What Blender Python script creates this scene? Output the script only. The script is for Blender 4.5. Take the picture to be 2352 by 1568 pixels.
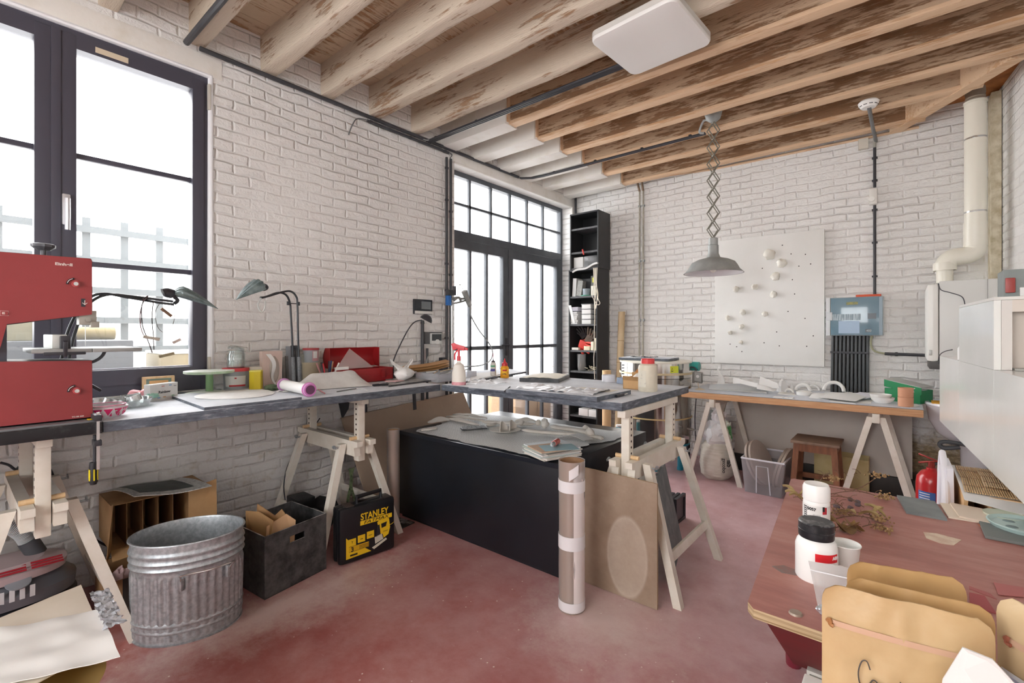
import bpy, bmesh, math, random
from mathutils import Vector, Matrix, noise
for o in list(bpy.data.objects): bpy.data.objects.remove(o)
S = bpy.context.scene
COL = S.collection
# ---------------- camera
cd = bpy.data.cameras.new('camera'); cam = bpy.data.objects.new('camera', cd); COL.objects.link(cam)
cam.location = (0, 0, 1.35); cam.rotation_euler = (math.radians(90), 0, math.radians(39.7))
cd.sensor_width = 36; cd.lens = 16.586; cd.shift_y = -0.0085; cd.clip_start = .05
S.camera = cam
# ---------------- sky light
W = bpy.data.worlds.new('sky'); S.world = W; W.use_nodes = True
bg = W.node_tree.nodes['Background']
# overcast sky, brightest on the side of the windows (west, -X)
_t = W.node_tree; _tc = _t.nodes.new('ShaderNodeTexCoord'); _dp = _t.nodes.new('ShaderNodeVectorMath'); _dp.operation = 'DOT_PRODUCT'; _dp.inputs[1].default_value = (-.86, .32, .40)
_t.links.new(_tc.outputs['Generated'], _dp.inputs[0]); _mr = _t.nodes.new('ShaderNodeMapRange'); _mr.interpolation_type = 'SMOOTHSTEP'
_t.links.new(_dp.outputs['Value'], _mr.inputs['Value']); _mr.inputs['From Min'].default_value = -.2; _mr.inputs['From Max'].default_value = .8; _mr.inputs['To Min'].default_value = 2.0; _mr.inputs['To Max'].default_value = 3.2
_t.links.new(_mr.outputs['Result'], bg.inputs[1]); bg.inputs[0].default_value = (.985, .99, 1.0, 1)
S.view_settings.view_transform = 'Standard'; S.view_settings.look = 'None'
S.view_settings.exposure = 2.08; S.view_settings.gamma = 1.0; S.view_settings.use_curve_mapping = False

# ---------------- helpers
def lin(c):
    if isinstance(c, str): c = [int(c[i:i+2], 16)/255 for i in (0, 2, 4)]
    return tuple((v/12.92 if v <= .04045 else ((v+.055)/1.055)**2.4) for v in c) + (1,)
def V(*a): return Vector(a[0]) if len(a) == 1 else Vector(a)
class NT:
    def __init__(s, name):
        s.m = bpy.data.materials.new(name); s.m.use_nodes = True; s.t = s.m.node_tree; s.n = s.t.nodes; s.l = s.t.links
        s.b = s.n['Principled BSDF']; s.out = s.n['Material Output']
    def new(s, k, **kw):
        n = s.n.new(k)
        for a, v in kw.items(): setattr(n, a, v)
        return n
    def ln(s, a, b): s.l.new(a, b)
    def coords(s, scale=(1, 1, 1), kind='Object'):
        tc = s.new('ShaderNodeTexCoord'); mp = s.new('ShaderNodeMapping'); s.ln(tc.outputs[kind], mp.inputs[0])
        mp.inputs['Scale'].default_value = scale; return mp.outputs[0]
    def noise(s, vec, sc, det=6, rough=.6, dist=0):
        n = s.new('ShaderNodeTexNoise'); s.ln(vec, n.inputs['Vector'])
        n.inputs['Scale'].default_value = sc; n.inputs['Detail'].default_value = det; n.inputs['Roughness'].default_value = rough; n.inputs['Distortion'].default_value = dist
        return n.outputs['Fac']
    def ramp(s, fac, stops):
        r = s.new('ShaderNodeValToRGB'); s.ln(fac, r.inputs[0]); e = r.color_ramp.elements
        while len(e) < len(stops): e.new(.5)
        for i, (p, c) in enumerate(stops):
            e[i].position = p; e[i].color = c if isinstance(c, tuple) and len(c) == 4 else ((c, c, c, 1) if isinstance(c, (int, float)) else lin(c))
        return r.outputs[0]
    def mix(s, fac, a, b, mode='MIX'):
        m = s.new('ShaderNodeMix', data_type='RGBA', blend_type=mode)
        for k, v in ((0, fac), (6, a), (7, b)):
            if hasattr(v, 'links'): s.ln(v, m.inputs[k])
            elif k == 0: m.inputs[0].default_value = v
            else: m.inputs[k].default_value = lin(v) if isinstance(v, str) else v
        return m.outputs[2]
    def math(s, op, a, b=0.0):
        m = s.new('ShaderNodeMath', operation=op)
        for k, v in ((0, a), (1, b)):
            if hasattr(v, 'links'): s.ln(v, m.inputs[k])
            else: m.inputs[k].default_value = v
        return m.outputs[0]
    def bump(s, h, st=.3, d=.01):
        b = s.new('ShaderNodeBump'); b.inputs['Strength'].default_value = st; b.inputs['Distance'].default_value = d
        s.ln(h, b.inputs['Height']); s.ln(b.outputs[0], s.b.inputs['Normal'])
    def set(s, **kw):
        nm = dict(col='Base Color', rough='Roughness', metal='Metallic', ior='IOR', alpha='Alpha', trans='Transmission Weight', coat='Coat Weight', spec='Specular IOR Level', em='Emission Color', es='Emission Strength', sss='Subsurface Weight')
        for k, v in kw.items():
            i = s.b.inputs[nm[k]]
            if hasattr(v, 'links'): s.ln(v, i)
            else: i.default_value = lin(v) if isinstance(v, str) else v
_mc = {}
def mat(col, rough=.6, metal=0, col2=None, vs=6, st=(1, 1, 1), lo=.35, hi=.65, bump=.08, bs=80, bd=.002, dust=0, dcol='e9e7e4', alpha=1, coat=0, trans=0, name=None):
    key = (col, rough, metal, col2, vs, st, lo, hi, bump, bs, bd, dust, dcol, alpha, coat, trans)
    if key in _mc: return _mc[key]
    n = NT(name or 'surface_'+col)
    c = n.coords(st)
    base = n.mix(n.ramp(n.noise(c, vs), [(lo, 0), (hi, 1)]), col, col2 if col2 else col)
    if dust:
        g = n.new('ShaderNodeNewGeometry'); sp = n.new('ShaderNodeSeparateXYZ'); n.ln(g.outputs['Normal'], sp.inputs[0])
        up = n.math('MAXIMUM', sp.outputs[2], .12)
        d = n.math('MULTIPLY', n.ramp(n.noise(n.coords(), 14, 8, .7), [(.62-dust*.5, 0), (.95-dust*.45, 1)]), up)
        base = n.mix(d, base, dcol)
    n.set(col=base, rough=rough, metal=metal, coat=coat, trans=trans)
    if alpha < 1:
        tr = n.new('ShaderNodeBsdfTransparent'); mx = n.new('ShaderNodeMixShader'); mx.inputs[0].default_value = alpha
        n.ln(tr.outputs[0], mx.inputs[1]); n.ln(n.b.outputs[0], mx.inputs[2]); n.ln(mx.outputs[0], n.out.inputs[0])
    if bump: n.bump(n.noise(c, bs, 4), bump, bd)
    _mc[key] = n.m
    return n.m

class G:
    def __init__(s): s.bm = bmesh.new()
    def face(s, vs):
        try: return s.bm.faces.new(vs)
        except ValueError: return None
    def cbox(s, c, size, rz=0, rx=0, ry=0, bev=0, M=None, taper=1):
        h = [v/2 for v in size]
        R = Matrix.Rotation(rz, 4, 'Z') @ Matrix.Rotation(ry, 4, 'Y') @ Matrix.Rotation(rx, 4, 'X')
        T = Matrix.Translation(V(c)) @ R
        if M is not None: T = M @ T
        b2 = bmesh.new(); vs = []
        for z in (-1, 1):
            t = taper if z < 0 else 1
            for x, y in ((-1, -1), (1, -1), (1, 1), (-1, 1)): vs.append(b2.verts.new((x*h[0]*t, y*h[1]*t, z*h[2])))
        for f in ((3, 2, 1, 0), (4, 5, 6, 7), (0, 1, 5, 4), (1, 2, 6, 5), (2, 3, 7, 6), (3, 0, 4, 7)): b2.faces.new([vs[i] for i in f])
        if bev: bmesh.ops.bevel(b2, geom=b2.edges[:], offset=min(bev, min(h)*.9), segments=2, affect='EDGES', profile=.6)
        s.add(b2, T); return s
    def box(s, lo, hi, bev=0): return s.cbox([(a+b)/2 for a, b in zip(lo, hi)], [abs(b-a) for a, b in zip(lo, hi)], bev=bev)
    def add(s, b2, T=None):
        mp = {}
        for v in b2.verts: mp[v] = s.bm.verts.new(T @ v.co if T is not None else v.co)
        for f in b2.faces: s.face([mp[v] for v in f.verts])
        b2.free()
    def lathe(s, prof, c=(0, 0, 0), n=32, sx=1, sy=1, M=None, fn=None):
        T = Matrix.Translation(V(c)) if M is None else M
        rings = []
        for r, z in prof:
            if r < 1e-6: rings.append([s.bm.verts.new(T @ V(0, 0, z))]); continue
            ring = []
            for i in range(n):
                a = 2*math.pi*i/n; k = fn(a, z) if fn else 1
                ring.append(s.bm.verts.new(T @ V(r*k*sx*math.cos(a), r*k*sy*math.sin(a), z)))
            rings.append(ring)
        for A, B in zip(rings, rings[1:]):
            for i in range(n):
                j = (i+1) % n
                if len(A) == 1 and len(B) == 1: continue
                if len(A) == 1: s.face([A[0], B[j], B[i]])
                elif len(B) == 1: s.face([A[i], A[j], B[0]])
                else: s.face([A[i], A[j], B[j], B[i]])
        return s
    def cyl(s, p0, p1, r, r1=None, n=20, cap=True):
        p0, p1 = V(p0), V(p1); d = p1-p0; L = d.length
        M = Matrix.Translation(p0) @ d.to_track_quat('Z', 'Y').to_matrix().to_4x4()
        r1 = r if r1 is None else r1
        return s.lathe(([(0, 0)] if cap else []) + [(r, 0), (r1, L)] + ([(0, L)] if cap else []), n=n, M=M)
    def tube(s, pts, r, n=8, sm=0, taper=None):
        P = [V(p) for p in pts]
        if sm:
            Q = []
            for i in range(len(P)-1):
                a = P[max(i-1, 0)]; b = P[i]; c = P[i+1]; d = P[min(i+2, len(P)-1)]
                for k in range(sm):
                    t = k/sm
                    Q.append(.5*((2*b)+(c-a)*t+(2*a-5*b+4*c-d)*t*t+(3*b-a-3*c+d)*t**3))
            Q.append(P[-1]); P = Q
        rings = []; up = None
        for i, p in enumerate(P):
            t = (P[min(i+1, len(P)-1)]-P[max(i-1, 0)]).normalized()
            if up is None: up = t.orthogonal().normalized()
            else:
                up = up - t*up.dot(t)
                up = up.normalized() if up.length > 1e-6 else t.orthogonal().normalized()
            b = t.cross(up); rr = r if not taper else r+(taper-r)*i/(len(P)-1)
            rings.append([s.bm.verts.new(p+(up*math.cos(2*math.pi*k/n)+b*math.sin(2*math.pi*k/n))*rr) for k in range(n)])
        for A, B in zip(rings, rings[1:]):
            for i in range(n): s.face([A[i], A[(i+1) % n], B[(i+1) % n], B[i]])
        s.face(rings[0][::-1]); s.face(rings[-1]); return s
    def prism(s, poly, vec):
        vec = V(vec); a = [s.bm.verts.new(V(p)) for p in poly]; b = [s.bm.verts.new(V(p)+vec) for p in poly]
        s.face(a[::-1]); s.face(b); n = len(poly)
        for i in range(n): s.face([a[i], a[(i+1) % n], b[(i+1) % n], b[i]])
        return s
    def grid(s, fn, nu, nv, th=0, closed=False):
        R = [[s.bm.verts.new(V(fn(i/nu, j/nv))) for j in range(nv+1)] for i in range(nu+1)]
        fs = []
        for i in range(nu):
            for j in range(nv): fs.append(s.face([R[i][j], R[i+1][j], R[i+1][j+1], R[i][j+1]]))
        if th:
            bmesh.ops.recalc_face_normals(s.bm, faces=[f for f in fs if f])
            bmesh.ops.solidify(s.bm, geom=[f for f in fs if f], thickness=th)
        return s
    def blob(s, c, r, seed=0, amp=.25, sub=3, fr=1.5, M=None):
        b2 = bmesh.new(); bmesh.ops.create_icosphere(b2, subdivisions=sub, radius=1)
        r = (r, r, r) if isinstance(r, (int, float)) else r
        for v in b2.verts:
            k = 1+amp*noise.noise(v.co*fr+V(seed*7.3, seed*3.1, seed*1.7)); v.co = V(v.co.x*r[0]*k, v.co.y*r[1]*k, v.co.z*r[2]*k)
        T = Matrix.Translation(V(c))
        if M is not None: T = T @ M
        s.add(b2, T); return s
    def build(s, name, m, parent=None, smooth=35, kind=None, label=None):
        bm = s.bm; off = LOC.get(parent, V(0, 0, 0)) if parent else V(0, 0, 0)
        for v in bm.verts: v.co -= off
        bmesh.ops.recalc_face_normals(bm, faces=bm.faces[:])
        me = bpy.data.meshes.new(name); bm.to_mesh(me); bm.free()
        if smooth:
            for p in me.polygons: p.use_smooth = True
            me.set_sharp_from_angle(angle=math.radians(smooth))
        if m: me.materials.append(m)
        o = bpy.data.objects.new(name, me); COL.objects.link(o)
        if parent: o.parent = parent; LOC[o] = off
        if kind: o['kind'] = kind
        if label: o['label'] = label
        return o
LOC = {}
def T(name, label, cat, loc=(0, 0, 0), group=None):
    o = bpy.data.objects.new(name, None); COL.objects.link(o); o.location = loc; o.empty_display_size = .05
    LOC[o] = V(loc); return tag(o, label, cat, group)
def tag(o, label, cat, group=None, kind=None):
    o['label'] = label; o['category'] = cat
    if group: o['group'] = group
    if kind: o['kind'] = kind
    return o
def dup(root, loc, rz=None, label=None, group=None):
    r = root.copy(); COL.objects.link(r); r.location = loc
    if rz is not None: r.rotation_euler = (0, 0, rz)
    if label: r['label'] = label
    if group: r['group'] = group
    def rec(src, dst):
        for ch in list(src.children):
            c = ch.copy(); COL.objects.link(c); c.parent = dst; rec(ch, c)
    rec(root, r); return r
def text(s, pos, size, m, parent, R, U, name='lettering', ext=.0004, al='LEFT', bold=0, sx=1, shear=0):
    R = V(R).normalized(); U = V(U).normalized(); N = R.cross(U)
    cu = bpy.data.curves.new('t', 'FONT'); cu.body = s; cu.size = size; cu.extrude = ext; cu.align_x = al; cu.offset = bold; cu.shear = shear
    to = bpy.data.objects.new('t', cu); COL.objects.link(to)
    bpy.context.view_layer.update()
    me = bpy.data.meshes.new_from_object(to.evaluated_get(bpy.context.evaluated_depsgraph_get()))
    off = LOC.get(parent, V(0, 0, 0)) if parent else V(0, 0, 0)
    for v in me.vertices: v.co = V(pos)+R*v.co.x*sx+U*v.co.y+N*(v.co.z+ext)-off
    bpy.data.objects.remove(to)
    me.materials.clear(); me.materials.append(m)
    o = bpy.data.objects.new(name, me); COL.objects.link(o); me.name = name
    if parent: o.parent = parent; LOC[o] = off
    return o
def plate(name, m, parent, c, R, U, w, h, th=.0006, off=0):
    R = V(R).normalized(); U = V(U).normalized(); N = R.cross(U); c = V(c)+N*off
    return G().prism([c-R*w/2-U*h/2, c+R*w/2-U*h/2, c+R*w/2+U*h/2, c-R*w/2+U*h/2], N*th).build(name, m, parent, 0)
def lerp(a, b, t): return V(a)*(1-t)+V(b)*t
RND = random.Random(5)

# ---------------- materials of the room
def brick_mat(name, ax, tone='f8f6f3', dirt='cbbca2', ochre=0):
    n = NT(name); tc = n.new('ShaderNodeTexCoord'); sp = n.new('ShaderNodeSeparateXYZ'); n.ln(tc.outputs['Object'], sp.inputs[0])
    cb = n.new('ShaderNodeCombineXYZ'); n.ln(sp.outputs[ax], cb.inputs[0]); n.ln(sp.outputs[2], cb.inputs[1])
    wob = n.new('ShaderNodeTexNoise'); n.ln(cb.outputs[0], wob.inputs['Vector']); wob.inputs['Scale'].default_value = 5; wob.inputs['Detail'].default_value = 3
    sc = n.new('ShaderNodeVectorMath', operation='SCALE'); sub = n.new('ShaderNodeVectorMath', operation='SUBTRACT'); sub.inputs[1].default_value = (.5, .5, .5)
    n.ln(wob.outputs['Color'], sub.inputs[0]); n.ln(sub.outputs[0], sc.inputs[0]); sc.inputs['Scale'].default_value = .04
    ad = n.new('ShaderNodeVectorMath', operation='ADD'); n.ln(cb.outputs[0], ad.inputs[0]); n.ln(sc.outputs[0], ad.inputs[1])
    def bk(msz, sm):
        b = n.new('ShaderNodeTexBrick'); n.ln(ad.outputs[0], b.inputs['Vector']); b.inputs['Scale'].default_value = 1
        b.inputs['Brick Width'].default_value = .2; b.inputs['Row Height'].default_value = .068; b.inputs['Mortar Size'].default_value = msz; b.inputs['Mortar Smooth'].default_value = sm
        b.offset = .5; b.squash = 1; b.inputs['Color1'].default_value = (.35, .35, .35, 1); b.inputs['Color2'].default_value = (.85, .85, .85, 1); b.inputs['Bias'].default_value = 0
        return b
    b = bk(.012, 1.0)
    co = cb.outputs[0]
    patch = n.ramp(n.noise(co, 1.6, 3), [(.36, .12), (.60, 1)])
    inv = n.math('MULTIPLY', n.math('SUBTRACT', 1, b.outputs['Fac']), patch)
    h = n.math('ADD', n.math('MULTIPLY', inv, .9), n.math('MULTIPLY', n.noise(co, 34, 8, .7), .95))
    h = n.math('ADD', h, n.math('MULTIPLY', n.noise(co, 9, 4), .9))
    h = n.math('ADD', h, n.math('MULTIPLY', n.ramp(b.outputs['Color'], [(0, 0), (1, 1)]), .35))
    zr = n.ramp(n.math('ADD', n.math('MULTIPLY', sp.outputs[2], .4), n.math('MULTIPLY', n.noise(co, 1.3, 4), .5)), [(.3, 1), (.75, 0)])
    d1 = n.math('MULTIPLY', n.ramp(n.noise(co, 12, 9, .75), [(.52, 0), (.72, 1)]), n.math('ADD', .25, zr))
    colr = n.mix(n.math('MULTIPLY', d1, .55), tone, dirt)
    colr = n.mix(n.math('MULTIPLY', n.math('MULTIPLY', b.outputs['Fac'], patch), n.math('ADD', .05, n.math('MULTIPLY', zr, .2))), colr, 'a89b86')
    # chipped specks
    sk = n.ramp(n.noise(co, 60, 3, .8), [(.735, 0), (.76, 1)])
    colr = n.mix(n.math('MULTIPLY', sk, .8), colr, '8a6f55')
    if ochre:
        mz = n.ramp(n.math('ADD', n.math('MULTIPLY', sp.outputs[2], -1.2), n.math('ADD', n.math('MULTIPLY', n.noise(co, 3.5, 6, .7), 1.3), n.math('MULTIPLY', sp.outputs[0], .55))), [(.05, 0), (.30, 1)])
        och = n.ramp(n.noise(co, 26, 8, .7), [(.3, '5e4a2c'), (.5, 'a58a55'), (.7, 'd8c698')])
        colr = n.mix(n.math('MULTIPLY', mz, .85), colr, och)
        mz2 = n.ramp(n.noise(co, 2.3, 6, .7), [(.60, 0), (.7, 1)])
        colr = n.mix(n.math('MULTIPLY', n.math('MULTIPLY', mz2, zr), .5), colr, 'c9a870')
    n.set(col=colr, rough=.55, spec=.35); n.bump(h, .8, .016)
    return n.m
M_WA = brick_mat('painted_brick_left', 1)
M_WB = brick_mat('painted_brick_back', 0, ochre=1)
M_WC = brick_mat('painted_brick_right', 1)
def wood_paint(name, wood, wood2, paint, cover, st=(1.2, 14, 14), sc=3):
    n = NT(name); c = n.coords(st)
    w = n.ramp(n.noise(c, 4, 8, .7), [(.3, wood2), (.7, wood)])
    big = n.noise(n.coords((.8, 2, 2)), 2.2, 4)
    p = n.math('ADD', n.math('MULTIPLY', n.noise(c, sc, 9, .72), .75), n.math('MULTIPLY', big, .55))
    f = n.ramp(p, [(.66-cover*.35, 0), (.705-cover*.33, 1)])
    veil = n.mix(.22, w, paint)
    n.set(col=n.mix(f, veil, paint), rough=.7, spec=.25); n.bump(n.math('ADD', n.math('MULTIPLY', f, .6), n.noise(c, 10, 6)), .6, .006)
    return n.m
M_JL = wood_paint('worn_white_joist', 'bd9065', '8d6240', 'd8c9b6', .30, st=(2.0, 18, 18), sc=2.0)
M_JR = wood_paint('peeling_brown_joist', '94643e', '63401f', 'ccb195', .13, st=(2.2, 20, 20), sc=2.2)
M_BAT = wood_paint('fresh_pine_batten', 'e0b58c', 'cf9d70', 'e8c7a5', .3)
M_PLK = wood_paint('ceiling_planks', 'b98a5e', '8e623c', 'd2bda2', .26, (16, 2.0, 16), 2.2)
M_PAINT = mat('f1eee8', .6, col2='e2dccf', vs=5, lo=.5, hi=.8, bump=.25, bs=30, bd=.004)
def floor_mat():
    n = NT('red_painted_floor'); c = n.coords()
    r = n.ramp(n.noise(c, 1.7, 6, .65), [(.3, '95504c'), (.55, 'a45d58'), (.75, 'ad6b66')])
    dst = n.math('ADD', n.math('MULTIPLY', n.noise(c, 3.1, 9, .72), .6), n.math('MULTIPLY', n.noise(c, 1.1, 4), .4))
    f = n.ramp(dst, [(.42, 0), (.64, 1)])
    colr = n.mix(n.math('MULTIPLY', f, .6), r, 'd0acaa')
    # far floor paler: door light painted into the colour, broken up by dust noise
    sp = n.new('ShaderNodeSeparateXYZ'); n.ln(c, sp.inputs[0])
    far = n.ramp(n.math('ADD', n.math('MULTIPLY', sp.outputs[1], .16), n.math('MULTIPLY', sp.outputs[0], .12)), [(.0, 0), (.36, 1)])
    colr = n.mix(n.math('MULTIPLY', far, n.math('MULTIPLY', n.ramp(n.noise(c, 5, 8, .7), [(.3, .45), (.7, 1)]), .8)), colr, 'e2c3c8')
    # swept plaster dust along the bins on the left and round the tube
    dl = n.math('ADD', n.math('ABSOLUTE', n.math('ADD', sp.outputs[0], 2.36)), n.math('MULTIPLY', n.math('ABSOLUTE', n.math('SUBTRACT', sp.outputs[1], 1.1)), .28))
    dt = n.new('ShaderNodeVectorMath', operation='DISTANCE'); n.ln(c, dt.inputs[0]); dt.inputs[1].default_value = (-1.1, 2.0, 0)
    dd = n.math('MINIMUM', dl, n.math('MULTIPLY', dt.outputs['Value'], .75))
    sw = n.ramp(n.math('ADD', dd, n.math('MULTIPLY', n.noise(c, 7, 10, .8), .7)), [(.40, 1), (.68, 0)])
    colr = n.mix(n.math('MULTIPLY', sw, .65), colr, 'dccbc4')
    sc = n.ramp(n.noise(n.coords((1, 5, 1)), 9, 8, .8), [(.62, 0), (.7, 1)])
    colr = n.mix(n.math('MULTIPLY', sc, .35), colr, 'd8c4bf')
    vo = n.new('ShaderNodeTexVoronoi', feature='F1'); n.ln(c, vo.inputs['Vector']); vo.inputs['Scale'].default_value = 22
    spk = n.math('MULTIPLY', n.ramp(vo.outputs['Distance'], [(.07, 1), (.1, 0)]), n.ramp(n.noise(c, 4, 4), [(.5, 0), (.56, 1)]))
    colr = n.mix(n.math('MULTIPLY', spk, .8), colr, 'efe6e0')
    n.set(col=colr, rough=n.ramp(n.noise(c, 6, 6), [(.3, .28), (.7, .5)]), spec=.5); n.bump(n.noise(c, 30, 6), .15, .002)
    return n.m
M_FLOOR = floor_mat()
def glass_mat(name, tint='ffffff', gloss=.08, milk=0.0, rough=.02):
    n = NT(name); tr = n.new('ShaderNodeBsdfTransparent'); tr.inputs[0].default_value = lin(tint)
    gl = n.new('ShaderNodeBsdfGlossy'); gl.inputs['Roughness'].default_value = rough
    mx = n.new('ShaderNodeMixShader'); fr = n.new('ShaderNodeLayerWeight'); fr.inputs[0].default_value = .35
    n.ln(n.math('ADD', n.math('MULTIPLY', fr.outputs['Fresnel'], .5), gloss*.5), mx.inputs[0]); n.ln(tr.outputs[0], mx.inputs[1]); n.ln(gl.outputs[0], mx.inputs[2])
    o = mx.outputs[0]
    if milk:
        df = n.new('ShaderNodeBsdfDiffuse'); df.inputs[0].default_value = lin('f4f4f4'); tl = n.new('ShaderNodeBsdfTranslucent'); tl.inputs[0].default_value = lin('f4f4f4')
        m0 = n.new('ShaderNodeMixShader'); n.ln(df.outputs[0], m0.inputs[1]); n.ln(tl.outputs[0], m0.inputs[2])
        m2 = n.new('ShaderNodeMixShader'); m2.inputs[0].default_value = milk; n.ln(o, m2.inputs[1]); n.ln(m0.outputs[0], m2.inputs[2]); o = m2.outputs[0]
    n.ln(o, n.out.inputs[0]); return n.m
M_GLASS = glass_mat('window_glass', gloss=.06, milk=.03)
M_JAR = glass_mat('clear_glass', 'f4fbfa', gloss=.35, milk=.1)
M_FILM = glass_mat('clear_film', gloss=.35, milk=.35, rough=.15)
M_TUB = glass_mat('cloudy_plastic', 'fafbff', gloss=.12, milk=.2, rough=.2)
M_PMMA = glass_mat('pink_acrylic', 'ffe8e6', gloss=.2, milk=.35)
M_FRAME = mat('4b4a56', .4, bump=.03)
M_DOORF = mat('565b62', .45, col2='4b5056')
M_BLKC = mat('33343a', .45)
M_WHT = mat('f0efec', .5)
M_WHW = mat('e9e3d8', .5, col2='ddd4c5', vs=9, bump=.1)
M_PINE = mat('e6c79c', .55, col2='d9b384', vs=4, st=(1, 12, 12), bump=.15, bs=20)
M_PLAST = mat('f2f1ee', .65, col2='e4e2de', vs=9, bump=.15, bs=30)
M_CLAY = mat('e2dcd3', .75, col2='d3c9bd', vs=7, bump=.15, bs=40)
M_GAL = mat('bcc1c4', .42, .6, col2='9a9fa3', vs=55, lo=.35, hi=.65, bump=.03)
M_STEEL = mat('cfd0cf', .25, .9, bump=0)
M_CARD = mat('b58e63', .75, col2='a27c53', vs=8, bump=.1)
M_CARDL = mat('cfa878', .7, col2='c39a69', vs=6, bump=.1)
M_BLACK = mat('17181c', .45, col2='22232a', vs=10)
M_RED = mat('a8262a', .35, col2='8f1c20')
M_PAPER = mat('e6e5e3', .7, bump=.05)
M_TOPG = None
def top_mat():
    n = NT('dusty_grey_top'); c = n.coords(); g = n.new('ShaderNodeNewGeometry'); sp = n.new('ShaderNodeSeparateXYZ'); n.ln(g.outputs['Normal'], sp.inputs[0])
    base = n.ramp(n.noise(n.coords((5, 5, 22)), 3, 8, .7), [(.3, '3a4048'), (.55, '636a75'), (.8, 'b2b5b9')])
    pos = n.new('ShaderNodeSeparateXYZ'); n.ln(c, pos.inputs[0])
    heavy = n.ramp(pos.outputs[0], [(-0.05, 1), (.0, .25)])
    du = n.ramp(n.noise(c, 4, 8, .7), [(.25, .55), (.6, .98)])
    up = n.ramp(sp.outputs[2], [(.5, 0), (.9, 1)])
    n.set(col=n.mix(n.math('MULTIPLY', up, du), base, 'dde1e8'), rough=.6); n.bump(n.noise(c, 50, 6), .2, .002); return n.m
M_TOP = top_mat()
# =====================================================  ROOM
XA, YB = -3.34, 5.31
ZC = 3.37
def xC(y): return .56+(5.31-y)*.12
def struct(g, name, m, parent=None, smooth=35):
    o = g.build(name, m, parent, smooth)
    if not parent: o['kind'] = 'structure'
    return o
Y0 = -2.4
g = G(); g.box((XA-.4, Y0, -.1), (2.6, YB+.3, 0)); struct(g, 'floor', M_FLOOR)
# left wall with its window and door openings
WY0, WY1, WZ0, WZ1 = -.80, 1.062, 1.0, 2.945
DY0, DY1, DZ1 = 3.15, 5.268, 3.0
g = G(); X0 = XA-.35
g.box((X0, Y0, 0), (XA, WY0, ZC)); g.box((X0, WY0, 0), (XA, WY1, WZ0)); g.box((X0, WY0, WZ1), (XA, WY1, ZC)); g.box((X0, WY1, 0), (XA, DY0, ZC))
g.box((X0, DY0, DZ1), (XA, DY1, ZC)); g.box((X0, DY1, 0), (XA, YB+.3, ZC)); struct(g, 'wall_left', M_WA, smooth=0)
g = G(); g.box((XA, YB, 0), (.75, YB+.3, ZC)); struct(g, 'wall_back', M_WB, smooth=0)
g = G(); g.prism([(xC(YB), YB, 0), (xC(YB)+.3, YB, 0), (xC(Y0)+.3, Y0, 0), (xC(Y0), Y0, 0)], (0, 0, ZC)); struct(g, 'wall_right', M_WC, smooth=0)
g = G(); g.box((XA-.35, Y0-.3, 0), (-2.3, Y0, ZC)); g.box((.3, Y0-.3, 0), (1.9, Y0, ZC)); g.box((-2.3, Y0-.3, 2.9), (.3, Y0, ZC)); g.box((-2.3, Y0-.3, 0), (.3, Y0, .9)); struct(g, 'wall_front', M_WB, smooth=0)  # unseen wall behind the camera, added with its opening to balance the light
# smooth lintel and plaster rims
g = G(); g.box((XA, -1.2, 2.95), (XA+.006, 1.13, 3.075), .003); struct(g, 'trim_1', M_PAINT)
g = G()
g.tube([(XA-.01, WY1+.008, WZ0-.02), (XA-.01, WY1+.008, WZ1+.01), (XA-.01, WY0, WZ1+.01)], .02, 10)
struct(g, 'trim_2', mat('f4f5f8', .5, bump=.2, bs=30))
g = G(); g.box((XA, DY0-.02, DZ1), (XA+.008, YB, 3.10), .004); g.box((XA, 5.268, 0), (XA+.006, YB, 3.05)); g.tube([(XA-.005, DY0, DZ1+.0), (XA-.005, DY1, DZ1+.0)], .014, 8)
g.tube([(XA-.005, DY1, DZ1), (XA-.005, DY1, 0)], .014, 8)
struct(g, 'trim_3', M_PAINT)
# ceiling boards
g = G()
yy = Y0
while yy < YB:
    yy += 5
xx = XA
while xx < 1.6:
    w = .155
    g.box((xx+.0015, Y0, ZC-.02+.001*math.sin(xx*40)), (xx+w-.0015, YB, ZC+.05)); xx += w
struct(g, 'ceiling', M_PLK, smooth=0)
# joists
jy = [-2.0, -1.57, -1.15, -.73, -.31, .10, .525, .945, 1.37, 1.79, 2.207, 2.635, 3.03, 3.43, 3.83, 4.23, 4.65, 5.10]
for i, y in enumerate(jy):
    thick = .098 if y < 2.3 else .075
    xe = min(xC(y), 1.5)
    if y > 4.5: xe = .60*(5.31-y)/.91
    left = y < 2.9
    seg = [(XA-.02+(xe-XA+.02)*k/14) for k in range(15)]
    g = G()
    zb = 3.10
    def sec(u, v, y=y, thick=thick, xe=xe, zb=zb, i=i, left=left):
        x = XA-.02+(xe-XA+.02)*u; a = v*2*math.pi
        # rounded rectangle section
        cy = math.copysign(min(abs(math.cos(a))*1.35, 1), math.cos(a)); cz = math.copysign(min(abs(math.sin(a))*1.35, 1), math.sin(a))
        wob = (.012 if left else .003)
        yy = y+thick/2+cy*thick/2+wob*noise.noise(V(x*2, i*9, v*3)); zz = zb+.15+cz*.14+wob*noise.noise(V(x*2.3, i*5+3, v*3))
        return (x, yy, zz)
    g.grid(sec, 30, 24)
    o = struct(g, 'trim_%d' % (4+i), M_JL if left else M_JR, smooth=40)
    if not left:
        struct(G().box((-2.56, y-.004, zb-.004), (xe, y+thick+.004, zb+.022), .003), 'batten', M_BAT, o)
        cs = G().box((XA, y-.055, zb-.012), (-2.545, y+thick+.03, ZC-.02), .006)
        struct(cs, 'joist_casing', M_PAINT, o)
        struct(G().box((-2.552, y-.035, zb+.01), (-2.535, y+thick+.01, ZC-.02), .003), 'casing_end', M_BAT, o)
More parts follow.
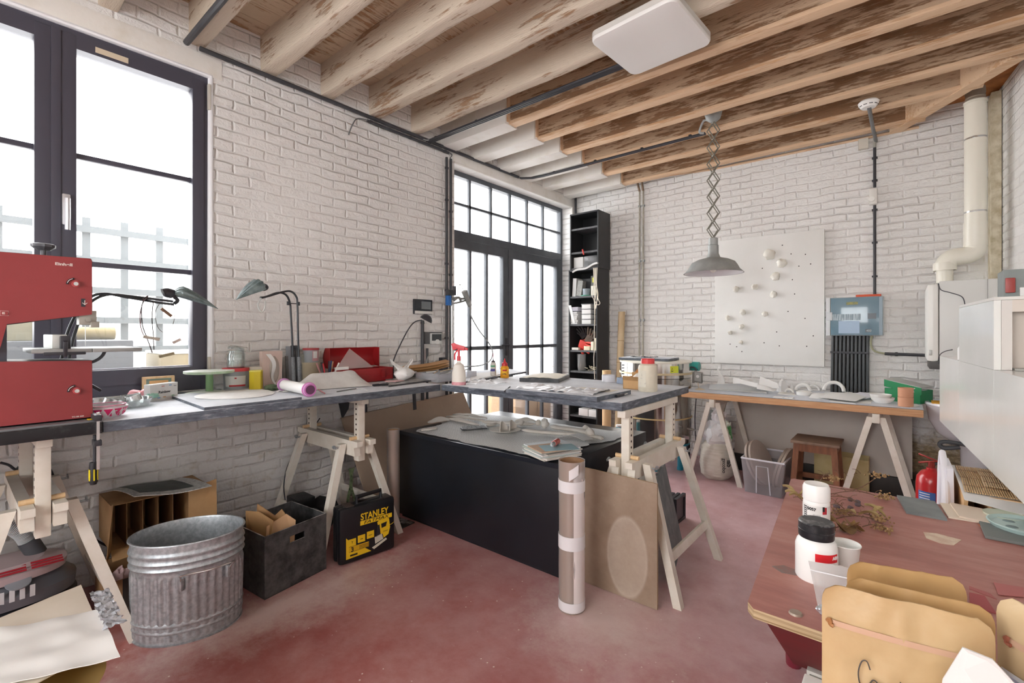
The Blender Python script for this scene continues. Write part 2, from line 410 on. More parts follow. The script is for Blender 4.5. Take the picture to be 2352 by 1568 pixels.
# brick infill between joists along the left wall is the wall itself; rough seam under it
TRN = 30
# diagonal trimmer and board around the flue corner
d = V(.62, -.93, 0).normalized(); nrm = V(-d.y, d.x, 0)
a = V(-.02, 5.31, 3.09); b = V(.60, 4.38, 3.09)
g = G(); g.prism([a, b, b-nrm*.09, a-nrm*.09], (0, 0, .24)); struct(g, 'trim_%d' % TRN, M_BAT)
g = G(); g.prism([V(.02, 5.30, 3.23), V(.60, 4.42, 3.23), V(.70, 4.42, 3.23), V(.60, 5.30, 3.23)], (0, 0, .02)); struct(g, 'trim_%d' % (TRN+1), mat('b8743a', .7, col2='96592a', vs=14))
g = G(); g.tube([(XA+.3, YB-.01, 3.23), (-1.6, YB-.008, 3.115), (.1, YB-.01, 3.10)], .012, 6); struct(g, 'trim_%d' % (TRN+2), M_BAT)
g = G(); g.box((-1.35, YB-.31, 0), (.30, YB, .158), .004); struct(g, 'baseboard_back', mat('1b1816', .5, col2='2e2722'))
# ---- window 1
XG = XA-.06
w = T('window_1', 'tall dark framed casement window', 'window'); del w['category']; w['kind'] = 'structure'
g = G(); F = .052
g.box((XG-.03, WY0+.045, WZ0), (XG+.045, WY1-.045, WZ0+.075)); g.box((XG-.03, WY0+.045, WZ1-.05), (XG+.045, WY1-.045, WZ1))
g.box((XG-.03, WY1-.045, WZ0), (XG+.045, WY1, WZ1), .004); g.box((XG-.03, WY0, WZ0), (XG+.045, WY0+.045, WZ1), .004)
g.build('window_frame', M_FRAME, w)
MX = .380
for (a, b) in ((MX+.004, WY1-.03), (WY0+.03, MX-.03)):
    g = G(); z0, z1 = WZ0+.06, WZ1-.035
    g.box((XG-.019, a+.06, z0), (XG+.059, b-.06, z0+.085)); g.box((XG-.019, a+.06, z1-.07), (XG+.059, b-.06, z1))
    sw = .062
    g.box((XG-.02, a, z0), (XG+.06, a+sw, z1), .004); g.box((XG-.02, b-sw, z0), (XG+.06, b, z1), .004)
    for mz in (1.721, 2.288): g.box((XG+.0, a+sw-.01, mz-.014), (XG+.03, b-sw+.01, mz+.014), .003)
    sa = g.build('sash', M_FRAME, w)
    G().box((XG-.004, a+sw-.005, z0+.08), (XG+.004, b-sw+.005, z1-.065)).build('pane', M_GLASS, sa)
    G().box((XG+.004, a+sw, z0+.078), (XG+.02, b-sw, z0+.092)).build('glazing_bead', mat('b8b9c4', .4), sa)
G().box((XG+.04, MX-.032, WZ0+.06), (XG+.066, MX+.006, WZ1-.035), .004).build('meeting_stile', M_FRAME, w)
p = V((-3.34,0.405,1.968)); G().box((XG+.06, p.y-.016, p.z-.06), (XG+.072, p.y+.016, p.z+.1), .006).cyl((XG+.07, p.y, p.z+.06), (XG+.11, p.y, p.z+.06), .008).tube([(XG+.108, p.y, p.z+.07), (XG+.112, p.y, p.z-.02), (XG+.105, p.y, p.z-.09)], .011, 8).build('handle', mat('d9d9de', .3, .5), w, label='pale grey lever handle')
G().box((XG+.05, WY1-.012, 2.74), (XG+.075, WY1+.004, 2.9), .004).box((XG+.05, WY1-.012, 1.03), (XG+.075, WY1+.004, 1.2), .004).build('hinge', mat('cfcac0', .5), w)
G().box((XG+.061, .52, 2.855), (XG+.0625, .66, 2.885)).build('sticker', mat('dccdb5', .6), w)
G().box((XA-.02, WY0, WZ0-.045), (XA+.03, WY1+.06, WZ0-.005), .006).build('window_sill', mat('4a5058', .5, dust=.5), w)
# ---- door 1
XD = XA-.19
dr = T('door_1', 'dark framed glazed double door with a grid fanlight', 'door'); del dr['category']; dr['kind'] = 'structure'
g = G()
g.box((XD-.03, DY0, 0), (XD+.03, DY0+.05, DZ1)); g.box((XD-.03, DY1-.045, 0), (XD+.03, DY1, DZ1)); g.box((XD-.03, DY0+.05, DZ1-.05), (XD+.03, DY1-.045, DZ1))
ZT = 2.375
g.box((XD-.03, DY0+.05, ZT-.06), (XD+.035, DY1-.045, ZT+.02), .002)
g.build('door_frame', M_DOORF, dr)
# fanlight grid
ys = [(-3.53,3.54,2.563)[1], (-3.53,3.871,2.625)[1], (-3.53,4.2,2.687)[1], (-3.53,4.524,2.747)[1], (-3.53,4.854,2.809)[1]]
g = G()
for y in ys: g.box((XD-.012, y-.013, ZT), (XD+.018, y+.013, DZ1-.04))
zf = (ZT+.02+DZ1-.05)/2; g.box((XD-.012, DY0, zf-.013), (XD+.018, DY1, zf+.013)); g.build('glazing_bars', M_DOORF, dr)
G().box((XD-.006, DY0+.04, ZT), (XD+.0, DY1-.03, DZ1-.04)).build('pane', M_GLASS, dr)
YS = (-3.53,4.15,2.174)[1]
for k, (a, b) in enumerate(((DY0+.05, YS-.004), (YS+.004, DY1-.045))):
    g = G(); z1 = ZT-.065; sw = .085
    g.box((XD-.03, a, .01), (XD+.03, a+sw, z1), .004); g.box((XD-.03, b-sw, .01), (XD+.03, b, z1), .004); g.box((XD-.029, a+sw, z1-.1), (XD+.029, b-sw, z1)); g.box((XD-.029, a+sw, .01), (XD+.029, b-sw, .16))
    zb = 1.185
    g.box((XD-.015, a+sw, zb-.02), (XD+.02, b-sw, zb+.02))
    for q in ((1, 2) if k else (1, 2)): yq = a+sw+(b-a-2*sw)*q/3; g.box((XD-.015, yq-.015, .12), (XD+.02, yq+.015, z1-.08))
    lf = g.build('door_leaf', M_DOORF, dr)
    G().box((XD-.006, a+sw-.01, .14), (XD, b-sw+.01, z1-.08)).build('pane', M_GLASS, lf)
    if k == 0: G().box((XD+.03, b-.05, 1.09), (XD+.04, b-.015, 1.29), .003).cyl((XD+.03, b-.032, 1.21), (XD+.075, b-.032, 1.21), .009).tube([(XD+.075, b-.03, 1.21), (XD+.075, b-.17, 1.21)], .009, 8).build('handle', M_BLKC, lf)
# ---- what shows through the glass
g = G(); g.box((-9, -4, -.12), (XA-.4, 12, -.02)); o = struct(g, 'trim_40', mat('7f7d78', .8, col2='706e69'))
fr = T('lattice_fence', 'pale lattice fence standing outside the window', 'fence', (-4.9, .5, 0))
g = G()
for k in range(26): g.box((-4.93, -1.9+k*.235, 0), (-4.9, -1.85+k*.235, 2.25))
for k in range(9): g.box((-4.9, -1.9, .25+k*.235), (-4.87, 4.0, .30+k*.235))
g.build('lattice', mat('5d6366', .7), fr)
for y in (-1.95, 2.2, 3.98): G().box((-5.03, y-.05, 0), (-4.932, y+.05, 2.4)).build('post', mat('565b5c', .7), fr)
t = T('wooden_crate', 'pale wooden crate standing outside under the window', 'crate', (-4.2,1.061,1.072))
c = V((-4.2,1.061,1.072)); G().box((-4.35, c.y-.1, 0), (-3.95, c.y+.25, 1.2), .01).build('crate_body', mat('8a7d60', .7), t)
G().box((-4.36, c.y-.1, 1.201), (-3.94, c.y+.26, 1.22), .004).build('lid', mat('f5efdc', .7), t)
o = G().cyl((-4.45, .35, 1.346), (-4.45, .8, 1.346), .045).build('wooden_log', mat('7d6f4c', .8)); tag(o, 'pale log lying on a shelf outside the window', 'log')
o = G().box((-4.55, -.5, 0), (-4.0, .82, 1.3), .01).build('potting_bench', mat('55585c', .8)); tag(o, 'grey outdoor bench below the window behind the glass', 'bench')
o = G().box((-4.3, .12, 1.3), (-4.15, .5, 1.7), .01).build('cream_board', mat('8d876c', .8)); tag(o, 'cream board leaning outside behind the band saw', 'board')
t = T('moving_box', 'cardboard boxes stacked outside the glazed door', 'box', (-3.95, 4.95, 0))
G().box((-4.2, 4.55, 0), (-3.72, 5.0, .62), .004).box((-4.2, 5.02, 0), (-3.72, 5.6, .60), .004).build('box_body', mat('b98f5f', .7), t)
G().box((-3.719, 4.75, .2), (-3.715, 4.8, .62)).build('tape_strip', mat('efe0c8', .4), t)
# =====================================================  LEFT WORK BENCHES
ZT_ = .987
def flat(poly, z0, z1): return [(p[0], p[1], z0) for p in poly], (0, 0, z1-z0)
o = G().box((-3.325, .415, .943), (-2.51, 2.235, ZT_), .004).build('worktop', M_TOP); tag(o, 'long dust-covered grey worktop against the left brick wall', 'worktop')
o = G().box((-3.325, -1.0, .943), (-2.50, .412, ZT_+.002), .003).build('worktop', mat('1d1e22', .5, dust=.25)); tag(o, 'black worktop under the red band saw', 'worktop')
o = G().box((-2.505, 2.238, .943), (-1.12, 3.225, ZT_), .005).build('worktop', M_TOP); tag(o, 'grey dusty worktop at right angles to the wall bench, spray bottle on it', 'worktop')

def trestle():
    t = T('trestle', '', 'trestle')
    for s in (-1, 1):
        g = G(); yc = s*.046
        g.prism([(-.38, yc-.02, .68), (.38, yc-.02, .68), (.38, yc-.02, .648), (.345, yc-.02, .640), (.355, yc-.02, .588), (-.355, yc-.02, .588), (-.345, yc-.02, .640), (-.38, yc-.02, .648)], (0, .04, 0))
        g.build('beam_rail', M_WHW, t, 0)
        g = G().cbox((s*.30, 0, .725), (.052, .046, .36), bev=.003); p = g.build('post', M_WHW, t)
        g = G()
        for k in range(7):
            z = .735+k*.026*1.0 if 0 else .70+k*.032
            for q in (-1, 1): g.cyl((s*.30, q*.0225, z+.01), (s*.30, q*.0236, z+.01), .0065, n=10)
        g.build('peg_holes', mat('3a2c20', .8), p)
        G().cyl((s*.30-.0, -.066, .69), (s*.30, .066, .69), .011, n=12).build('peg', M_PINE, t, label='pale bare wooden peg')
        for q in (-1, 1):
            g = G(); a = V(q*.245, s*.09, .655); b = V(q*.325, s*.285, 0.0)
            d = (b-a).normalized(); X = V(1, 0, 0); h = .021
            lo = [(b+V(i*h, j*h, 0)) for i, j in ((-1, -1), (1, -1), (1, 1), (-1, 1))]; hi = [(a+V(i*h, j*h, 0)) for i, j in ((-1, -1), (1, -1), (1, 1), (-1, 1))]
            bm = g.bm; v0 = [bm.verts.new(p) for p in lo]; v1 = [bm.verts.new(p) for p in hi]
            g.face(v0[::-1]); g.face(v1)
            for i in range(4): g.face([v0[i], v0[(i+1) % 4], v1[(i+1) % 4], v1[i]])
            g.build('leg', M_WHW, t, 0)
            w = V(q*.245, s*.115, .635)
            G().cyl(w, w+V(0, s*.03, 0), .005, n=8).cbox(w+V(.012, s*.025, .008), (.022, .004, .012), ry=.5).cbox(w+V(-.012, s*.025, .008), (.022, .004, .012), ry=-.5).build('wing_nut', M_GAL, t, label='galvanised wing nut')
        G().cbox((0, s*.222, .205), (.60, .02, .045), rx=s*.25, bev=.002).build('stretcher', M_WHW, t)
    G().box((-.37, -.023, .905), (.37, .023, .943), .003).build('top_bar', M_WHW, t)
    return t
tr = trestle(); tr.location = (-1.135, 2.63, 0); tr.rotation_euler = (0, 0, math.pi/2); tr['label'] = 'white adjustable trestle at the free end of the grey bench, pale board leaning on it'
dup(tr, (-2.95, 1.68, 0), 0, 'white adjustable trestle standing behind the black jigsaw case')
dup(tr, (-2.93, .25, 0), 0, 'white adjustable trestle under the band saw, above the vacuum cleaner')
# ---- band saw
t = T('band_saw', 'red band saw standing on the black worktop by the window', 'band saw', (-2.62, .1, .989))
XS = -2.56
def P3(p): return V(p)
def ext(a, b, y):
    a, b = V(a), V(b); k = (y-a.y)/(b.y-a.y); return a+(b-a)*k
a, b = (-2.56,0.132,1.648), (-2.56,0.384,1.653)
c, d_ = (-2.56,0.132,1.379), (-2.56,0.388,1.425)
M_SAW = mat('9a3a3c', .42, col2='8c3335', vs=3, bump=.05)
up = [ext(a, b, -.1), V(b), V((-2.56,0.388,1.643)), V(d_), ext(c, d_, .15), V(ext(c, d_, .15).x, .13, V(c).z-.10), V(-2.56, -.1, V(c).z-.1)]
G().prism(up, (-.014, 0, 0)).build('upper_door', M_SAW, t, 0)
def inset(poly, k=.004): 
    cc = sum(poly, V(0, 0, 0))/len(poly); return [p+(p-cc).normalized()*k for p in poly]
G().prism([p+V(-.014, 0, 0) for p in inset(up)], (-.21, 0, 0)).build('upper_body', mat('55504e', .5), t, 0)
a, b, c, d_ = (-2.56,0.132,1.243), (-2.56,0.388,1.236), (-2.56,0.39,1.005), (-2.56,0.132,0.997)
lw = [ext(a, b, -.1), V(b), V(c), ext(d_, c, -.1)]
lw[2].z = max(lw[2].z, .998); lw[3].z = lw[2].z
G().prism(lw, (-.014, 0, 0)).build('lower_door', M_SAW, t, 0)
G().prism([p+V(-.014, 0, 0) for p in inset(lw, .003)], (-.21, 0, 0)).build('lower_body', mat('55504e', .5), t, 0)
G().box((-2.80, -.15, .989), (-2.515, .405, .998), .002).build('base', mat('77777a', .4), t)
yb = (-2.56,0.152,1.324)[1]
G().box((-2.77, -.1, 1.2), (-2.60, yb, 1.42)).build('column', M_FRAME, t)
# work table of the saw
p0, p1 = V((-2.56,0.202,1.291)), V((-2.62,0.567,1.274))
q = V((-2.52,0.208,1.275)); r = V((-2.52,0.546,1.256))
G().box((-2.80, q.y, q.z-.003), (-2.50, (-2.5,0.38,1.263)[1], q.z+.013), .003).box((-2.80, (-2.5,0.381,1.263)[1], q.z-.003), (-2.50, (-2.5,0.541,1.257)[1], q.z+.013), .003).build('saw_table', mat('9a9c9a', .4, .5), t)
zt = q.z+.013
e = V((-2.56,0.289,1.305)); G().box((-2.80, e.y-.02, zt), (-2.54, e.y+.022, zt+.055), .003).build('fence', mat('c9cac6', .4, .5), t)
e2 = V((-2.5,0.301,1.289)); G().box((-2.54, e2.y-.012, zt-.02), (-2.51, e2.y+.018, zt+.05), .004).cbox((-2.50, e2.y, zt+.0), (.02, .012, .06), ry=.2, bev=.003).cbox((-2.505, e2.y, zt-.018), (.015, .12, .012), bev=.003).build('fence_clamp', M_BLKC, t)
e = V((-2.6,0.375,1.402)); G().box((-2.63, e.y-.025, e.z-.02), (-2.57, e.y+.03, e.z+.04), .003).box((-2.60, e.y+.01, e.z-.03), (-2.565, e.y+.038, e.z-.005), .002).cyl((-2.565, e.y, e.z), (-2.55, e.y, e.z), .008).build('blade_guide', mat('aaa79d', .4, .5), t)
G().cbox((-2.61, e.y+.0, (e.z+zt)/2-.0), (.006, .0012, e.z-zt)).build('blade', M_STEEL, t)
e = V((-2.68,0.258,1.689)); g = G().cyl((e.x, e.y, e.z-.03), (e.x, e.y, e.z+.0), .009).lathe([(0, 0), (.02, 0), (.036, .012), (.037, .022), (.03, .026), (0, .028)], (e.x, e.y, e.z-.005), 32, fn=lambda a, z: 1+.05*math.cos(a*12)); g.build('tension_knob', mat('55555a', .5), t)
g = G()
e = (-2.6,0.42,1.211)
gg = []
for k in range(9):
    a = -math.pi/2+(k/8)*math.pi/2; gg.append((-2.60, e[1]-.055+.07*math.cos(a)*1, zt-.01+.055*math.sin(a)))
g.tube(gg, .006, 6); g.build('tilt_arc', M_BLKC, t)
f1 = V((-2.6,0.395,1.14)); G().cbox((-2.62, f1.y+.012, f1.z-.02), (.012, .05, .012), rx=-.7, bev=.004).build('release_lever', M_BLKC, t)
for (px, nm) in (((-2.56,0.338,1.546), 'knob'), ((-2.56,0.341,1.117), 'knob')):
    p = V(px); kb = G().cyl(p, p+V(.01, 0, 0), .0125, n=24).build('door_knob', mat('b5474a', .4), t)
    G().cyl(p+V(.01, 0, 0), p+V(.014, 0, 0), .0075, n=20).build('screw', M_STEEL, kb)
    pts = [p+V(.001, .024*math.cos(a), .021*math.sin(a)) for a in [math.pi*(.55+k*.07) for k in range(8)]]
    G().tube([q+V(0, 0, .0) for q in pts], .004, 6).build('lock_mark', mat('1c1c1e', .5), kb); G().tube([q+V(.003, 0, 0) for q in pts[1:-1]], .0013, 6).build('lock_arrow', M_WHT, kb)
LB = mat('ecdcd4', .5, name='print_cream')
def ztext(s, p0, p1, size, m, par, R=(0, 1, 0), U=(0, 0, 1), **k): return text(s, p0, size, m, par, R, U, **k)
e = (-2.558,0.278,1.616); text('Einhell', e, .0150, LB, t, (0, 1, -.0), (0, 0, 1), 'lettering', bold=.0005, sx=1.30)
e = (-2.558,0.327,1.009); text('TC-SB 200', (e[0], e[1], V(lw[2]).z+.006), .0065, LB, t, (0, 1, 0), (0, 0, 1), 'lettering', bold=.0002, sx=1.25)
pl = plate('arrow_label', M_BLKC, t, (-2.559,0.361,1.472), (0, 1, 0), (0, 0, 1), .0125, .0325)
text('\u2193', V((-2.558,0.361,1.472))+V(0, -.006, -.009), .026, LB, pl, (0, 1, 0), (0, 0, 1), 'arrow')
e = V((-2.559,0.143,1.422)); plate('model_label', LB, t, e, (0, 1, 0), (0, 0, 1), .022, .018); pl = plate('label_ground', M_SAW, t, e+V(.0007, 0, 0), (0, 1, 0), (0, 0, 1), .0205, .0165)
text('E', e+V(.0015, -.006, -.003), .010, LB, pl, (0, 1, 0), (0, 0, 1), 'lettering', bold=.0004, sx=1.5)
# ---- clamp
p = V((-2.49,0.396,0.998)); t = T('screw_clamp', 'black and yellow screw clamp holding the end of the worktop', 'clamp', (p.x, p.y, .9))
G().box((-2.50, p.y-.004, .80), (-2.494, p.y+.006, 1.03)).build('bar', M_STEEL, t)
G().box((-2.56, p.y-.012, .995), (-2.486, p.y+.012, 1.02), .004).build('upper_jaw', M_BLKC, t)
G().box((-2.56, p.y-.024, .99), (-2.53, p.y-.005, 1.0), .002).build('pad', mat('e5c21c', .5), t)
G().box((-2.54, p.y-.012, .895), (-2.486, p.y+.012, .918), .003).cyl((-2.53, p.y-.004, .82), (-2.53, p.y-.004, .935), .006).build('lower_jaw', M_BLKC, t)
h = G().lathe([(0, 0), (.010, 0), (.0145, .012), (.013, .04), (.0145, .07), (.012, .09), (0, .092)], (-2.53, p.y-.008, .735), 18).build('handle', mat('26262a', .6), t)
g = G()
for k in range(6):
    a = k*math.pi/3; g.cbox((-2.53+.0135*math.cos(a), p.y-.008+.0135*math.sin(a), .775), (.004, .004, .045), rz=a)
g.build('grip_insert', mat('e5d01c', .5), h)
# ---- things on the wall bench
zt = ZT_
# bowl
c = V((-2.66,0.444,1.037)); t = T('glass_bowl', 'pink and clear cut glass bowl beside the band saw', 'bowl', (c.x, c.y, zt))
R = .078
pr = [(0, .004), (.05, .0), (.056, .004), (.075, .03), (.079, .046), (.07, .052), (.066, .048), (.062, .03), (.045, .012), (0, .01)]
G().lathe(pr, (c.x, c.y, zt), 48, fn=lambda a, z: 1+.03*abs(math.sin(a*6))).build('bowl_body', mat('f3dfe4', .1, col2='ffffff', vs=30, trans=.35, bump=.0), t)
g = G()
for k in range(14):
    a0 = k*2*math.pi/14; 
    def s(da, h, r): return V(c.x+r*math.cos(a0+da), c.y+r*math.sin(a0+da), zt+h)
    g.prism([s(-.2, .04, .0795), s(0, .012, .0665), s(.2, .04, .0795)], V(math.cos(a0), math.sin(a0), 0)*.002)
    g.prism([s(.08, .008, .063), s(.22, .008, .063), s(.15, .024, .071)], V(math.cos(a0), math.sin(a0), 0)*.002)
g.build('pink_cut', mat('d9316b', .2), t, 0)
G().lathe([(.0705, .0525), (.0745, .0525), (.0745, .0545), (.0705, .0545), (.0705, .0525)], (c.x, c.y, zt), 48).build('pink_rim', mat('d9457a', .2), t)
# pie dish
c = V((-2.96,0.552,1.053)); t = T('baking_tin', 'shallow round glass dish holding cutters, behind the pink bowl', 'dish', (c.x, c.y, zt))
G().lathe([(0, 0), (.112, 0), (.128, .036), (.131, .038), (.126, .034), (.108, .004), (0, .004)], (c.x, c.y, zt), 48).build('dish_body', M_JAR, t)
for k, (dx, dy, r) in enumerate(((.02, -.03, .042), (-.04, .045, .035), (.04, .05, .03))):
    o = G().lathe([(r, 0), (r+.003, .0), (r+.001, .03), (r-.001, .03), (r, 0)], M=Matrix.Translation(V(c.x+dx, c.y+dy, zt+.012+.008*k)) @ Matrix.Rotation(.3*(k-1), 4, 'X'), n=30).build('pastry_cutter', M_STEEL)
    tag(o, ['round metal cutter in the glass dish nearest the band saw', 'round metal cutter at the back of the glass dish', 'small metal cutter in the dish next to the white carton'][k], 'cutter', 'metal cutters in the glass dish')
c = V((-3.1,0.662,1.061)); o = G().blob((c.x-.015, c.y-.02, 1.03), (.028, .028, .02), 3, .25).blob((c.x-.015, c.y+.022, 1.03), (.026, .026, .02), 5, .25).build('heart_cutter', mat('efa9ae', .5)); tag(o, 'pink heart-shaped cutter standing behind the dish', 'cutter')
o = G().blob((c.x+.035, c.y+.045, 1.018), (.024, .03, .015), 9, .4).build('mint_cutter', mat('a9dcc9', .5)); tag(o, 'mint green cutter at the edge of the dish', 'cutter')
# rainbow carton
a, b = V((-3.05,0.694,1.009)), V((-3.13,0.837,1.006)); a.z = b.z = ZT_; d = (b-a); dn = d.normalized(); nb = V(-dn.y, dn.x, 0)
t = T('paper_carton', 'white carton lettered Rainbow at the foot of the window', 'box', ((a+b)/2).to_tuple())
if nb.x > 0: nb = -nb
hh = V((-1.184,0.317,1.256)).z
H_ = .088
G().prism([a, b, b+nb*.04, a+nb*.04], (0, 0, H_)).build('carton_body', M_PAPER, t, 0)
text('Rainbow', (a+b)/2-nb*.0012+V(0, 0, .037), .020, mat('55565c', .6), t, d, (0, 0, 1), al='CENTER', bold=.0002)
for k, (u, z, cc) in enumerate(((.45, .074, 'd98a84'), (.72, .076, '5a9fd8'), (.3, .014, '6f9fd8'), (.5, .016, 'd9a25a'), (.82, .018, '6fb08a'), (.9, .07, '9a9a9a'))):
    plate('fish_print', mat(cc, .6), t, a+d*u-nb*.0007+V(0, 0, z), dn, (0, 0, 1), .016, .004)
# picture frame
c = V((-3.3,0.789,1.097)); t = T('picture_frame', 'small wooden frame with a grey heart, behind the white carton', 'frame', (c.x, c.y, zt))
zz = .987+.06
for (lo, hi) in (((c.y-.075, zt), (c.y-.06, 1.10)), ((c.y+.06, zt), (c.y+.075, 1.10)), ((c.y-.06, 1.088), (c.y+.06, 1.10)), ((c.y-.06, zt), (c.y+.06, .999))): G().box((-3.31, lo[0], lo[1]), (-3.285, hi[0], hi[1])).build('frame_bar', M_PINE, t, 0)
G().box((-3.309, c.y-.062, .995), (-3.292, c.y+.062, 1.09)).build('panel', mat('80988c', .6), t)
G().box((-3.293, c.y-.045, 1.0), (-3.288, c.y+.045, 1.077)).build('inner_board', mat('dfae74', .6), t)
hp = [V(-3.289, c.y+.034*(math.sin(a)**3), 1.037+.026*(13*math.cos(a)-5*math.cos(2*a)-2*math.cos(3*a)-math.cos(4*a))/16) for a in [2*math.pi*k/28 for k in range(28)]]
G().prism(hp, (.003, 0, 0)).build('heart', mat('7d8f8a', .6), t, 0)
# cake stand (banding wheel)
c = V((-3.185,1.012,1.015)); t = T('banding_wheel', 'pale green sculpture turntable on a short stem', 'turntable', (c.x, c.y, zt))
MG = mat('a9c8a2', .5, col2='d4dfd0', vs=12, dust=.7)
G().lathe([(0, 0), (.125, 0), (.125, .008), (.08, .014), (.03, .016), (0, .016)], (c.x, c.y, zt), 40).build('base', MG, t)
G().cyl((c.x, c.y, zt+.01), (c.x, c.y, zt+.125), .0195, n=24).build('stem', mat('86ab7c', .5), t)
G().lathe([(0, 0), (.122, .0), (.13, .004), (.13, .016), (0, .018)], (c.x, c.y, zt+.122), 40).build('wheel_head', MG, t)
# tubs
def tub(px, z, r, h, body, lid, name, label, taper=.92, cat='tub', lab=None, gx=None):
    c = V(px); t = T(name, label, cat, (c.x, c.y, z))
    G().lathe([(0, 0), (r*taper, 0), (r, h*.9), (r*.97, h*.9), (r*taper*.96, .004), (0, .004)], (c.x, c.y, z), 36).build('body', body, t)
    G().lathe([(r*1.0, h*.86), (r*1.06, h*.86), (r*1.06, h), (0, h), (0, h*.97), (r, h*.97)], (c.x, c.y, z), 36).build('lid', lid, t)
    return t, c
def curved_label(t, c, r0, r1, z0, z1, a0, a1, m, name='label'):
    g = G(); g.grid(lambda u, v: (c.x+(r0+(r1-r0)*v)*math.cos(a0+(a1-a0)*u), c.y+(r0+(r1-r0)*v)*math.sin(a0+(a1-a0)*u), z0+(z1-z0)*v), 14, 1, .0008)
    return g.build(name, m, t)
def facing(c): return math.atan2(-c.y, -c.x)
M_GREYP = mat('9ea3a8', .45)
t, c = tub((-3.245,1.179,1.009), zt, .072, .142, M_GREYP, mat('dc4a52', .45), 'plaster_tub', 'grey tub with red lid and white label, glass jar standing on it')
fa = facing(c); curved_label(t, c, .0695, .0725, zt+.03, zt+.095, fa-.9, fa+.8, M_PAPER); curved_label(t, c, .0702, .0708, zt+.03, zt+.04, fa-.55, fa+.8, mat('c2353c', .5), 'label_stripe')
curved_label(t, c, .0732, .0736, zt+.078, zt+.086, fa-.1, fa+.05, mat('c2353c', .5), 'label_mark')
j = V(c.x, c.y, zt+.1435); t = T('preserving_jar', 'glass clip-top jar of white powder standing on the red-lidded tub', 'jar', j)
G().lathe([(0, 0), (.046, 0), (.05, .006), (.05, .085), (.043, .098), (.046, .1), (.046, .106), (.042, .106), (.046, .084), (.046, .006), (0, .004)], j, 32).build('jar_body', M_JAR, t)
G().lathe([(0, .006), (.0455, .007), (.0455, .05), (.03, .062), (0, .058)], j, 24).build('powder', M_PLAST, t)
G().lathe([(0, 0), (.046, 0), (.048, .008), (.04, .018), (0, .022)], M=Matrix.Translation(j+V(0, 0, .112)) @ Matrix.Rotation(-.2, 4, 'X'), n=28).build('glass_lid', M_JAR, t)
G().tube([j+V(0, .05, .095), j+V(.0, .068, .10), j+V(0, .068, .125), j+V(0, .03, .13), j+V(0, -.045, .145), j+V(0, -.04, .13)], .0016, 6).tube([j+V(.02, -.046, .1), j+V(.02, -.065, .075), j+V(.02, -.07, .05), j+V(.01, -.05, .09), j+V(.02, -.046, .105)], .0016, 6, 3).build('wire_clip', M_STEEL, t)
# yellow box, beige tub
c = V((-3.1,1.241,1.014)); g = G()
t = T('yellow_carton', 'yellow six-sided carton in front of the beige tub', 'box', (c.x, c.y, zt))
G().lathe([(0, 0), (.037, 0), (.037, .122), (0, .122)], M=Matrix.Translation(V(c.x, c.y, zt)) @ Matrix.Rotation(.35, 4, 'Z'), n=6).build('carton_body', mat('d9c22e', .5), t, 0)
G().lathe([(0, 0), (.0392, 0), (.0392, .008), (0, .008)], M=Matrix.Translation(V(c.x, c.y, zt+.1222)) @ Matrix.Rotation(.35, 4, 'Z'), n=6).build('flap', mat('e6d96a', .5), t, 0)
tub((-3.24,1.302,1.016), zt, .066, .145, mat('d8d0c0', .6, dust=.5), mat('cfc8b8', .6, dust=.6), 'plaster_tub', 'beige plastic tub behind the yellow carton')
# pink plaster block with relief
a, b = V((-3.308,1.377,0.987)), V((-3.323,1.502,0.987)); d = (b-a).normalized(); n_ = V(-1, 0, 0); 
a.x = b.x = -3.16
t = T('plaster_mould', 'pinkish plaster block with a hollow and white strip, standing upright', 'mould', (-3.17, (a.y+b.y)/2, zt))
ya, ybb = (-3.16,1.302,1.25)[1], (-3.16,1.431,1.246)[1]
G().prism([(-3.16, ya+.008, zt), (-3.16, ybb-.006, zt), (-3.16, ybb, zt+.243), (-3.16, ya, zt+.243)], (-.045, 0, 0)).build('block', mat('d9c0b6', .8, col2='cdb9ad', bump=.3, bs=30), t)
G().blob((-3.16, (ya+ybb)/2+.012, zt+.125), (.008, .032, .085), 2, .1).build('hollow', mat('bfb3a8', .8), t)
G().grid(lambda u, v: (-3.148+.012*math.sin(v*5), (ya+ybb)/2-.032+.055*v+.014*math.sin(v*6)+(u-.5)*.026*(1.2-v*.8), zt+.225-.2*v), 3, 16, .003).build('strip', M_PAPER, t)
c = V((-3.06,1.321,1.005)); o = G().blob((c.x, c.y, zt+.018), (.035, .045, .018), 4, .5).build('sponge', mat('7f9478', .9, col2='5f7558', vs=30)); tag(o, 'dusty green lump in front of the pink plaster block', 'sponge')
o = G().grid(lambda u, v: (c.x+.09+u*.03, c.y-.02+v*.05, zt+.002+.008*math.sin(v*3.1)), 3, 6, .002).build('shell_chip', M_PLAST); tag(o, 'small curved plaster chip in front of the green lump', 'chip')
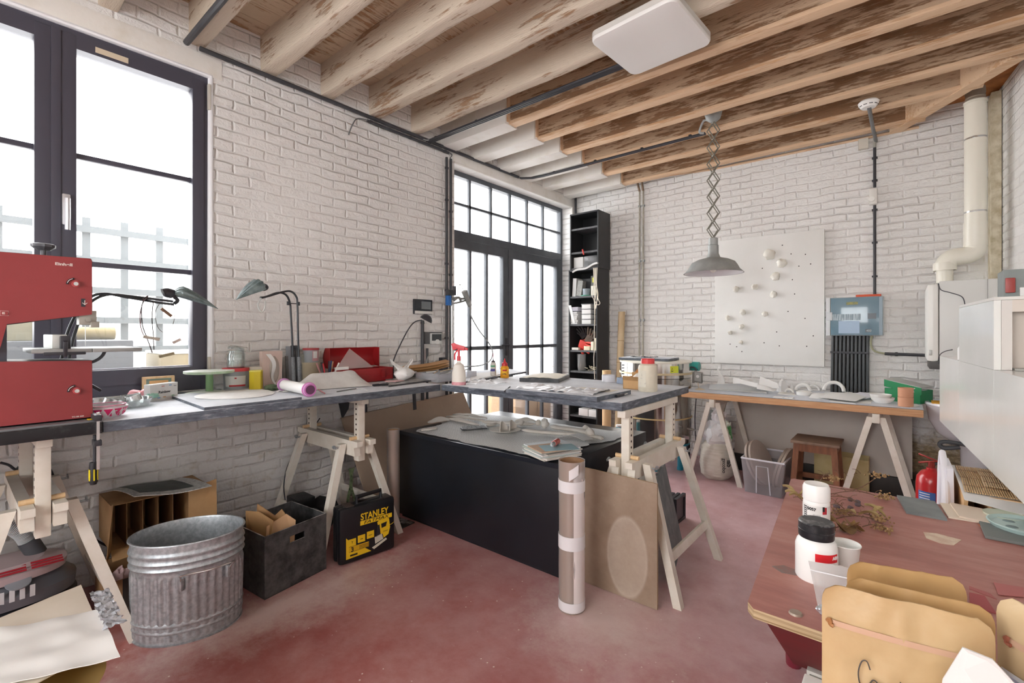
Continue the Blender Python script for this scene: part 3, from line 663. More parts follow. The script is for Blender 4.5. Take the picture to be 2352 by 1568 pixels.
# dark slats leaning behind lamp
for k, (px0, px1, h, cc, x) in enumerate(((650, 657, .20, '7b7a76', -3.2), (658, 664, .205, '5c5d5c', -3.22), (661, 672, .27, '8d949c', -3.26), (672, 680, .275, '20232a', -3.27), (682, 690, .275, '3a3f46', -3.27))):
    ya = {650: (-3.2,1.452,1.099)[1], 658: (-3.22,1.484,1.096)[1], 661: (-3.26,1.509,1.093)[1], 672: (-3.27,1.547,1.09)[1], 682: (-3.27,1.577,1.088)[1]}[px0]
    yb2 = {657: (-3.2,1.472,1.098)[1], 664: (-3.22,1.502,1.095)[1], 672: (-3.26,1.539,1.091)[1], 680: (-3.27,1.574,1.088)[1], 690: (-3.27,1.605,1.086)[1]}[px1]
    o = G().cbox((x-.01, (ya+yb2)/2, zt+h/2), (.012, yb2-ya, h), ry=-.08, bev=.002).build('slate_strip', mat(cc, .6, dust=.55)); tag(o, ['dusty grey slat leftmost of the upright bundle by the lamp', 'thin dark slat second from left in the upright bundle', 'tall pale grey slat behind the lamp foot', 'tall black slat between the two lamp tubes', 'tall dark grey slat rightmost behind the lamp tubes'][k], 'slat', 'upright slats behind the desk lamp')
# small tub on box
c = V((-3.27,1.694,0.987)); t = T('storage_tin', 'beige lidded tub under the small red-lidded tub', 'tub', (-3.26, c.y, zt))
zb_ = (-3.26,1.695,1.141)[2]
ya, yb2 = (-3.2,1.62,1.119)[1], (-3.2,1.722,1.114)[1]
G().lathe([(0, 0), (.062, 0), (.066, zb_-zt-.008), (.069, zb_-zt-.008), (.069, zb_-zt), (0, zb_-zt)], (-3.25, (ya+yb2)/2, zt), 30).build('body', mat('b7ab90', .6, dust=.4), t)
t, c = tub((-3.25, (ya+yb2)/2, 0), zb_, .052, .1, M_GREYP, mat('b8454a', .5), 'plaster_tub', 'small grey tub with red lid standing on the beige tub', .95)
fa = facing(c); curved_label(t, c, .0515, .0525, zb_+.01, zb_+.08, fa+.2, fa+1.2, mat('c9969a', .5)); curved_label(t, c, .0522, .0532, zb_+.03, zb_+.078, fa+.3, fa+.9, M_PAPER, 'label_field')
o = G().cbox((-3.26, (-3.26,1.622,1.086)[1], zt+.11), (.03, .07, .21), bev=.02).build('whetstone', mat('8b8b82', .8, col2='75756e', vs=30)); tag(o, 'speckled grey rounded stone slab right of the lamp', 'stone')
# tool cup with pens
c = V((-3.778,2.08,0.987)); c.x = -2.98
c = V((-3.12,1.724,1.087)); t = T('tool_pot', 'low pot of pens and modelling tools left of the red toolbox', 'pot', (c.x, c.y, zt))
G().lathe([(0, 0), (.045, 0), (.05, .08), (.046, .08), (.042, .005), (0, .005)], (c.x, c.y, zt), 28).build('pot_body', mat('57585a', .6, dust=.4), t)
pens = [('d9a0a0', -.04, -.03), ('20232a', -.025, -.01), ('26407a', .02, .0), ('e7e4dc', .05, .02), ('c9a184', .035, -.015), ('3a3a40', .0, .02), ('d0444a', -.03, .02)]
for k, (cc, dy, dx) in enumerate(pens):
    o = G().cyl((c.x+dx*.4, c.y+dy*.4, zt+.01), (c.x+dx*1.2, c.y+dy*1.5, zt+.15+.008*(k % 3)), .0055, n=8).build('pen', mat(cc, .4)); tag(o, ['pink handled tool leaning left in the tool pot', 'black marker in the tool pot', 'dark blue marker in the tool pot', 'white pen leaning right in the tool pot', 'brown wooden tool in the tool pot', 'grey tool upright in the tool pot', 'red pen in the tool pot'][k], 'pen', 'pens and tools in the low pot')
# red toolbox, open
p0, p1 = V((-3,1.781,1.053)), V((-2.78,2.032,1.023))
t = T('toolbox', 'red metal toolbox standing open against the left wall', 'toolbox', (-2.98, 2.0, zt))
YA, YB2 = (-3.15,1.784,1.05)[1], (-3.02,2.207,1.022)[1]
g = G(); x0, x1, h = -3.20, -3.02, .1
for lo, hi in (((x0, YA, zt), (x1, YB2, zt+.004)), ((x0, YA, zt), (x0+.004, YB2, zt+h)), ((x1-.004, YA, zt), (x1, YB2, zt+h)), ((x0, YA, zt), (x1, YA+.004, zt+h)), ((x0, YB2-.004, zt), (x1, YB2, zt+h))): g.box(lo, hi)
g.box((x1, YA, zt+h-.012), (x1+.003, YB2, zt+h)).box((x1, YA, zt+.045), (x1+.0025, YB2, zt+.05))
g.build('tray', M_RED, t, 0)
# lid tilted back: curved section
def lid(u, v):
    a = -1.0+2.0*v
    yy = YA+(YB2-YA)*u
    rise = .145
    return (x0-.035-.035*math.cos(a*1.4)-.02, yy, zt+h+.005+rise*(v))
g = G(); g.grid(lid, 2, 14, .003)
for e in (YA, YB2-.004):
    pts = [V(lid(0, k/14)) for k in range(15)]; pts = [V(p.x, e, p.z) for p in pts]
    g.prism(pts+[V(x0+.0, e, zt+h+.15), V(x0+.0, e, zt+h)], (0, .004, 0))
g.build('lid', mat('a32529', .35), t, 30)
yl = (YA*.45+YB2*.55)
G().box((x1+.003, YB2-.11, zt+.03), (x1+.012, YB2-.075, zt+.085), .004).build('latch', M_RED, t)
G().box((x0-.06, YB2+.002, zt+.14), (x0-.02, YB2+.008, zt+.2), .003).build('side_clip', mat('7a7f7c', .5, .5), t)
# acrylic triangle
a, b, c = V((-3.12,1.897,1.235)), V((-3.08,1.768,1.061)), V((-3.08,2.073,1.067))
b.z = c.z = zt+.104
o = G().prism([a, b, c], (-.003, 0, 0)).build('set_square', M_PMMA, smooth=0); tag(o, 'clear pinkish triangular set square leaning in the red toolbox', 'set square')
o = G().cbox((-3.03, (-3.03,1.782,1.057)[1], zt+.113), (.012, .1, .02), rx=.02).build('rubber_block', M_PLAST); tag(o, 'small cream block on the near edge of the toolbox left end', 'block')
# white film sheet
C0 = [V((-2.9,1.29,1.035)), V((-3,1.473,1.088)), V((-3,1.936,1.058)), V((-2.78,1.864,0.994))]
def sheet(u, v):
    p = lerp(lerp(C0[0], C0[3], u), lerp(C0[1], C0[2], u), v)
    k = min(1, v/.7); return V(p.x, p.y, zt+.004+.098*k*(1 if v < .85 else 1-(v-.85)*5)*min(1, u*4+.15)*min(1, (1-u)*5+.1)+.016*noise.noise(V(u*5, v*3, 1))*k)

o = G().grid(sheet, 30, 14, .0012).build('plastic_sheet', mat('e3e2df', .35, col2='d3d0cd', vs=10, bump=.4, bs=12, bd=.01)); tag(o, 'crumpled translucent white sheet in front of the red toolbox', 'sheet')
# rolling pin
a, b = V((-2.965,1.348,1.02)), V((-2.584,1.323,1.02)); a.z = b.z = zt+.041
t = T('rolling_pin', 'white rolling pin with pink end rings on the wall bench', 'rolling pin', ((a+b)/2).to_tuple())
ax = (b-a).normalized()
G().cyl(a, b, .031, n=32, cap=True).build('barrel', M_WHT, t)
G().cyl(a+ax*.004, a+ax*.018, .04, n=32).build('end_ring', mat('c98fc4', .4), t)
for k, (r, cc) in enumerate(((.041, 'd17fb8'), (.0365, 'd9b2da'), (.0335, 'c777b5'))): G().cyl(b-ax*(.016-k*.007), b-ax*(.008-k*.007), r, n=32).build('end_ring', mat(cc, .4), t)
G().cyl(b-ax*.001, b+ax*.0065, .026, n=28).build('end_recess', mat('5d3552', .6), t)
# grey board with plaster disc
P1, P2, P3_ = V((-3.15,0.808,1)), V((-2.417,0.778,1)), V((-2.516,1.242,1)); P4 = P1+P3_-P2
P2.x = P3_.x = -2.515
o = G().prism([V(p.x, p.y, zt) for p in (P1, P2, P3_, P4)], (0, 0, .014)).build('work_board', M_TOP, smooth=0); tag(o, 'grey board lying on the wall bench with a thin clay disc on it', 'board')
c = V((-2.878,1.052,1.003)); o = G().lathe([(0, 0), (.19, 0), (.195, .004), (.185, .008), (.0, .009)], (c.x, c.y, zt+.0142), 48, fn=lambda a, z: 1+.04*math.sin(3*a+1)+.015*math.sin(11*a)).build('plaster_disc', M_PLAST); tag(o, 'thin uneven white plaster disc on the grey board', 'disc')
# small tools
def stick(p0, p1, r, m, name, label, cat, g=None):
    o = G().cyl(p0, p1, r, n=8).build(name, m); return tag(o, label, cat, g)
stick((-2.877,1.52,0.992), (-2.813,1.866,0.992), .003, mat('8c8c8a', .6), 'modelling_tool', 'long thin grey tool along the edge of the white sheet', 'tool')
stick((-2.663,1.534,0.991), (-2.714,1.697,0.991), .0035, mat('7b7b78', .6), 'modelling_tool', 'short grey rod near the bench edge, right of the rolling pin', 'tool')
stick((-2.71,1.701,0.991), (-2.575,1.692,0.991), .0025, mat('c9c9c6', .5), 'needle_tool', 'thin pale needle beside the short grey rod', 'tool')
stick((-2.857,1.517,0.991), (-2.642,1.444,0.991), .0035, mat('d98d92', .5), 'pencil', 'short pink pencil stub right of the rolling pin', 'pencil')
c = V((-2.76,1.906,0.986)); t = T('scissors', 'black handled scissors between the white sheet and black tray', 'scissors', (c.x, c.y, zt))
G().tube([c+V(0, -.05, .008)]+[c+V(.02*math.sin(a), -.05+.03*math.cos(a)+.03, .01) for a in [k*.7 for k in range(9)]], .006, 6).tube([c+V(.03+.018*math.sin(a), .02+.028*math.cos(a), .012) for a in [k*.7 for k in range(10)]], .006, 6).build('handle', M_BLACK, t)
G().cbox(c+V(.01, .09, .006), (.012, .12, .003), rz=.15).build('blade', M_STEEL, t)
# black tray board with things
A_ = [V((-2.648,1.9,0.992)), V((-2.711,2.375,0.992)), V((-3.062,2.551,0.992)), V((-3.03,2.143,0.983))]
o = G().prism([V(p.x, p.y, zt) for p in A_], (0, 0, .012)).build('black_tray', mat('1e2025', .4, dust=.5), smooth=0); tag(o, 'flat black tray near the corner of the wall bench', 'tray')
for k, (u, v) in enumerate(((.12, .5), (.2, .35))):
    p = lerp(lerp(A_[0], A_[1], u), lerp(A_[3], A_[2], u), v); o = G().cbox((p.x, p.y, zt+.0145+.003*k), (.05, .11, .004), rz=.4*k-.1).build('pink_card', mat('e3bcbc', .6)); tag(o, ['pink card under another on the black tray', 'upper pink card on the black tray'][k], 'card')
c = V((-2.86,2.187,0.987)); t = T('wrapped_bundle', 'lump wrapped in a knotted white plastic bag on the black tray', 'bag', (c.x, c.y, zt+.0125))
G().blob((c.x, c.y, zt+.058), (.06, .075, .048), 11, .25).build('bundle', mat('efeeec', .45, bump=.5, bs=14, bd=.01), t)
def ear(s, w=.045, L=.09):
    return lambda u, v: (c.x-.01+.008*math.sin(9*u+v*3), c.y+s*(.015+L*v)+(u-.5)*w*(1-.75*v), zt+.085+.07*v+.014*math.sin(8*u+s))
G().grid(ear(-1), 8, 8, .0015).build('knot_ear', mat('f3f2f0', .4), t); G().grid(ear(1, .055, .07), 8, 8, .0015).build('knot_ear', mat('f3f2f0', .4), t)
# folded leather
c = V((-3,2.558,1.042)); t = T('folded_leather', 'folded tan leather pieces at the corner of the benches', 'leather', (c.x, c.y, zt))
for k in range(3):
    G().grid(lambda u, v, k=k: (c.x-.05+.1*u, c.y-.17+.34*v-.04*k*(1-v), zt+.052+.018*k+.03*v*v+.018*math.sin(3.1*u)), 8, 12, .004).build('fold', mat(['a98255', 'c49a68', 'b88c5c'][k], .6), t)
o = G().cbox((c.x, c.y+.01, zt+.0255), (.12, .16, .05), bev=.008).build('grey_case', mat('9aa2a8', .5)); tag(o, 'grey plastic case under the folded leather', 'case')
o = G().cbox((c.x-.06, c.y-.17, zt+.02), (.12, .1, .038), bev=.004).build('dark_case', mat('4a4b48', .6, dust=.4)); tag(o, 'dark flat case left of the grey plastic case', 'case')
# clear tray with tools at corner
c = V((-2.75,2.513,0.996)); t = T('clear_tray', 'cloudy plastic tray full of small tools at the bench corner', 'tray', (c.x, c.y, zt))
g = G(); sx, sy, h = .13, .2, .06
for lo, hi in (((-sx, -sy, 0), (sx, sy, .003)), ((-sx, -sy, 0), (-sx+.003, sy, h)), ((sx-.003, -sy, 0), (sx, sy, h)), ((-sx, -sy, 0), (sx, -sy+.003, h)), ((-sx, sy-.003, 0), (sx, sy, h)), ((-sx-.006, -sy-.006, h-.003), (-sx+.003, sy+.006, h)), ((sx-.003, -sy-.006, h-.003), (sx+.006, sy+.006, h))): g.box([c.x+lo[0], c.y+lo[1], zt+lo[2]], [c.x+hi[0], c.y+hi[1], zt+hi[2]])
g.build('tray_body', M_TUB, t, 0)
for k in range(9):
    a = V(c.x+RND.uniform(-.09, .09), c.y+RND.uniform(-.15, .1), zt+.04+.004*k); b = a+V(RND.uniform(-.05, .05), RND.uniform(.05, .12), RND.uniform(0, .02))
    o = G().cyl(a, b, .004, n=6).build('modelling_tool', mat(['8d8d8a', 'd8d6d0', '6a6b6c', 'b7a58a'][k % 4], .5)); tag(o, ['grey','cream','dark','tan','long grey','short cream','thin dark','stubby tan','worn grey'][k]+' modelling tool lying in the clear tray at the bench corner', 'tool', 'small tools in the clear tray')
# ---- desk lamps
M_LAMP = mat('3d4044', .35, .3); M_SHELL = mat('8d9ea0', .3, .3, col2='5a6b6c', vs=20)
def shell_shade(t, p, d, L, w, flip=1):
    # fan shaped ribbed shade opening along d
    d = V(d).normalized(); side = d.cross(V(0, 0, 1)).normalized()
    g = G()
    def fn(u, v):
        a = (u-.5)*math.pi; r = w*(.35+.65*math.sin(v*1.9)) if v < .82 else w*(1-.0)*(1-(v-.82)*3.2)
        r = w*min(1, (v+.03)/.22)**.6*max(.03, 1-v**1.7)
        r *= 1+.05*math.cos(u*math.pi*14)
        return V(p)+d*(L*v)+side*(r*math.sin(a))+V(0, 0, 1)*(r*.95*math.cos(a)-v*v*L*.10)
    g.grid(fn, 42, 14, .002); g.build('shade', M_SHELL, t, 60)
    G().blob(V(p)-d*.015+V(0, 0, .004), (.03, .03, .024), 1, .05).build('lamp_housing', M_BLKC, t)
L2 = [(-3.08,1.471,1.041), (-3.08,1.457,1.304), (-3.08,1.448,1.475), (-3.08,1.443,1.54), (-3.07,1.415,1.592), (-3.06,1.361,1.605), (-3.04,1.278,1.574), (-3.03,1.243,1.564)]
L3 = [(-3.06,1.499,1.04), (-3.06,1.487,1.304), (-3.06,1.482,1.533), (-3.06,1.473,1.589), (-3.06,1.439,1.618), (-3.05,1.384,1.611), (-3.03,1.274,1.573), (-3.02,1.234,1.565)]
t = T('desk_lamp', 'dark twin-tube desk lamp with a ribbed shell shade before the brick wall', 'lamp', (L2[0][0], L2[0][1], zt))
L2[0] = (L2[0][0], L2[0][1], zt+.02); L3[0] = (L3[0][0], L3[0][1], zt+.02)
G().tube(L2, .0065, 10, 5).build('arm', M_LAMP, t); G().tube(L3, .0065, 10, 5).build('arm', M_LAMP, t)
for Lx in (L2, L3): G().cyl(Lx[0], lerp(Lx[0], Lx[1], .62), .0125, n=14).build('lower_sleeve', mat('565a60', .5, col2='8a8d90', vs=90, st=(1, 1, 6), dust=.3), t)
q = V((-3.07,1.463,1.541)); G().cyl(q+V(0, -.035, 0), q+V(0, .035, 0), .003, n=8).cyl(q+V(0, -.035, -.012), q+V(0, -.035, .012), .010, n=10).cyl(q+V(0, .03, -.012), q+V(0, .03, .012), .010, n=10).build('bracket', M_LAMP, t)
G().lathe([(0, 0), (.085, 0), (.085, .012), (.02, .022), (0, .022)], (-3.07, V(L2[0]).y+.02, zt), 32).build('foot', M_LAMP, t)
shell_shade(t, (-3.02,1.239,1.621), V((-2.96,1.089,1.564))-V((-3.02,1.239,1.621)), .19, .075)
t2 = G().tube([(-3,1.231,1.561), (-3,1.211,1.518), (-3,1.231,1.477), (-3,1.251,1.499), (-3,1.254,1.547)], .004, 8, 5).build('cable_loop', mat('d9dcd8', .5)); tag(t2, 'pale loop of cable hanging under the shell-shaded lamp', 'cable')
K = [(-2.95,0.319,1.073), (-2.95,0.352,1.298), (-2.95,0.393,1.439), (-2.93,0.435,1.513), (-2.92,0.488,1.536), (-2.9,0.565,1.523), (-2.86,0.677,1.502), (-2.84,0.745,1.493)]
K2 = [(-2.93,0.338,1.073), (-2.93,0.375,1.298), (-2.93,0.412,1.439), (-2.93,0.447,1.501), (-2.92,0.504,1.533), (-2.9,0.582,1.528), (-2.86,0.659,1.518), (-2.84,0.741,1.508)]
t = T('desk_lamp', 'twin-arm desk lamp with a green-edged shell shade reaching across the window', 'lamp', (-2.94, K[0][1], zt))
K[0] = (K[0][0], K[0][1], zt+.01); K2[0] = (K2[0][0], K2[0][1], zt+.01)
G().tube(K, .0065, 10, 5).build('arm', M_LAMP, t); G().tube(K2, .0065, 10, 5).build('arm', M_LAMP, t)
G().lathe([(0, 0), (.085, 0), (.085, .012), (.02, .022), (0, .022)], (-2.94, K[0][1]+.02, zt), 32).build('foot', M_LAMP, t)
G().tube([(-2.84,0.745,1.498), (-2.84,0.76,1.514), (-2.84,0.745,1.531)], .009, 10, 4).build('joint', M_BLKC, t)
shell_shade(t, (-2.84,0.741,1.541), V((-2.82,0.89,1.511))-V((-2.84,0.741,1.544)), .20, .062)
G().tube([(-2.84,0.697,1.55), (-2.84,0.717,1.555), (-2.84,0.75,1.544)], .02, 12, 4).build('neck', M_BLKC, t)
# wires & little sticks hanging on that lamp
for k, (P, lb) in enumerate((([(-2.86,0.625,1.516), (-2.86,0.611,1.443), (-2.86,0.614,1.375), (-2.86,0.628,1.333), (-2.86,0.638,1.337)], 'reddish twisted cord hanging left on the window lamp'),
        ([(-2.86,0.663,1.505), (-2.86,0.658,1.423), (-2.86,0.663,1.337), (-2.86,0.666,1.266)], 'dark cord hanging straight down from the window lamp'),
        ([(-2.86,0.621,1.516), (-2.86,0.642,1.53), (-2.85,0.616,1.485), (-2.86,0.618,1.401), (-2.86,0.63,1.348), (-2.86,0.647,1.294), (-2.86,0.659,1.251)], 'thin dark cord looped over the arm and hanging lowest'),
        ([(-2.86,0.699,1.511), (-2.86,0.672,1.456), (-2.86,0.681,1.38), (-2.86,0.713,1.35), (-2.86,0.742,1.385), (-2.86,0.754,1.459), (-2.86,0.739,1.503)], 'thin wire loop hanging nearest the shade of the window lamp'))):
    o = G().tube(P, .0024 if k < 3 else .0015, 6, 6).build('hanging_wire', mat(['8d6468', '4e4748', '5a5052', '8a8784'][k], .6)); tag(o, lb, 'cord')
for k, (a, b, lb) in enumerate((((-2.86,0.623,1.331), (-2.86,0.688,1.317), 'pale wooden handle of the cutting wire below the lamp arm'), ((-2.9,0.705,1.474), (-2.9,0.749,1.435), 'brown stick slanting under the window lamp shade'), ((-2.9,0.755,1.298), (-2.9,0.789,1.316), 'short pink-tipped stick at the right of the hanging wires'), ((-2.9,0.696,1.229), (-2.9,0.76,1.244), 'olive stick hanging lowest at the window'))):
    o = G().cyl(a, b, .0078, n=10).build('wooden_toggle', mat(['d8cfc0', '9c7a62', 'e0cfc8', 'a39878'][k], .6)); tag(o, lb, 'stick', 'sticks hanging before the window')
# lamp 3, small black
C3 = [(-3.2,2.343,1.087), (-3.2,2.351,1.144), (-3.2,2.434,1.292), (-3.18,2.495,1.401), (-3.15,2.53,1.445), (-3.12,2.575,1.456)]
t = T('desk_lamp', 'small black desk lamp with a dome shade under the intercom', 'lamp', (-3.2, C3[0][1], zt))
G().tube([(-3.2, C3[0][1], zt+.01)]+C3, .005, 8, 5).build('arm', M_BLKC, t)
G().lathe([(0, 0), (.07, 0), (.07, .012), (.015, .02), (0, .02)], (-3.2, C3[0][1], zt), 28).build('foot', M_BLKC, t)
q = V((-3.1,2.61,1.475)); R_ = Matrix.Translation(q) @ Matrix.Rotation(-.35, 4, 'X') @ Matrix.Rotation(.35, 4, 'Y')
G().lathe([(.055, -.022), (.05, -.004), (.036, .016), (.018, .026), (0, .028)], M=R_, n=28).lathe([(.053, -.022), (.048, -.004), (.034, .014), (0, .024)], M=R_, n=28).build('shade', M_BLKC, t)
G().lathe([(0, -.014), (.045, -.014), (.045, -.010), (0, -.01)], M=R_, n=24).build('reflector', mat('e6e4df', .3), t)
# =====================================================  GREY BENCH ITEMS
def on(p, z=ZT_): p = V(p); return V(p.x, p.y, z)
c = on((-2.398,2.305,0.987)); t = T('spray_bottle', 'white spray bottle with red trigger head, pink ring at its foot', 'spray bottle', c)
G().lathe([(0, 0), (.047, 0), (.049, .01), (.048, .085), (.034, .14), (.015, .155), (.014, .17), (0, .17)], c, 32).build('bottle_body', mat('ece7dd', .45), t)
G().lathe([(.0475, .001), (.0492, .001), (.0498, .02), (.0485, .022), (.0475, .001)], c, 32).build('foot_ring', mat('d98a93', .6, col2='e0aab0', vs=40), t)
MR = mat('e0525a', .4)
vd = V(.7, .3, 0).normalized()
hd = G().cyl(c+V(0, 0, .168), c+V(0, 0, .2), .0145, n=16).cyl(c+V(0, 0, .2), c+V(0, 0, .25), .009, n=12)
M_ = Matrix.Translation(c+V(0, 0, .262)) @ Matrix.Rotation(math.atan2(vd.y, vd.x), 4, 'Z')
hd.cbox((.005, 0, .0), (.085, .024, .034), ry=.25, bev=.01, M=M_).cbox((-.035, 0, .005), (.03, .02, .05), ry=-.3, bev=.008, M=M_).cyl(M_ @ V(.05, 0, -.01), M_ @ V(.066, 0, -.014), .009, n=12)
hd.build('spray_head', MR, t)
G().tube([M_ @ V(-.01, 0, -.02), M_ @ V(-.03, 0, -.05), M_ @ V(-.03, 0, -.09)], .006, 8, 4).build('trigger', MR, t)
def bottle(px, r, h, m, nm, label, cap, caph, spout, labcol=None):
    c = on(px); t = T(nm, label, 'bottle', c)
    G().lathe([(0, 0), (r, 0), (r*1.02, .005), (r, h*.86), (r*.75, h), (0, h)], c, 28).build('bottle_body', m, t)
    G().lathe([(0, h), (r*.72, h), (r*.66, h+caph*.5), (r*.3, h+caph*.7), (r*.18, h+caph), (r*.1, h+caph+spout), (0, h+caph+spout)], c, 20).build('cap', cap, t)
    return t, c
t, c = bottle((-2.556,2.841,0.987), .023, .125, mat('ddd9d4', .5, col2='c7c2ba', vs=60), 'glue_tube', 'slim white glue cartridge with a pink nozzle beside the yellow bottle', mat('4d4548', .5), .02, .045)
fa = facing(c); curved_label(t, c, .0238, .0238, .06, .075, fa-1.2, fa+1.2, M_PAPER); 
for (z0, z1, cc) in ((.985+.055, .985+.075, '4d4a8f'), (.985+.09, .985+.102, '4fa678')): curved_label(t, c, .0242, .0242, z0, z1, fa-1.1, fa+.6, mat(cc, .5), 'label_band')
G().cyl(c+V(0, 0, .16), c+V(0, 0, .2), .004, .002).build('nozzle', mat('d98a9a', .5), t)
t, c = bottle((-2.485,2.9,0.987), .034, .095, mat('f0a818', .4), 'glue_bottle', 'yellow glue bottle with a red pointed cap', mat('d22f37', .4), .045, .015)
fa = facing(c); curved_label(t, c, .0349, .0349, ZT_+.025, ZT_+.075, fa-.9, fa+.9, mat('f6c02a', .5, col2='c9402c', vs=60, lo=.55, hi=.6)); curved_label(t, c, .0352, .0352, ZT_+.055, ZT_+.068, fa-.5, fa+.5, mat('c9302c', .5), 'label_band'); curved_label(t, c, .0352, .0352, ZT_+.03, ZT_+.036, fa-.5, fa+.3, mat('5d4a20', .5), 'label_band')
o = G().prism([on((-2.406,2.373,0.99)), on((-3.046,3.043,0.99)), on((-2.917,3.474,0.99)), on((-2.609,3.345,0.99))], (0, 0, .016)).build('work_board', M_TOP, smooth=0); tag(o, 'grey board at the back of the bench behind the glue bottles', 'board')
o = G().prism([on((-2.394,2.405,1.01), 1.004), on((-2.817,2.866,1.01), 1.004), on((-2.779,3.073,1.01), 1.004), on((-2.604,3.043,1.01), 1.004)], (0, 0, .002)).build('paper_sheet', M_PAPER, smooth=0); tag(o, 'white paper sheet on the back board behind the spray bottle', 'paper')
def crumple(cx, cy, z, a, b, h, seed, m, label, name='crumpled_film', cat='plastic'):
    g = G()
    g.grid(lambda u, v: (cx+(u-.5)*2*a*(1-.1*math.sin(v*9+seed)), cy+(v-.5)*2*b*(1-.12*math.sin(u*8+seed)), z+.002+h*max(0, math.sin(u*3.14)*math.sin(v*3.14))*(.55+.9*noise.noise(V(u*7, v*7, seed)))+.004*noise.noise(V(u*22, v*22, seed))), 34, 34, .0008)
    o = g.build(name, m); return tag(o, label, cat)
M_CR = mat('e6e7ea', .3, col2='c9cbd0', vs=18, bump=.5, bs=25, bd=.006)
p = on((-2.358,2.49,0.99)); crumple(p.x, p.y, ZT_, .14, .13, .03, 1, M_CR, 'crumpled clear film on the bench right of the spray bottle')
A, B, C = on((-1.853,2.174,1.01)), on((-1.245,2.201,1.01)), on((-1.242,2.597,1.01)); D = A+C-B
o = G().prism([A, B, C, D], (0, 0, .024)).build('work_board', M_TOP, smooth=0); tag(o, 'large dusty grey board at the front of the bench with film and plaster on it', 'board')
o = G().prism([on((-2.167,2.169,0.995)), on((-1.884,2.195,0.995)), on((-2.023,2.419,0.995)), on((-2.317,2.424,0.995))], (0, 0, .008)).build('work_board', M_TOP, smooth=0); tag(o, 'small thin grey board left of the large one at the bench front', 'board')
q = lerp(lerp(A, B, .42), lerp(D, C, .42), .45); g = G()
g.grid(lambda u, v: lerp(lerp(A, B, .06+.86*u), lerp(D, C, .06+.8*u), .12+.55*v+.1*math.sin(u*7)*v)+V(0, 0, .025+.02*abs(noise.noise(V(u*9, v*5, 3)))+.01*math.sin(v*3.1)), 60, 20, .0008)
o = g.build('plastic_film', M_CR); tag(o, 'long crumpled film spread along the large grey board', 'plastic')
o = G().grid(lambda u, v: lerp(lerp(A, B, .5+.42*u), lerp(D, C, .5+.42*u), .55+.35*v)+V(0, 0, .0245+.006*math.sin(u*3.1)*math.sin(v*3.1)), 14, 8, .002).build('clay_sheet', mat('d8d2c6', .8)); tag(o, 'flat pale clay sheet on the right end of the large board', 'clay')
# notebook on black case
n0, n1, n2 = on((-2.201,2.737,1)), on((-1.923,2.844,1)), on((-2.067,3.213,1)); n3 = n0+n2-n1
o = G().prism([n0, n1, n2, n3], (0, 0, .028)).build('black_case', mat('2a2c30', .5, dust=.4), smooth=0); tag(o, 'flat black case with an open notebook on it', 'case')
t = T('open_notebook', 'open notebook with blank cream pages on the black case', 'notebook', n0+V(0, 0, .0285))
for s in (0, 1):
    G().grid(lambda u, v, s=s: lerp(lerp(n0, n1, .05+(.45*(s+u))), lerp(n3, n2, .05+.45*(s+u)), .06+.86*v)+V(0, 0, .029+.010*math.sin((u if s == 0 else 1-u)*2.2)), 10, 4, .006).build('page_block', mat('eee8da', .7), t)
# knife
c = on((-1.236,2.399,0.99)); d = (on((-1.23,2.549,0.99))-c); t = T('craft_knife', 'black craft knife near the front corner of the grey bench', 'knife', c)
ax = d.normalized(); G().cyl(c+V(0, 0, .008), c+ax*.085+V(0, 0, .009), .0085, .007, n=12).build('handle', mat('202226', .4), t)
G().tube([c+ax*.085+V(0, 0, .009), c+ax*.13+V(0, 0, .012)], .0035, 8).build('blade', M_STEEL, t)
# tapes
def roll(px, R0, w, m, label, name='tape_roll', cat='tape', z=ZT_):
    c = on(px, z); o = G().lathe([(R0*.72, 0), (R0, 0), (R0, w), (R0*.72, w), (R0*.72, 0)], c, 36).build(name, m); return tag(o, label, cat)
roll((-1.69,3.162,0.987), .049, .05, mat('dfe0e6', .35), 'white tape roll on the grey bench, left of the blue one')
roll((-1.559,3.113,0.987), .036, .042, mat('98a8bf', .35), 'blue-grey tape roll half behind the small cardboard box')
# cardboard box
a, b = on((-1.407,2.826,0.987)), on((-1.298,2.825,0.987)); d = b-a; dn = d.normalized(); nb = V(-dn.y, dn.x, 0); W_ = d.length
t = T('cardboard_box', 'small open cardboard box behind the white jug', 'box', (a+b)/2)
g = G()
for lo, hi, hh in ((0, 1, .085),): 
    g.prism([a, b+dn*.05, b+dn*.05+nb*.003, a+nb*.003], (0, 0, .055))
    g.prism([a, a+nb*.13, a+nb*.13+dn*.003, a+dn*.003], (0, 0, .075))
    g.prism([a+nb*.13, b+dn*.05+nb*.13, b+dn*.05+nb*.133, a+nb*.133], (0, 0, .10))
    g.prism([a, b+dn*.05, b+dn*.05+nb*.13, a+nb*.13], (0, 0, .003))
g.build('box_body', M_CARDL, t, 0)
G().prism([a+V(0, 0, .055), b+dn*.05+V(0, 0, .055), b+dn*.05-nb*.012+V(0, 0, .08), a+V(0, 0, .085)-nb*.01], nb*.003).build('front_flap', M_CARD, t, 0)
G().prism([a+nb*.13+dn*.02+V(0, 0, .1), b+nb*.13+dn*.05+V(0, 0, .1), b+nb*.13+dn*.05+V(0, 0, .14), a+nb*.135+dn*.06+V(0, 0, .145)], nb*.003).build('back_flap', mat('b97a3e', .7), t, 0)
o = G().blob(a+dn*.09+nb*.06+V(0, 0, .068), (.045, .045, .03), 8, .3).build('wrapped_lump', mat('ded9d2', .5, bump=.5, bs=20, bd=.01)); tag(o, 'white wrapped lump inside the small cardboard box', 'lump')
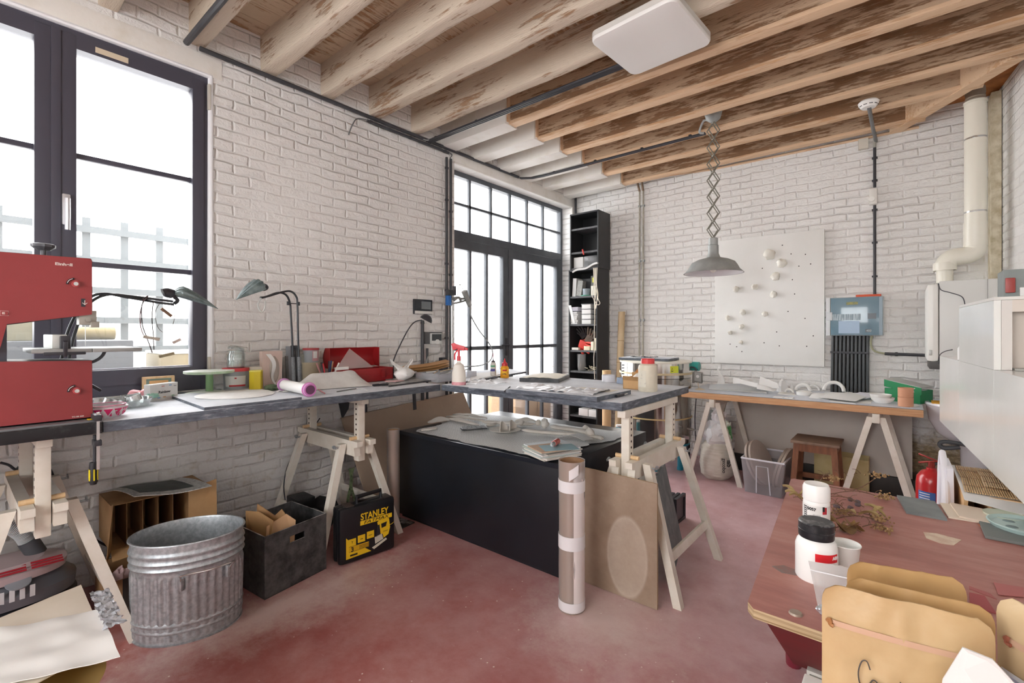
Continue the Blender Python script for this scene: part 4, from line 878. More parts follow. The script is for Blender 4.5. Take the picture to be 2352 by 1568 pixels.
# jug with red lid
c = on((-1.225,2.798,0.987)); t = T('plastic_jar', 'tall cloudy plastic jar with a red screw lid', 'jar', c)
G().lathe([(0, 0), (.054, 0), (.058, .006), (.058, .145), (.054, .162), (.040, .172), (.04, .176), (0, .176)], c, 36).build('jar_body', mat('e2d9c5', .5, col2='cfc6b4', vs=7, bump=.1), t)
fa = facing(c); curved_label(t, c, .0584, .0584, ZT_+.03, ZT_+.13, fa-1.3, fa-.2, mat('ded8c8', .6, col2='bdb8ac', vs=60, lo=.6, hi=.63))
G().lathe([(0, .172), (.041, .172), (.041, .2), (.036, .203), (0, .203)], c, 36, fn=lambda a, z: 1+.012*math.cos(a*30)).build('lid', mat('dc4344', .4), t)
# ---- wall left services
MC = mat('46474b', .45, col2='3a3b40')
def wall_pipe(name, label, pts, r, m, cat='conduit', clips=(), g=None, sm=0):
    t = T(name, label, cat, pts[0]); G().tube(pts, r, 10, sm).build('pipe', m, t)
    for p in clips: G().cbox(p, (.022, .03, .022), bev=.003).build('pipe_clip', M_BLKC, t)
    if g: t['group'] = g
    return t
X_ = XA+.03
ya = (-3.31,3.024,2.432)[1]; yb_ = (-3.31,3.069,2.44)[1]
wall_pipe('cable_conduit', 'dark vertical conduit left of the glazed door, nearer the window of the pair', [(X_, ya, .6), (X_, ya, 3.0)], .0125, MC, clips=[(X_, ya, z) for z in (2.0, 2.6, 2.9, 1.3, 1.75)])
wall_pipe('cable_conduit', 'dark vertical conduit left of the glazed door, nearer the door of the pair', [(X_, yb_+.008, .6), (X_, yb_+.008, 3.0)], .0125, MC, clips=[(X_, yb_+.008, z) for z in (1.9, 2.5)])
cz = 3.085
wall_pipe('cable_conduit', 'long dark conduit along the top of the left wall from the window to the joists', [(X_, 1.0, cz+.002), (X_, 4.10, cz+.002)], .015, MC, clips=[(X_, y, cz) for y in (1.15, 1.5, 1.9, 2.25, 2.65, 2.95, 3.4, 3.8, 4.05)])
wall_pipe('cable_conduit', 'second shorter conduit just under the long one above the door', [(X_, 2.17, cz-.035), (X_, 3.05, cz-.035)], .012, MC, clips=[(X_, y, cz-.035) for y in (2.2, 2.6, 3.0)])
o = G().tube([(X_, 2.17, cz-.03), (X_, 2.08, cz-.05), (X_+.01, 2.03, cz-.12), (XA+.004, 2.02, cz-.19)], .005, 8, 6).build('loose_cable', mat('6b6c6c', .5)); tag(o, 'short grey cable end curling down the brick wall', 'cable')
o = G().tube([(X_, 3.04, cz-.03), (X_, 3.09, cz-.04), (X_, yb_, cz-.08), (X_, yb_+.008, 3.0)], .005, 8, 6).build('bent_cable', mat('6b6c6c', .5)); tag(o, 'grey cable bending from the top conduit down to the vertical pair', 'cable')
# conduits along joists
wall_pipe('cable_conduit', 'dark conduit strapped under a joist above the window', [(X_, .93, 3.09), (-2.0, .93, 3.085), (-.9, .93, 3.085)], .018, MC, clips=[(-3.2, .93, 3.09), (-2.6, .93, 3.09), (-2.0, .93, 3.09)])
yj = 2.78
for k in range(3):
    wall_pipe('cable_conduit', ['topmost','middle','lowest'][k]+' of the three dark conduits running to the ceiling panel light', [(X_, yj+.02*k, 3.075), (-1.05, yj+.02*k, 3.075)], .010, mat('34353b', .4), clips=[(x, yj+.02, 3.085) for x in (-3.2, -2.7, -2.2, -1.6, -1.15)] if k == 1 else (), g='triple conduit to the panel light')
o = G().tube([(X_, 2.72, cz), (X_+.02, 2.76, cz-.01), (X_+.05, yj, 3.075)], .006, 8, 4).build('bent_cable', mat('8a8a88', .5)); tag(o, 'grey cable joining the wall conduit to the three ceiling conduits', 'cable')
# conduit to pendant lamp
e0 = V(X_, 4.12, 3.083)
L_ = [e0, V(-3.2, 4.19, 3.08), V(-3.05, 4.20, 3.075), V(-2.0, 4.20, 3.075), V(-1.32, 4.20, 3.075)]
for k in range(2): wall_pipe('cable_conduit', ['upper','lower'][k]+' of the two dark conduits running to the pendant lamp', [p+V(0, .024*k, 0) for p in L_], .009, mat('34353b', .4), clips=[(x, 4.21, 3.085) for x in (-2.9, -2.4, -1.9, -1.45)] if k else (), g='conduit pair to the pendant lamp')
# intercom, thermostat
t = T('intercom', 'black wall intercom screen with silver lower edge', 'intercom', (XA+.001, (-3.32,2.755,1.581)[1], 1.59))
a, b = V((-3.31,2.649,1.649)), V((-3.31,2.854,1.517))
G().box((XA, a.y, b.z), (XA+.025, b.y, a.z), .004).build('case', M_BLKC, t)
G().box((XA+.0255, a.y+.004, b.z+.03), (XA+.028, b.y-.004, a.z-.003), .001).build('screen', mat('2a2d33', .12), t)
G().box((XA+.0255, a.y+.002, b.z+.002), (XA+.029, b.y-.002, b.z+.028), .001).build('speaker_bar', mat('e3e2de', .4), t)
G().box((XA+.0283, a.y+.075, b.z+.045), (XA+.0288, b.y-.022, a.z-.018)).build('screen_image', mat('7d8284', .2), t)
t = T('thermostat', 'grey wall thermostat with a round white dial', 'thermostat', (XA+.001, (-3.32,2.894,1.302)[1], 1.28))
a, b = V((-3.31,2.772,1.358)), V((-3.31,2.975,1.248))
G().box((XA, a.y, b.z), (XA+.018, b.y, a.z), .003).build('back_plate', mat('5f6163', .5), t)
G().box((XA+.019, a.y+.055, b.z+.0), (XA+.04, b.y-.02, a.z-.012), .003).build('front_unit', mat('dddedb', .4), t)
G().box((XA+.0405, a.y+.062, b.z+.03), (XA+.0425, b.y-.027, a.z-.02)).build('display', mat('3c4247', .3), t)
G().cyl((XA+.041, (a.y+b.y)/2+.02, b.z+.02), (XA+.056, (a.y+b.y)/2+.02, b.z+.02), .021, n=24).build('dial', mat('f0f0ee', .4), t)
yp = (-3.3,2.734,1.366)[1]; wall_pipe('cable_conduit', 'thick dark conduit behind the dome lamp below the intercom', [(X_, yp, .4), (X_, yp, 1.46)], .015, MC, clips=[(X_, yp, 1.44)])
yp = (-3.3,2.789,1.366)[1]; wall_pipe('cable_conduit', 'short dark conduit running down from the thermostat', [(X_, yp, .4), (X_, yp, 1.21)], .011, MC)
yp = (-3.3,2.977,1.082)[1]; o = G().box((XA, yp-.025, .9), (XA+.05, yp+.03, 1.12), .004).build('junction_box', M_BLKC); tag(o, 'black junction box low beside the vertical conduits', 'junction box')
o = G().tube([(-3.3,2.945,1.245), (-3.3,2.94,1.181), (-3.3,2.897,1.158), (-3.3,2.824,1.152), (-3.3,2.784,1.123), (-3.3,2.764,1.014)], .006, 8, 6).build('dusty_cable', mat('a9a8a5', .6)); tag(o, 'dusty grey cable slung below the thermostat', 'cable')
# flexible shaft drill on its pole
yq = (-3.2,2.988,1.607)[1]; t = T('rotary_drill', 'hanging flexible-shaft drill with blue clamp on a steel pole by the door', 'drill', (-3.2, yq, ZT_))
G().cyl((-3.2, yq, ZT_), (-3.2, yq, 1.62), .012, n=14).build('pole', M_STEEL, t)
G().lathe([(0, 0), (.05, 0), (.05, .01), (.015, .02), (0, .02)], (-3.2, yq, ZT_), 24).build('pole_base', mat('5d5f60', .5, dust=.5), t)
q = V((-3.18,2.927,1.643)); G().cbox(q, (.04, .04, .09), bev=.006).build('clamp', mat('2f6fb8', .4), t)
q2 = V((-3.17,2.95,1.715)); G().cbox(q2, (.05, .09, .05), bev=.01).cyl(q2+V(.01, .03, .02), q2+V(.01, .03, .06), .018, n=14).build('clamp_head', mat('33363a', .5, dust=.4), t)
m0, m1 = V((-3.14,3.086,1.738)), V((-3.14,3.16,1.604)); G().cyl(m0, m1, .028, .022, n=20).cyl(m1, m1+(m1-m0).normalized()*.03, .014, .009, n=14).build('motor', mat('9a9c98', .6, col2='7d7f7c', vs=30, dust=.4), t)
q3 = V((-3.15,3.007,1.645)); G().tube([q, q3+V(0, 0, .03), q3+V(0, .04, .02), m0.lerp(m1, .5)], .011, 8, 4).tube([q+V(0, 0, -.03), q3+V(0, 0, -.02), m0.lerp(m1, .6)], .009, 8, 4).tube([q3+V(0, -.04, 0), q3+V(0, .02, .03), q3+V(0, .05, -.01)], .012, 8, 4).build('arm', mat('8f9290', .4, .5, dust=.4), t)
G().tube([(-3.15,2.963,1.782), (-3.15,3.04,1.796), (-3.15,3.096,1.788)], .003, 6, 4).tube([(-3.15,3.04,1.796), m0], .003, 6).tube([(-3.15,3.04,1.796), (-3.15,3.007,1.693)], .003, 6).build('hanger', M_STEEL, t)
G().tube([m1+V(0, .01, -.02), (-3.12,3.157,1.509), (-3.1,3.243,1.375), (-3.05,3.316,1.263), (-3,3.323,1.177), (-2.95,3.243,1.099), (-2.9,3.078,1.062), (-2.9,2.924,1.058), (-2.95,2.79,1.06)], .006, 8, 8).build('flexible_shaft', mat('8d9090', .5), t)
# =====================================================  PLAN CHEST
t = T('plan_chest', 'large black plan chest standing under the grey bench', 'chest', (-2.15, 2.7, 0))
G().box((-2.865, 2.15, .02), (-1.445, 3.27, .63), .003).build('carcass', mat('14171d', .35, col2='1b1f26', vs=3, bump=.02), t)
G().box((-2.85, 2.165, 0), (-1.46, 3.25, .02)).build('plinth', M_BLACK, t)
G().box((-2.87, 2.142, .605), (-1.44, 2.149, .632)).build('top_edge', mat('1f232b', .3), t)
CT = .632
def mesh_mat():
    n = NT('white_net'); c = n.coords()
    sp = n.new('ShaderNodeSeparateXYZ'); n.ln(c, sp.inputs[0])
    fs = []
    for k in (0, 1):
        a = n.math('FRACT', n.math('MULTIPLY', sp.outputs[k], 95)); fs.append(n.math('LESS_THAN', a, .5))
    f = n.math('MAXIMUM', fs[0], fs[1])
    n.set(col='f2f2f0', rough=.7)
    tr = n.new('ShaderNodeBsdfTransparent'); mx = n.new('ShaderNodeMixShader'); n.ln(n.math('ADD', n.math('MULTIPLY', f, .75), .25), mx.inputs[0])
    n.ln(tr.outputs[0], mx.inputs[1]); n.ln(n.b.outputs[0], mx.inputs[2]); n.ln(mx.outputs[0], n.out.inputs[0]); return n.m
A, B, C, D = on((-2.715,2.181,0.632), CT), on((-1.612,2.172,0.632), CT), on((-1.378,3.105,0.632), CT), on((-2.959,3.039,0.632), CT)
C.x = min(C.x, -1.46); B.y = max(B.y, 2.17); D.y = min(D.y, 3.24)
def net(u, v):
    e = .06*noise.noise(V(u*5, v*5, 2))+.025*noise.noise(V(u*16, v*16, 5))
    p = lerp(lerp(A, B, u), lerp(D, C, u), v); p += V(e, e*.6, 0) if (u in (0, 1) or v in (0, 1)) else V(0, 0, 0)
    return V(max(-2.86, min(-1.45, p.x)), max(2.16, min(3.26, p.y)), CT+.004+.006*abs(noise.noise(V(u*7, v*7, 1))))
o = G().grid(net, 46, 40).build('net_cloth', mesh_mat()); tag(o, 'white open-weave net spread over the black plan chest', 'net')
net_z = CT+.012
def bone(p0, p1, r0, r1, seed, label, name='clay_piece', group='clay casts on the white net', flat_=.6):
    p0, p1 = on(p0, net_z), on(p1, net_z); d = p1-p0; L = d.length; dn = d.normalized(); sd = V(-dn.y, dn.x, 0)
    def fn(u, v):
        r = (r0+(r1-r0)*u)*(math.sin(min(1, u*8)*math.pi/2))*(math.sin(min(1, (1-u)*8)*math.pi/2))*(1+.18*noise.noise(V(u*5, seed, 0)))
        a = v*2*math.pi; return p0+d*u+sd*(r*math.cos(a)+.012*math.sin(u*5+seed))+V(0, 0, (r0+(r1-r0)*u)*flat_+r*flat_*math.sin(a))
    o = G().grid(fn, 22, 16).build(name, M_CLAY); return tag(o, label, 'clay piece', group)
def leaf(p0, p1, w, seed, label, h=.02):
    p0, p1 = on(p0, net_z), on(p1, net_z); d = p1-p0; dn = d.normalized(); sd = V(-dn.y, dn.x, 0)
    def fn(u, v): 
        ww = w*math.sin(max(.02, min(.98, u))*math.pi)**.6
        return p0+d*u+sd*((v-.5)*2*ww)+V(0, 0, .004+h*math.sin(u*3.1)*(1-.7*(2*v-1)**2)+.01*noise.noise(V(u*3, v*3, seed)))
    o = G().grid(fn, 18, 10, .006).build('clay_leaf', M_CLAY); return tag(o, label, 'clay piece', 'clay casts on the white net')
leaf((-2.87,2.425,0.64), (-2.817,2.612,0.64), .05, 1, 'rounded clay leaf at the far left of the net', .03)
leaf((-2.912,2.632,0.64), (-2.49,2.605,0.64), .035, 2, 'long clay leaf lying left of centre behind the black egg tray')
leaf((-2.958,2.698,0.64), (-2.58,2.759,0.64), .03, 3, 'long pointed clay leaf behind the other leaves')
leaf((-2.993,2.806,0.64), (-2.642,2.857,0.64), .03, 4, 'thin clay leaf furthest back on the net')
leaf((-2.677,2.202,0.64), (-2.651,2.323,0.64), .03, 5, 'small ragged clay scrap at the left edge of the net', .008)
leaf((-2.388,2.919,0.64), (-2.208,2.975,0.64), .03, 6, 'dark-shaded clay leaf at the middle back', .03)
bone((-2.525,2.665,0.64), (-2.153,2.885,0.64), .02, .022, 1, 'long clay stick with knobs behind the clay dish')
bone((-2.39,2.603,0.64), (-2.434,2.741,0.64), .02, .012, 2, 'short pointed clay lump beside the egg tray')
bone((-2.105,2.638,0.64), (-1.697,2.757,0.64), .021, .019, 3, 'white clay tube in front, left of the magazines')
bone((-2.013,2.874,0.64), (-1.675,2.846,0.64), .026, .028, 4, 'thick clay bone with rounded shoulder')
bone((-1.661,2.753,0.64), (-1.515,2.775,0.64), .022, .02, 5, 'clay tube stub at the right end of the row')
for k, (px, r, s) in enumerate((((-1.627,2.782,0.64), (.032, .032, .036), 2), ((-2.064,2.873,0.64), (.028, .034, .036), 4), ((-2.143,2.893,0.64), (.022, .022, .024), 5), ((-2.24,2.813,0.64), (.022, .025, .022), 6), ((-1.766,2.958,0.64), (.025, .02, .022), 7))):
    c = on(px, net_z); o = G().blob(c+V(0, 0, r[2]*.8), r, s, .3).build('clay_lump', M_CLAY); tag(o, ['round clay ball near the right end of the row', 'upright clay knob beside the thick clay bone', 'small clay knob left of the upright one', 'little clay lump behind the clay dish', 'clay lump furthest right behind the ball'][k], 'clay piece', 'clay casts on the white net')
c = on((-2.194,2.564,0.64), net_z); t = T('clay_dish', 'flat clay dish with two upright curled petals', 'clay piece', c)
G().lathe([(0, .004), (.07, .004), (.105, .014), (.108, .018), (.07, .01), (0, .01)], c, 36, fn=lambda a, z: 1+.05*math.sin(2*a)).build('dish_body', M_CLAY, t)
for s, (dx, dy) in enumerate(((.0, -.03), (.02, .05))): G().grid(lambda u, v: (c.x+dx-.03*math.sin(u*2.6)+.02, c.y+dy-.05+.1*u, c.z+.012+.065*v*math.sin(.35+u*2.4)), 10, 6, .005).build('petal', M_CLAY, t)
# egg tray
c = on((-2.43,2.487,0.64), net_z); t = T('palette_tray', 'black ten-hole plastic palette on the net', 'palette', c)
dd = (on((-2.378,2.571,0.64))-on((-2.477,2.408,0.64))).normalized(); an = math.atan2(dd.y, dd.x)
G().cbox(c+V(0, 0, .006), (.19, .075, .012), rz=an, bev=.005).build('tray_body', mat('1d2024', .4, dust=.6), t)
g = G(); Mx = Matrix.Translation(c+V(0, 0, .0125)) @ Matrix.Rotation(an, 4, 'Z')
for i in range(5):
    for j in (-1, 1): g.lathe([(.0135, 0), (.0155, .002), (.0175, 0), (.0155, .004), (.0135, 0)], M=Mx @ Matrix.Translation(V((i-2)*.035, j*.018, 0)), n=16)
g.build('well_rims', mat('9da0a2', .5), t)
# magazines
a = on((-1.619,2.128,0.64), CT); b = on((-1.434,2.121,0.64), CT); 
a = on((-1.663,2.115,0.66), CT); a.y = max(a.y, 2.2)
for k in range(7):
    cc = ['dcd8cc', 'e6e3da', 'c9d3d0', 'e9e7e2', 'd2cfc6', 'b9c4bb', 'dfe6e8'][k]
    c = on((-1.576,2.264,0.66), CT+.012+.008*k)
    o = G().cbox(c+V(.008*math.sin(k*2.1), .006*math.cos(k*1.7), 0), (.21, .26, .0072), rz=-.35+.09*math.sin(k*1.9)).build('magazine', mat(cc, .5)); tag(o, ['lowest', 'second from the bottom', 'third from the bottom', 'middle', 'third from the top', 'second from the top', 'topmost'][k]+' magazine of the stack at the front corner of the plan chest', 'magazine', 'magazines on the plan chest')
zt3 = CT+.012+.008*6+.004
c = on((-1.53,2.172,0.7), zt3+.001); o = G().cbox(c+V(-.01, .02, .003), (.17, .2, .006), rz=-.45).build('brown_envelope', mat('c8ad94', .6)); tag(o, 'brown card folder on top of the magazines', 'folder')
o = G().cbox(c+V(.035, .04, .008), (.13, .2, .002), rz=-.65).build('teal_booklet', mat('8fb0b8', .5)); tag(o, 'teal booklet edge sticking out on the stack', 'booklet')
pc = c+V(-.01, .03, .0095); t = T('ink_brayer', 'pink tube-shaped tool with a metal tip on top of the magazines', 'tool', pc)
p0 = on((-1.512,2.172,0.71), pc.z+.018); p1 = on((-1.573,2.388,0.71), pc.z+.018); ax = (p1-p0).normalized()
G().cyl(p0+ax*.028, p0+ax*.10, .0165, n=8).build('grip', mat('d0675f', .45), t, 0); G().cyl(p0, p0+ax*.03, .010, .014, n=12).cyl(p0-ax*.012, p0, .007, n=10).build('tip', M_GAL, t)
c2 = on((-1.596,2.593,0.66), net_z+.0); o = G().grid(lambda u, v: c2+V(-.13+.26*u*.8, .05-.12*v, .02+.03*math.sin(u*2.8)+.01*v), 14, 4, .001).build('rolled_paper', M_PAPER); tag(o, 'white paper sheet curling beside the brown folder', 'paper')
# =====================================================  UNDER THE BENCHES
# leaning beige board
o = G().prism([(-3.29, 1.93, .70), (-3.29, 3.22, .775), (-2.93, 3.30, .003), (-2.90, 1.96, .003)], (-.012, 0, .004)).build('leaning_board', mat('b59f8b', .6, col2='ab9481', vs=2, bump=.03), smooth=0); tag(o, 'large beige board leaning on the brick wall behind the black chest', 'board')
p = V((-3.31,1.947,0.763)); o = G().prism([p+V(0, -.03, .06), p+V(0, .06, .06), p+V(0, .05, -.0), p+V(0, .0, -.07)], (.012, 0, 0)).build('corner_bracket', M_BLKC, smooth=0); tag(o, 'black triangular bracket behind the beige board', 'bracket')
p = V((-3.05,2.419,0.83)); o = G().cbox((-3.03, p.y, .82), (.006, .03, .18), rx=.06).cbox((-3.025, p.y-.0, .90), (.012, .045, .02)).build('rubber_strap', M_BLKC); tag(o, 'black strap hanging over the beige board below the bench', 'strap')
for k, px in enumerate(((-3.3,2.071,0.783)[1], (-3.3,2.157,0.773)[1])): wall_pipe('cable_conduit', ['left','right'][k]+' of two short dark conduits showing below the wall bench', [(X_, px, .3), (X_, px, .94)], .011, MC)
# film wrapped tube by the chest
def card_tube(base, r, h, label, film=True, name='cardboard_tube'):
    b = on(base, 0); t = T(name, label, 'tube', b)
    G().lathe([(r*.9, 0), (r, 0), (r, h), (r*.9, h), (r*.9, 0)], b, 32).build('tube_wall', mat('a27d5d', .6, col2='94704f', vs=5, st=(1, 1, 3)), t)
    if film: G().lathe([(r*1.03, .002), (r*1.06, h*.3), (r*1.03, h*.6), (r*1.08, h+.004)], b, 32, fn=lambda a, z: 1+.025*noise.noise(V(math.cos(a)*2, math.sin(a)*2, z*5))).build('film_wrap', M_FILM, t)
    return t, b
card_tube((-2.719,1.987,0), .04, .68, 'narrow film-wrapped cardboard tube standing left of the black chest')
t, b = card_tube((-1.253,1.968,0), .06, .725, 'film-wrapped cardboard tube with white tape standing before the black chest')
fa = facing(b)
M_TAPE = mat('e7e4e6', .4)
for z0, z1 in ((.01, .055), (.305, .37), (.58, .635)):
    G().lathe([(.0645, z0), (.0655, z0), (.0655, z1), (.0645, z1)], b, 32).build('tape_band', M_TAPE, t)
g = G(); g.grid(lambda u, v: (b.x+.0635*math.cos(fa+.15+1.7*u), b.y+.0635*math.sin(fa+.15+1.7*u), .02+.66*v), 14, 2, .0008); g.build('paper_wrap', mat('e2d9d6', .5), t)
G().grid(lambda u, v: (b.x+.067*math.cos(fa-.2+.7*u), b.y+.067*math.sin(fa-.2+.7*u), .64+.05*v+.03*u), 8, 2, .0008).build('paper_patch', M_TAPE, t)
# mdf board
t = T('mdf_board', 'brown hardboard panel with a dusty oval mark leaning on the trestle', 'board', (-1.13, 2.24, 0))
def mdf():
    n = NT('dusty_hardboard'); c = n.coords(); base = n.ramp(n.noise(c, 4, 7, .7), [(.3, '8c7562'), (.7, 'a8937f')])
    sp = n.new('ShaderNodeVectorMath', operation='LENGTH'); mp = n.new('ShaderNodeMapping'); tc = n.new('ShaderNodeTexCoord'); n.ln(tc.outputs['Object'], mp.inputs[0]); mp.inputs['Location'].default_value = (-.05*8, 0, -.22*4.4); mp.inputs['Scale'].default_value = (8.5, 0, 4.6); n.ln(mp.outputs[0], sp.inputs[0])
    f = n.math('MULTIPLY', n.ramp(sp.outputs['Value'], [(.2, .30), (.82, .42), (.9, .55), (.97, .1), (1, 0)]), n.ramp(n.noise(c, 12, 6, .7), [(.3, .5), (.7, 1)]))
    sk = n.ramp(n.noise(c, 90, 3, .8), [(.68, 0), (.72, 1)])
    n.set(col=n.mix(n.math('MAXIMUM', f, n.math('MULTIPLY', sk, .5)), base, 'd5c8ba'), rough=.6); return n.m
G().prism([(-1.335, 2.215, .002), (-.922, 2.215, .002), (-.925, 2.222, .612), (-1.338, 2.222, .618)], (0, .006, 0)).build('panel', mdf(), t, 0)
G().prism([(-1.335, 2.222, .002), (-.922, 2.222, .002), (-.925, 2.229, .612), (-1.338, 2.229, .618)], (0, .003, 0)).build('panel_back', mat('c9a46e', .6), t, 0)
o = G().prism([(-.958, 2.50, .002), (-1.109, 3.07, .002), (-1.20, 3.01, .5), (-1.06, 2.47, .52)], (-.014, 0, 0)).build('slate_board', mat('6f7779', .6, col2='5c6467', vs=9, bump=.2, bs=20, dust=.3), smooth=0); tag(o, 'dark slate-grey board leaning inside the trestle legs', 'board')
for k in range(3): 
    x = -1.235-.032*k; y = 3.37-.02*k
    t = T('small_picture_frame', ['front', 'middle', 'rear'][k]+' one of the small black frames standing behind the trestle', 'frame', (x, y, 0), 'small black frames on the floor')
    for lo, hi in (((-.09, 0), (-.07, .18)), ((.07, 0), (.09, .18)), ((-.07, 0), (.07, .02)), ((-.07, .16), (.07, .18))): G().box((x-.011, y+lo[0], lo[1]), (x+.011, y+hi[0], hi[1])).build('frame_bar', M_BLKC, t, 0)
    G().box((x-.004, y-.07, .02), (x+.004, y+.07, .16)).build('back_panel', mat('2a2b2e', .4), t)
# jigsaw case
a, b = V(-2.488, 1.449, 0), V(-2.442, 1.80, 0); d = (b-a).normalized(); n_ = V(d.y, -d.x, 0); U = V(0, 0, 1)
t = T('jigsaw_case', 'black plastic power tool case with yellow lettering, standing upright on the floor', 'tool case', (a+b)/2)
Mc = Matrix(((d.x, -n_.x, 0, 0), (d.y, -n_.y, 0, 0), (0, 0, 1, 0), (0, 0, 0, 1))); L = (b-a).length
ctr = (a+b)/2-n_*.055+V(0, 0, .168)
MB = mat('15161a', .35, bump=.03)
G().cbox((0, -.028, 0), (L, .052, .325), bev=.03, M=Matrix.Translation(ctr) @ Mc).build('front_shell', MB, t); G().cbox((0, .028, 0), (L, .052, .325), bev=.03, M=Matrix.Translation(ctr) @ Mc).build('back_shell', MB, t)
def CP(u, z, o=.0): return a+d*(u*L)+U*z+n_*(o-.0005)
G().tube([CP(.36, .325, -.055), CP(.36, .365, -.055), CP(.8, .372, -.055), CP(.8, .325, -.055)], .012, 10).build('handle', MB, t)
for u in (.2, .88): G().cbox(CP(u, .327, -.055), (.05, .075, .012), rz=math.atan2(d.y, d.x)+0, bev=.003).build('latch', mat('3b3330', .4), t)
MY = mat('e8bd1c', .5); K_ = mat('141416', .5)
text('STANLEY', CP(.36, .240, .0), .0545, MY, t, d, (0, 0, 1), 'lettering', bold=.0012, sx=.80)
plate('name_bar', MY, t, CP(.645, .222, 0), d, U, .206, .026)
text('FATMAX', CP(.41, .2135, .0012), .026, K_, t, d, (0, 0, 1), 'lettering', sx=1.6, shear=.25)
G().prism([CP(.11, .035, 0), CP(.55, .04, 0), CP(.44, .07, 0), CP(.16, .07, 0), CP(.16, .14, 0), CP(.11, .16, 0)], n_*.0006).build('yellow_corner', MY, t, 0)
for k in range(3): 
    pl = plate('feature_box', MY, t, CP(.215+.16*k, .125+.012*k*.6, 0), d, U, .046, .042); text(['T', '3000', '650W'][k], CP(.215+.16*k, .12+.007*k, .001), [.018, .009, .009][k], K_, pl, d, U, 'lettering', al='CENTER')
pl = plate('warranty_panel', mat('d9a818', .5), t, CP(.33, .087, .0002), d, U, .125, .030); text('3', CP(.19, .073, .001), .036, K_, pl, d, U, 'lettering', bold=.0008)
for k in range(3): plate('text_line', K_, pl, CP(.42, .093-.008*k, .0012), d, U, .06, .0025)
pl = plate('small_sign', K_, t, CP(.24, .052, .0012), d, U, .045, .010)
# jigsaw drawing
def pp(lst): return [CP(u, z, .0) for u, z in lst]
js = G().prism(pp([(.66, .20), (.70, .212), (.80, .215), (.88, .205), (.9, .15), (.87, .11), (.78, .095), (.76, .12), (.72, .125), (.68, .17)]), n_*.0006).build('tool_picture', MY, t, 0)
G().prism([p+n_*.0009 for p in pp([(.73, .185), (.84, .19), (.82, .163), (.74, .158)])], n_*.0006).build('picture_grip', K_, js, 0)
G().prism([p+n_*.0009 for p in pp([(.65, .18), (.70, .185), (.72, .12), (.64, .115)])], n_*.0006).build('picture_body', mat('26272b', .4), js, 0)
G().prism([p+n_*.0009 for p in pp([(.61, .115), (.74, .125), (.77, .09), (.62, .075)])], n_*.0006).build('picture_metal', mat('c9c4b5', .4), js, 0)
G().prism([p+n_*.0009 for p in pp([(.56, .058), (.82, .092), (.84, .08), (.60, .045)])], n_*.0006).build('picture_sole', mat('cfcab8', .4), js, 0)
text('STANLEY', CP(.77, .132, .001), .008, K_, js, d, U, 'lettering')
G().tube([CP(.89, .165, .001), CP(.93, .165, .001), CP(.98, .175, .001)], .0012, 6).build('picture_cord', MY, js)
# black crate
A = V(-2.483, 1.035, 0); B = V(-2.545, 1.40, 0); Cc = V(-2.83, 1.0, 0); D = B+Cc-A; h = .318
t = T('storage_crate', 'black open fibreboard crate holding torn cardboard, on the floor', 'crate', (A+D)/2)
MCr = mat('1b1d20', .6, col2='26282b', vs=12, dust=.55)
def wall_(p, q, g, hole=False):
    dn = (q-p).normalized(); cen = (A+D)/2; n = V(-dn.y, dn.x, 0); n = n if (cen-p).dot(n) > 0 else -n; L = (q-p).length
    if not hole: g.prism([p, q, q+n*.006, p+n*.006], (0, 0, h)); return
    def qd(u0, u1, z0, z1): g.prism([p+dn*u0*L+V(0, 0, z0), p+dn*u1*L+V(0, 0, z0), p+dn*u1*L+n*.006+V(0, 0, z0), p+dn*u0*L+n*.006+V(0, 0, z0)], (0, 0, z1-z0))
    qd(0, .38, 0, h); qd(.62, 1, 0, h); qd(.38, .62, 0, h-.085); qd(.38, .62, h-.05, h)
for nm, (p, q, ho) in (('front_panel', (A, B, True)), ('side_panel', (A, Cc, False)), ('back_panel', (Cc, D, False)), ('side_panel', (B, D, False))):
    g = G(); wall_(p, q, g, ho); g.build(nm, MCr, t, 0)
G().prism([A, B, D, Cc], (0, 0, .006)).build('crate_floor', MCr, t, 0)
t = T('torn_cardboard', 'torn brown cardboard pieces sticking out of the black crate', 'cardboard', A.lerp(Cc, .5)+V(0, .1, .01))
q = A.lerp(Cc, .55)+V(.0, .05, 0)
G().prism([q+V(-.1, -.0, .05), q+V(.13, .0, .05), q+V(.12, .04, .36), q+V(.0, .02, .385), q+V(-.1, -.01, .375)], (.0, .004, 0)).build('flap', M_CARDL, t, 0)
G().prism([q+V(-.08, .02, .05), q+V(.1, .1, .05), q+V(.1, .14, .33), q+V(.05, .12, .385), q+V(.01, .1, .345), q+V(-.09, .05, .40)], (.003, -.004, 0)).build('flap', M_CARD, t, 0)
G().prism([q+V(.1, .0, .1), q+V(.13, .14, .1), q+V(.12, .16, .33), q+V(.1, .12, .37), q+V(.09, .02, .33)], (.004, 0, 0)).build('flap', mat('c9a27a', .7), t, 0)
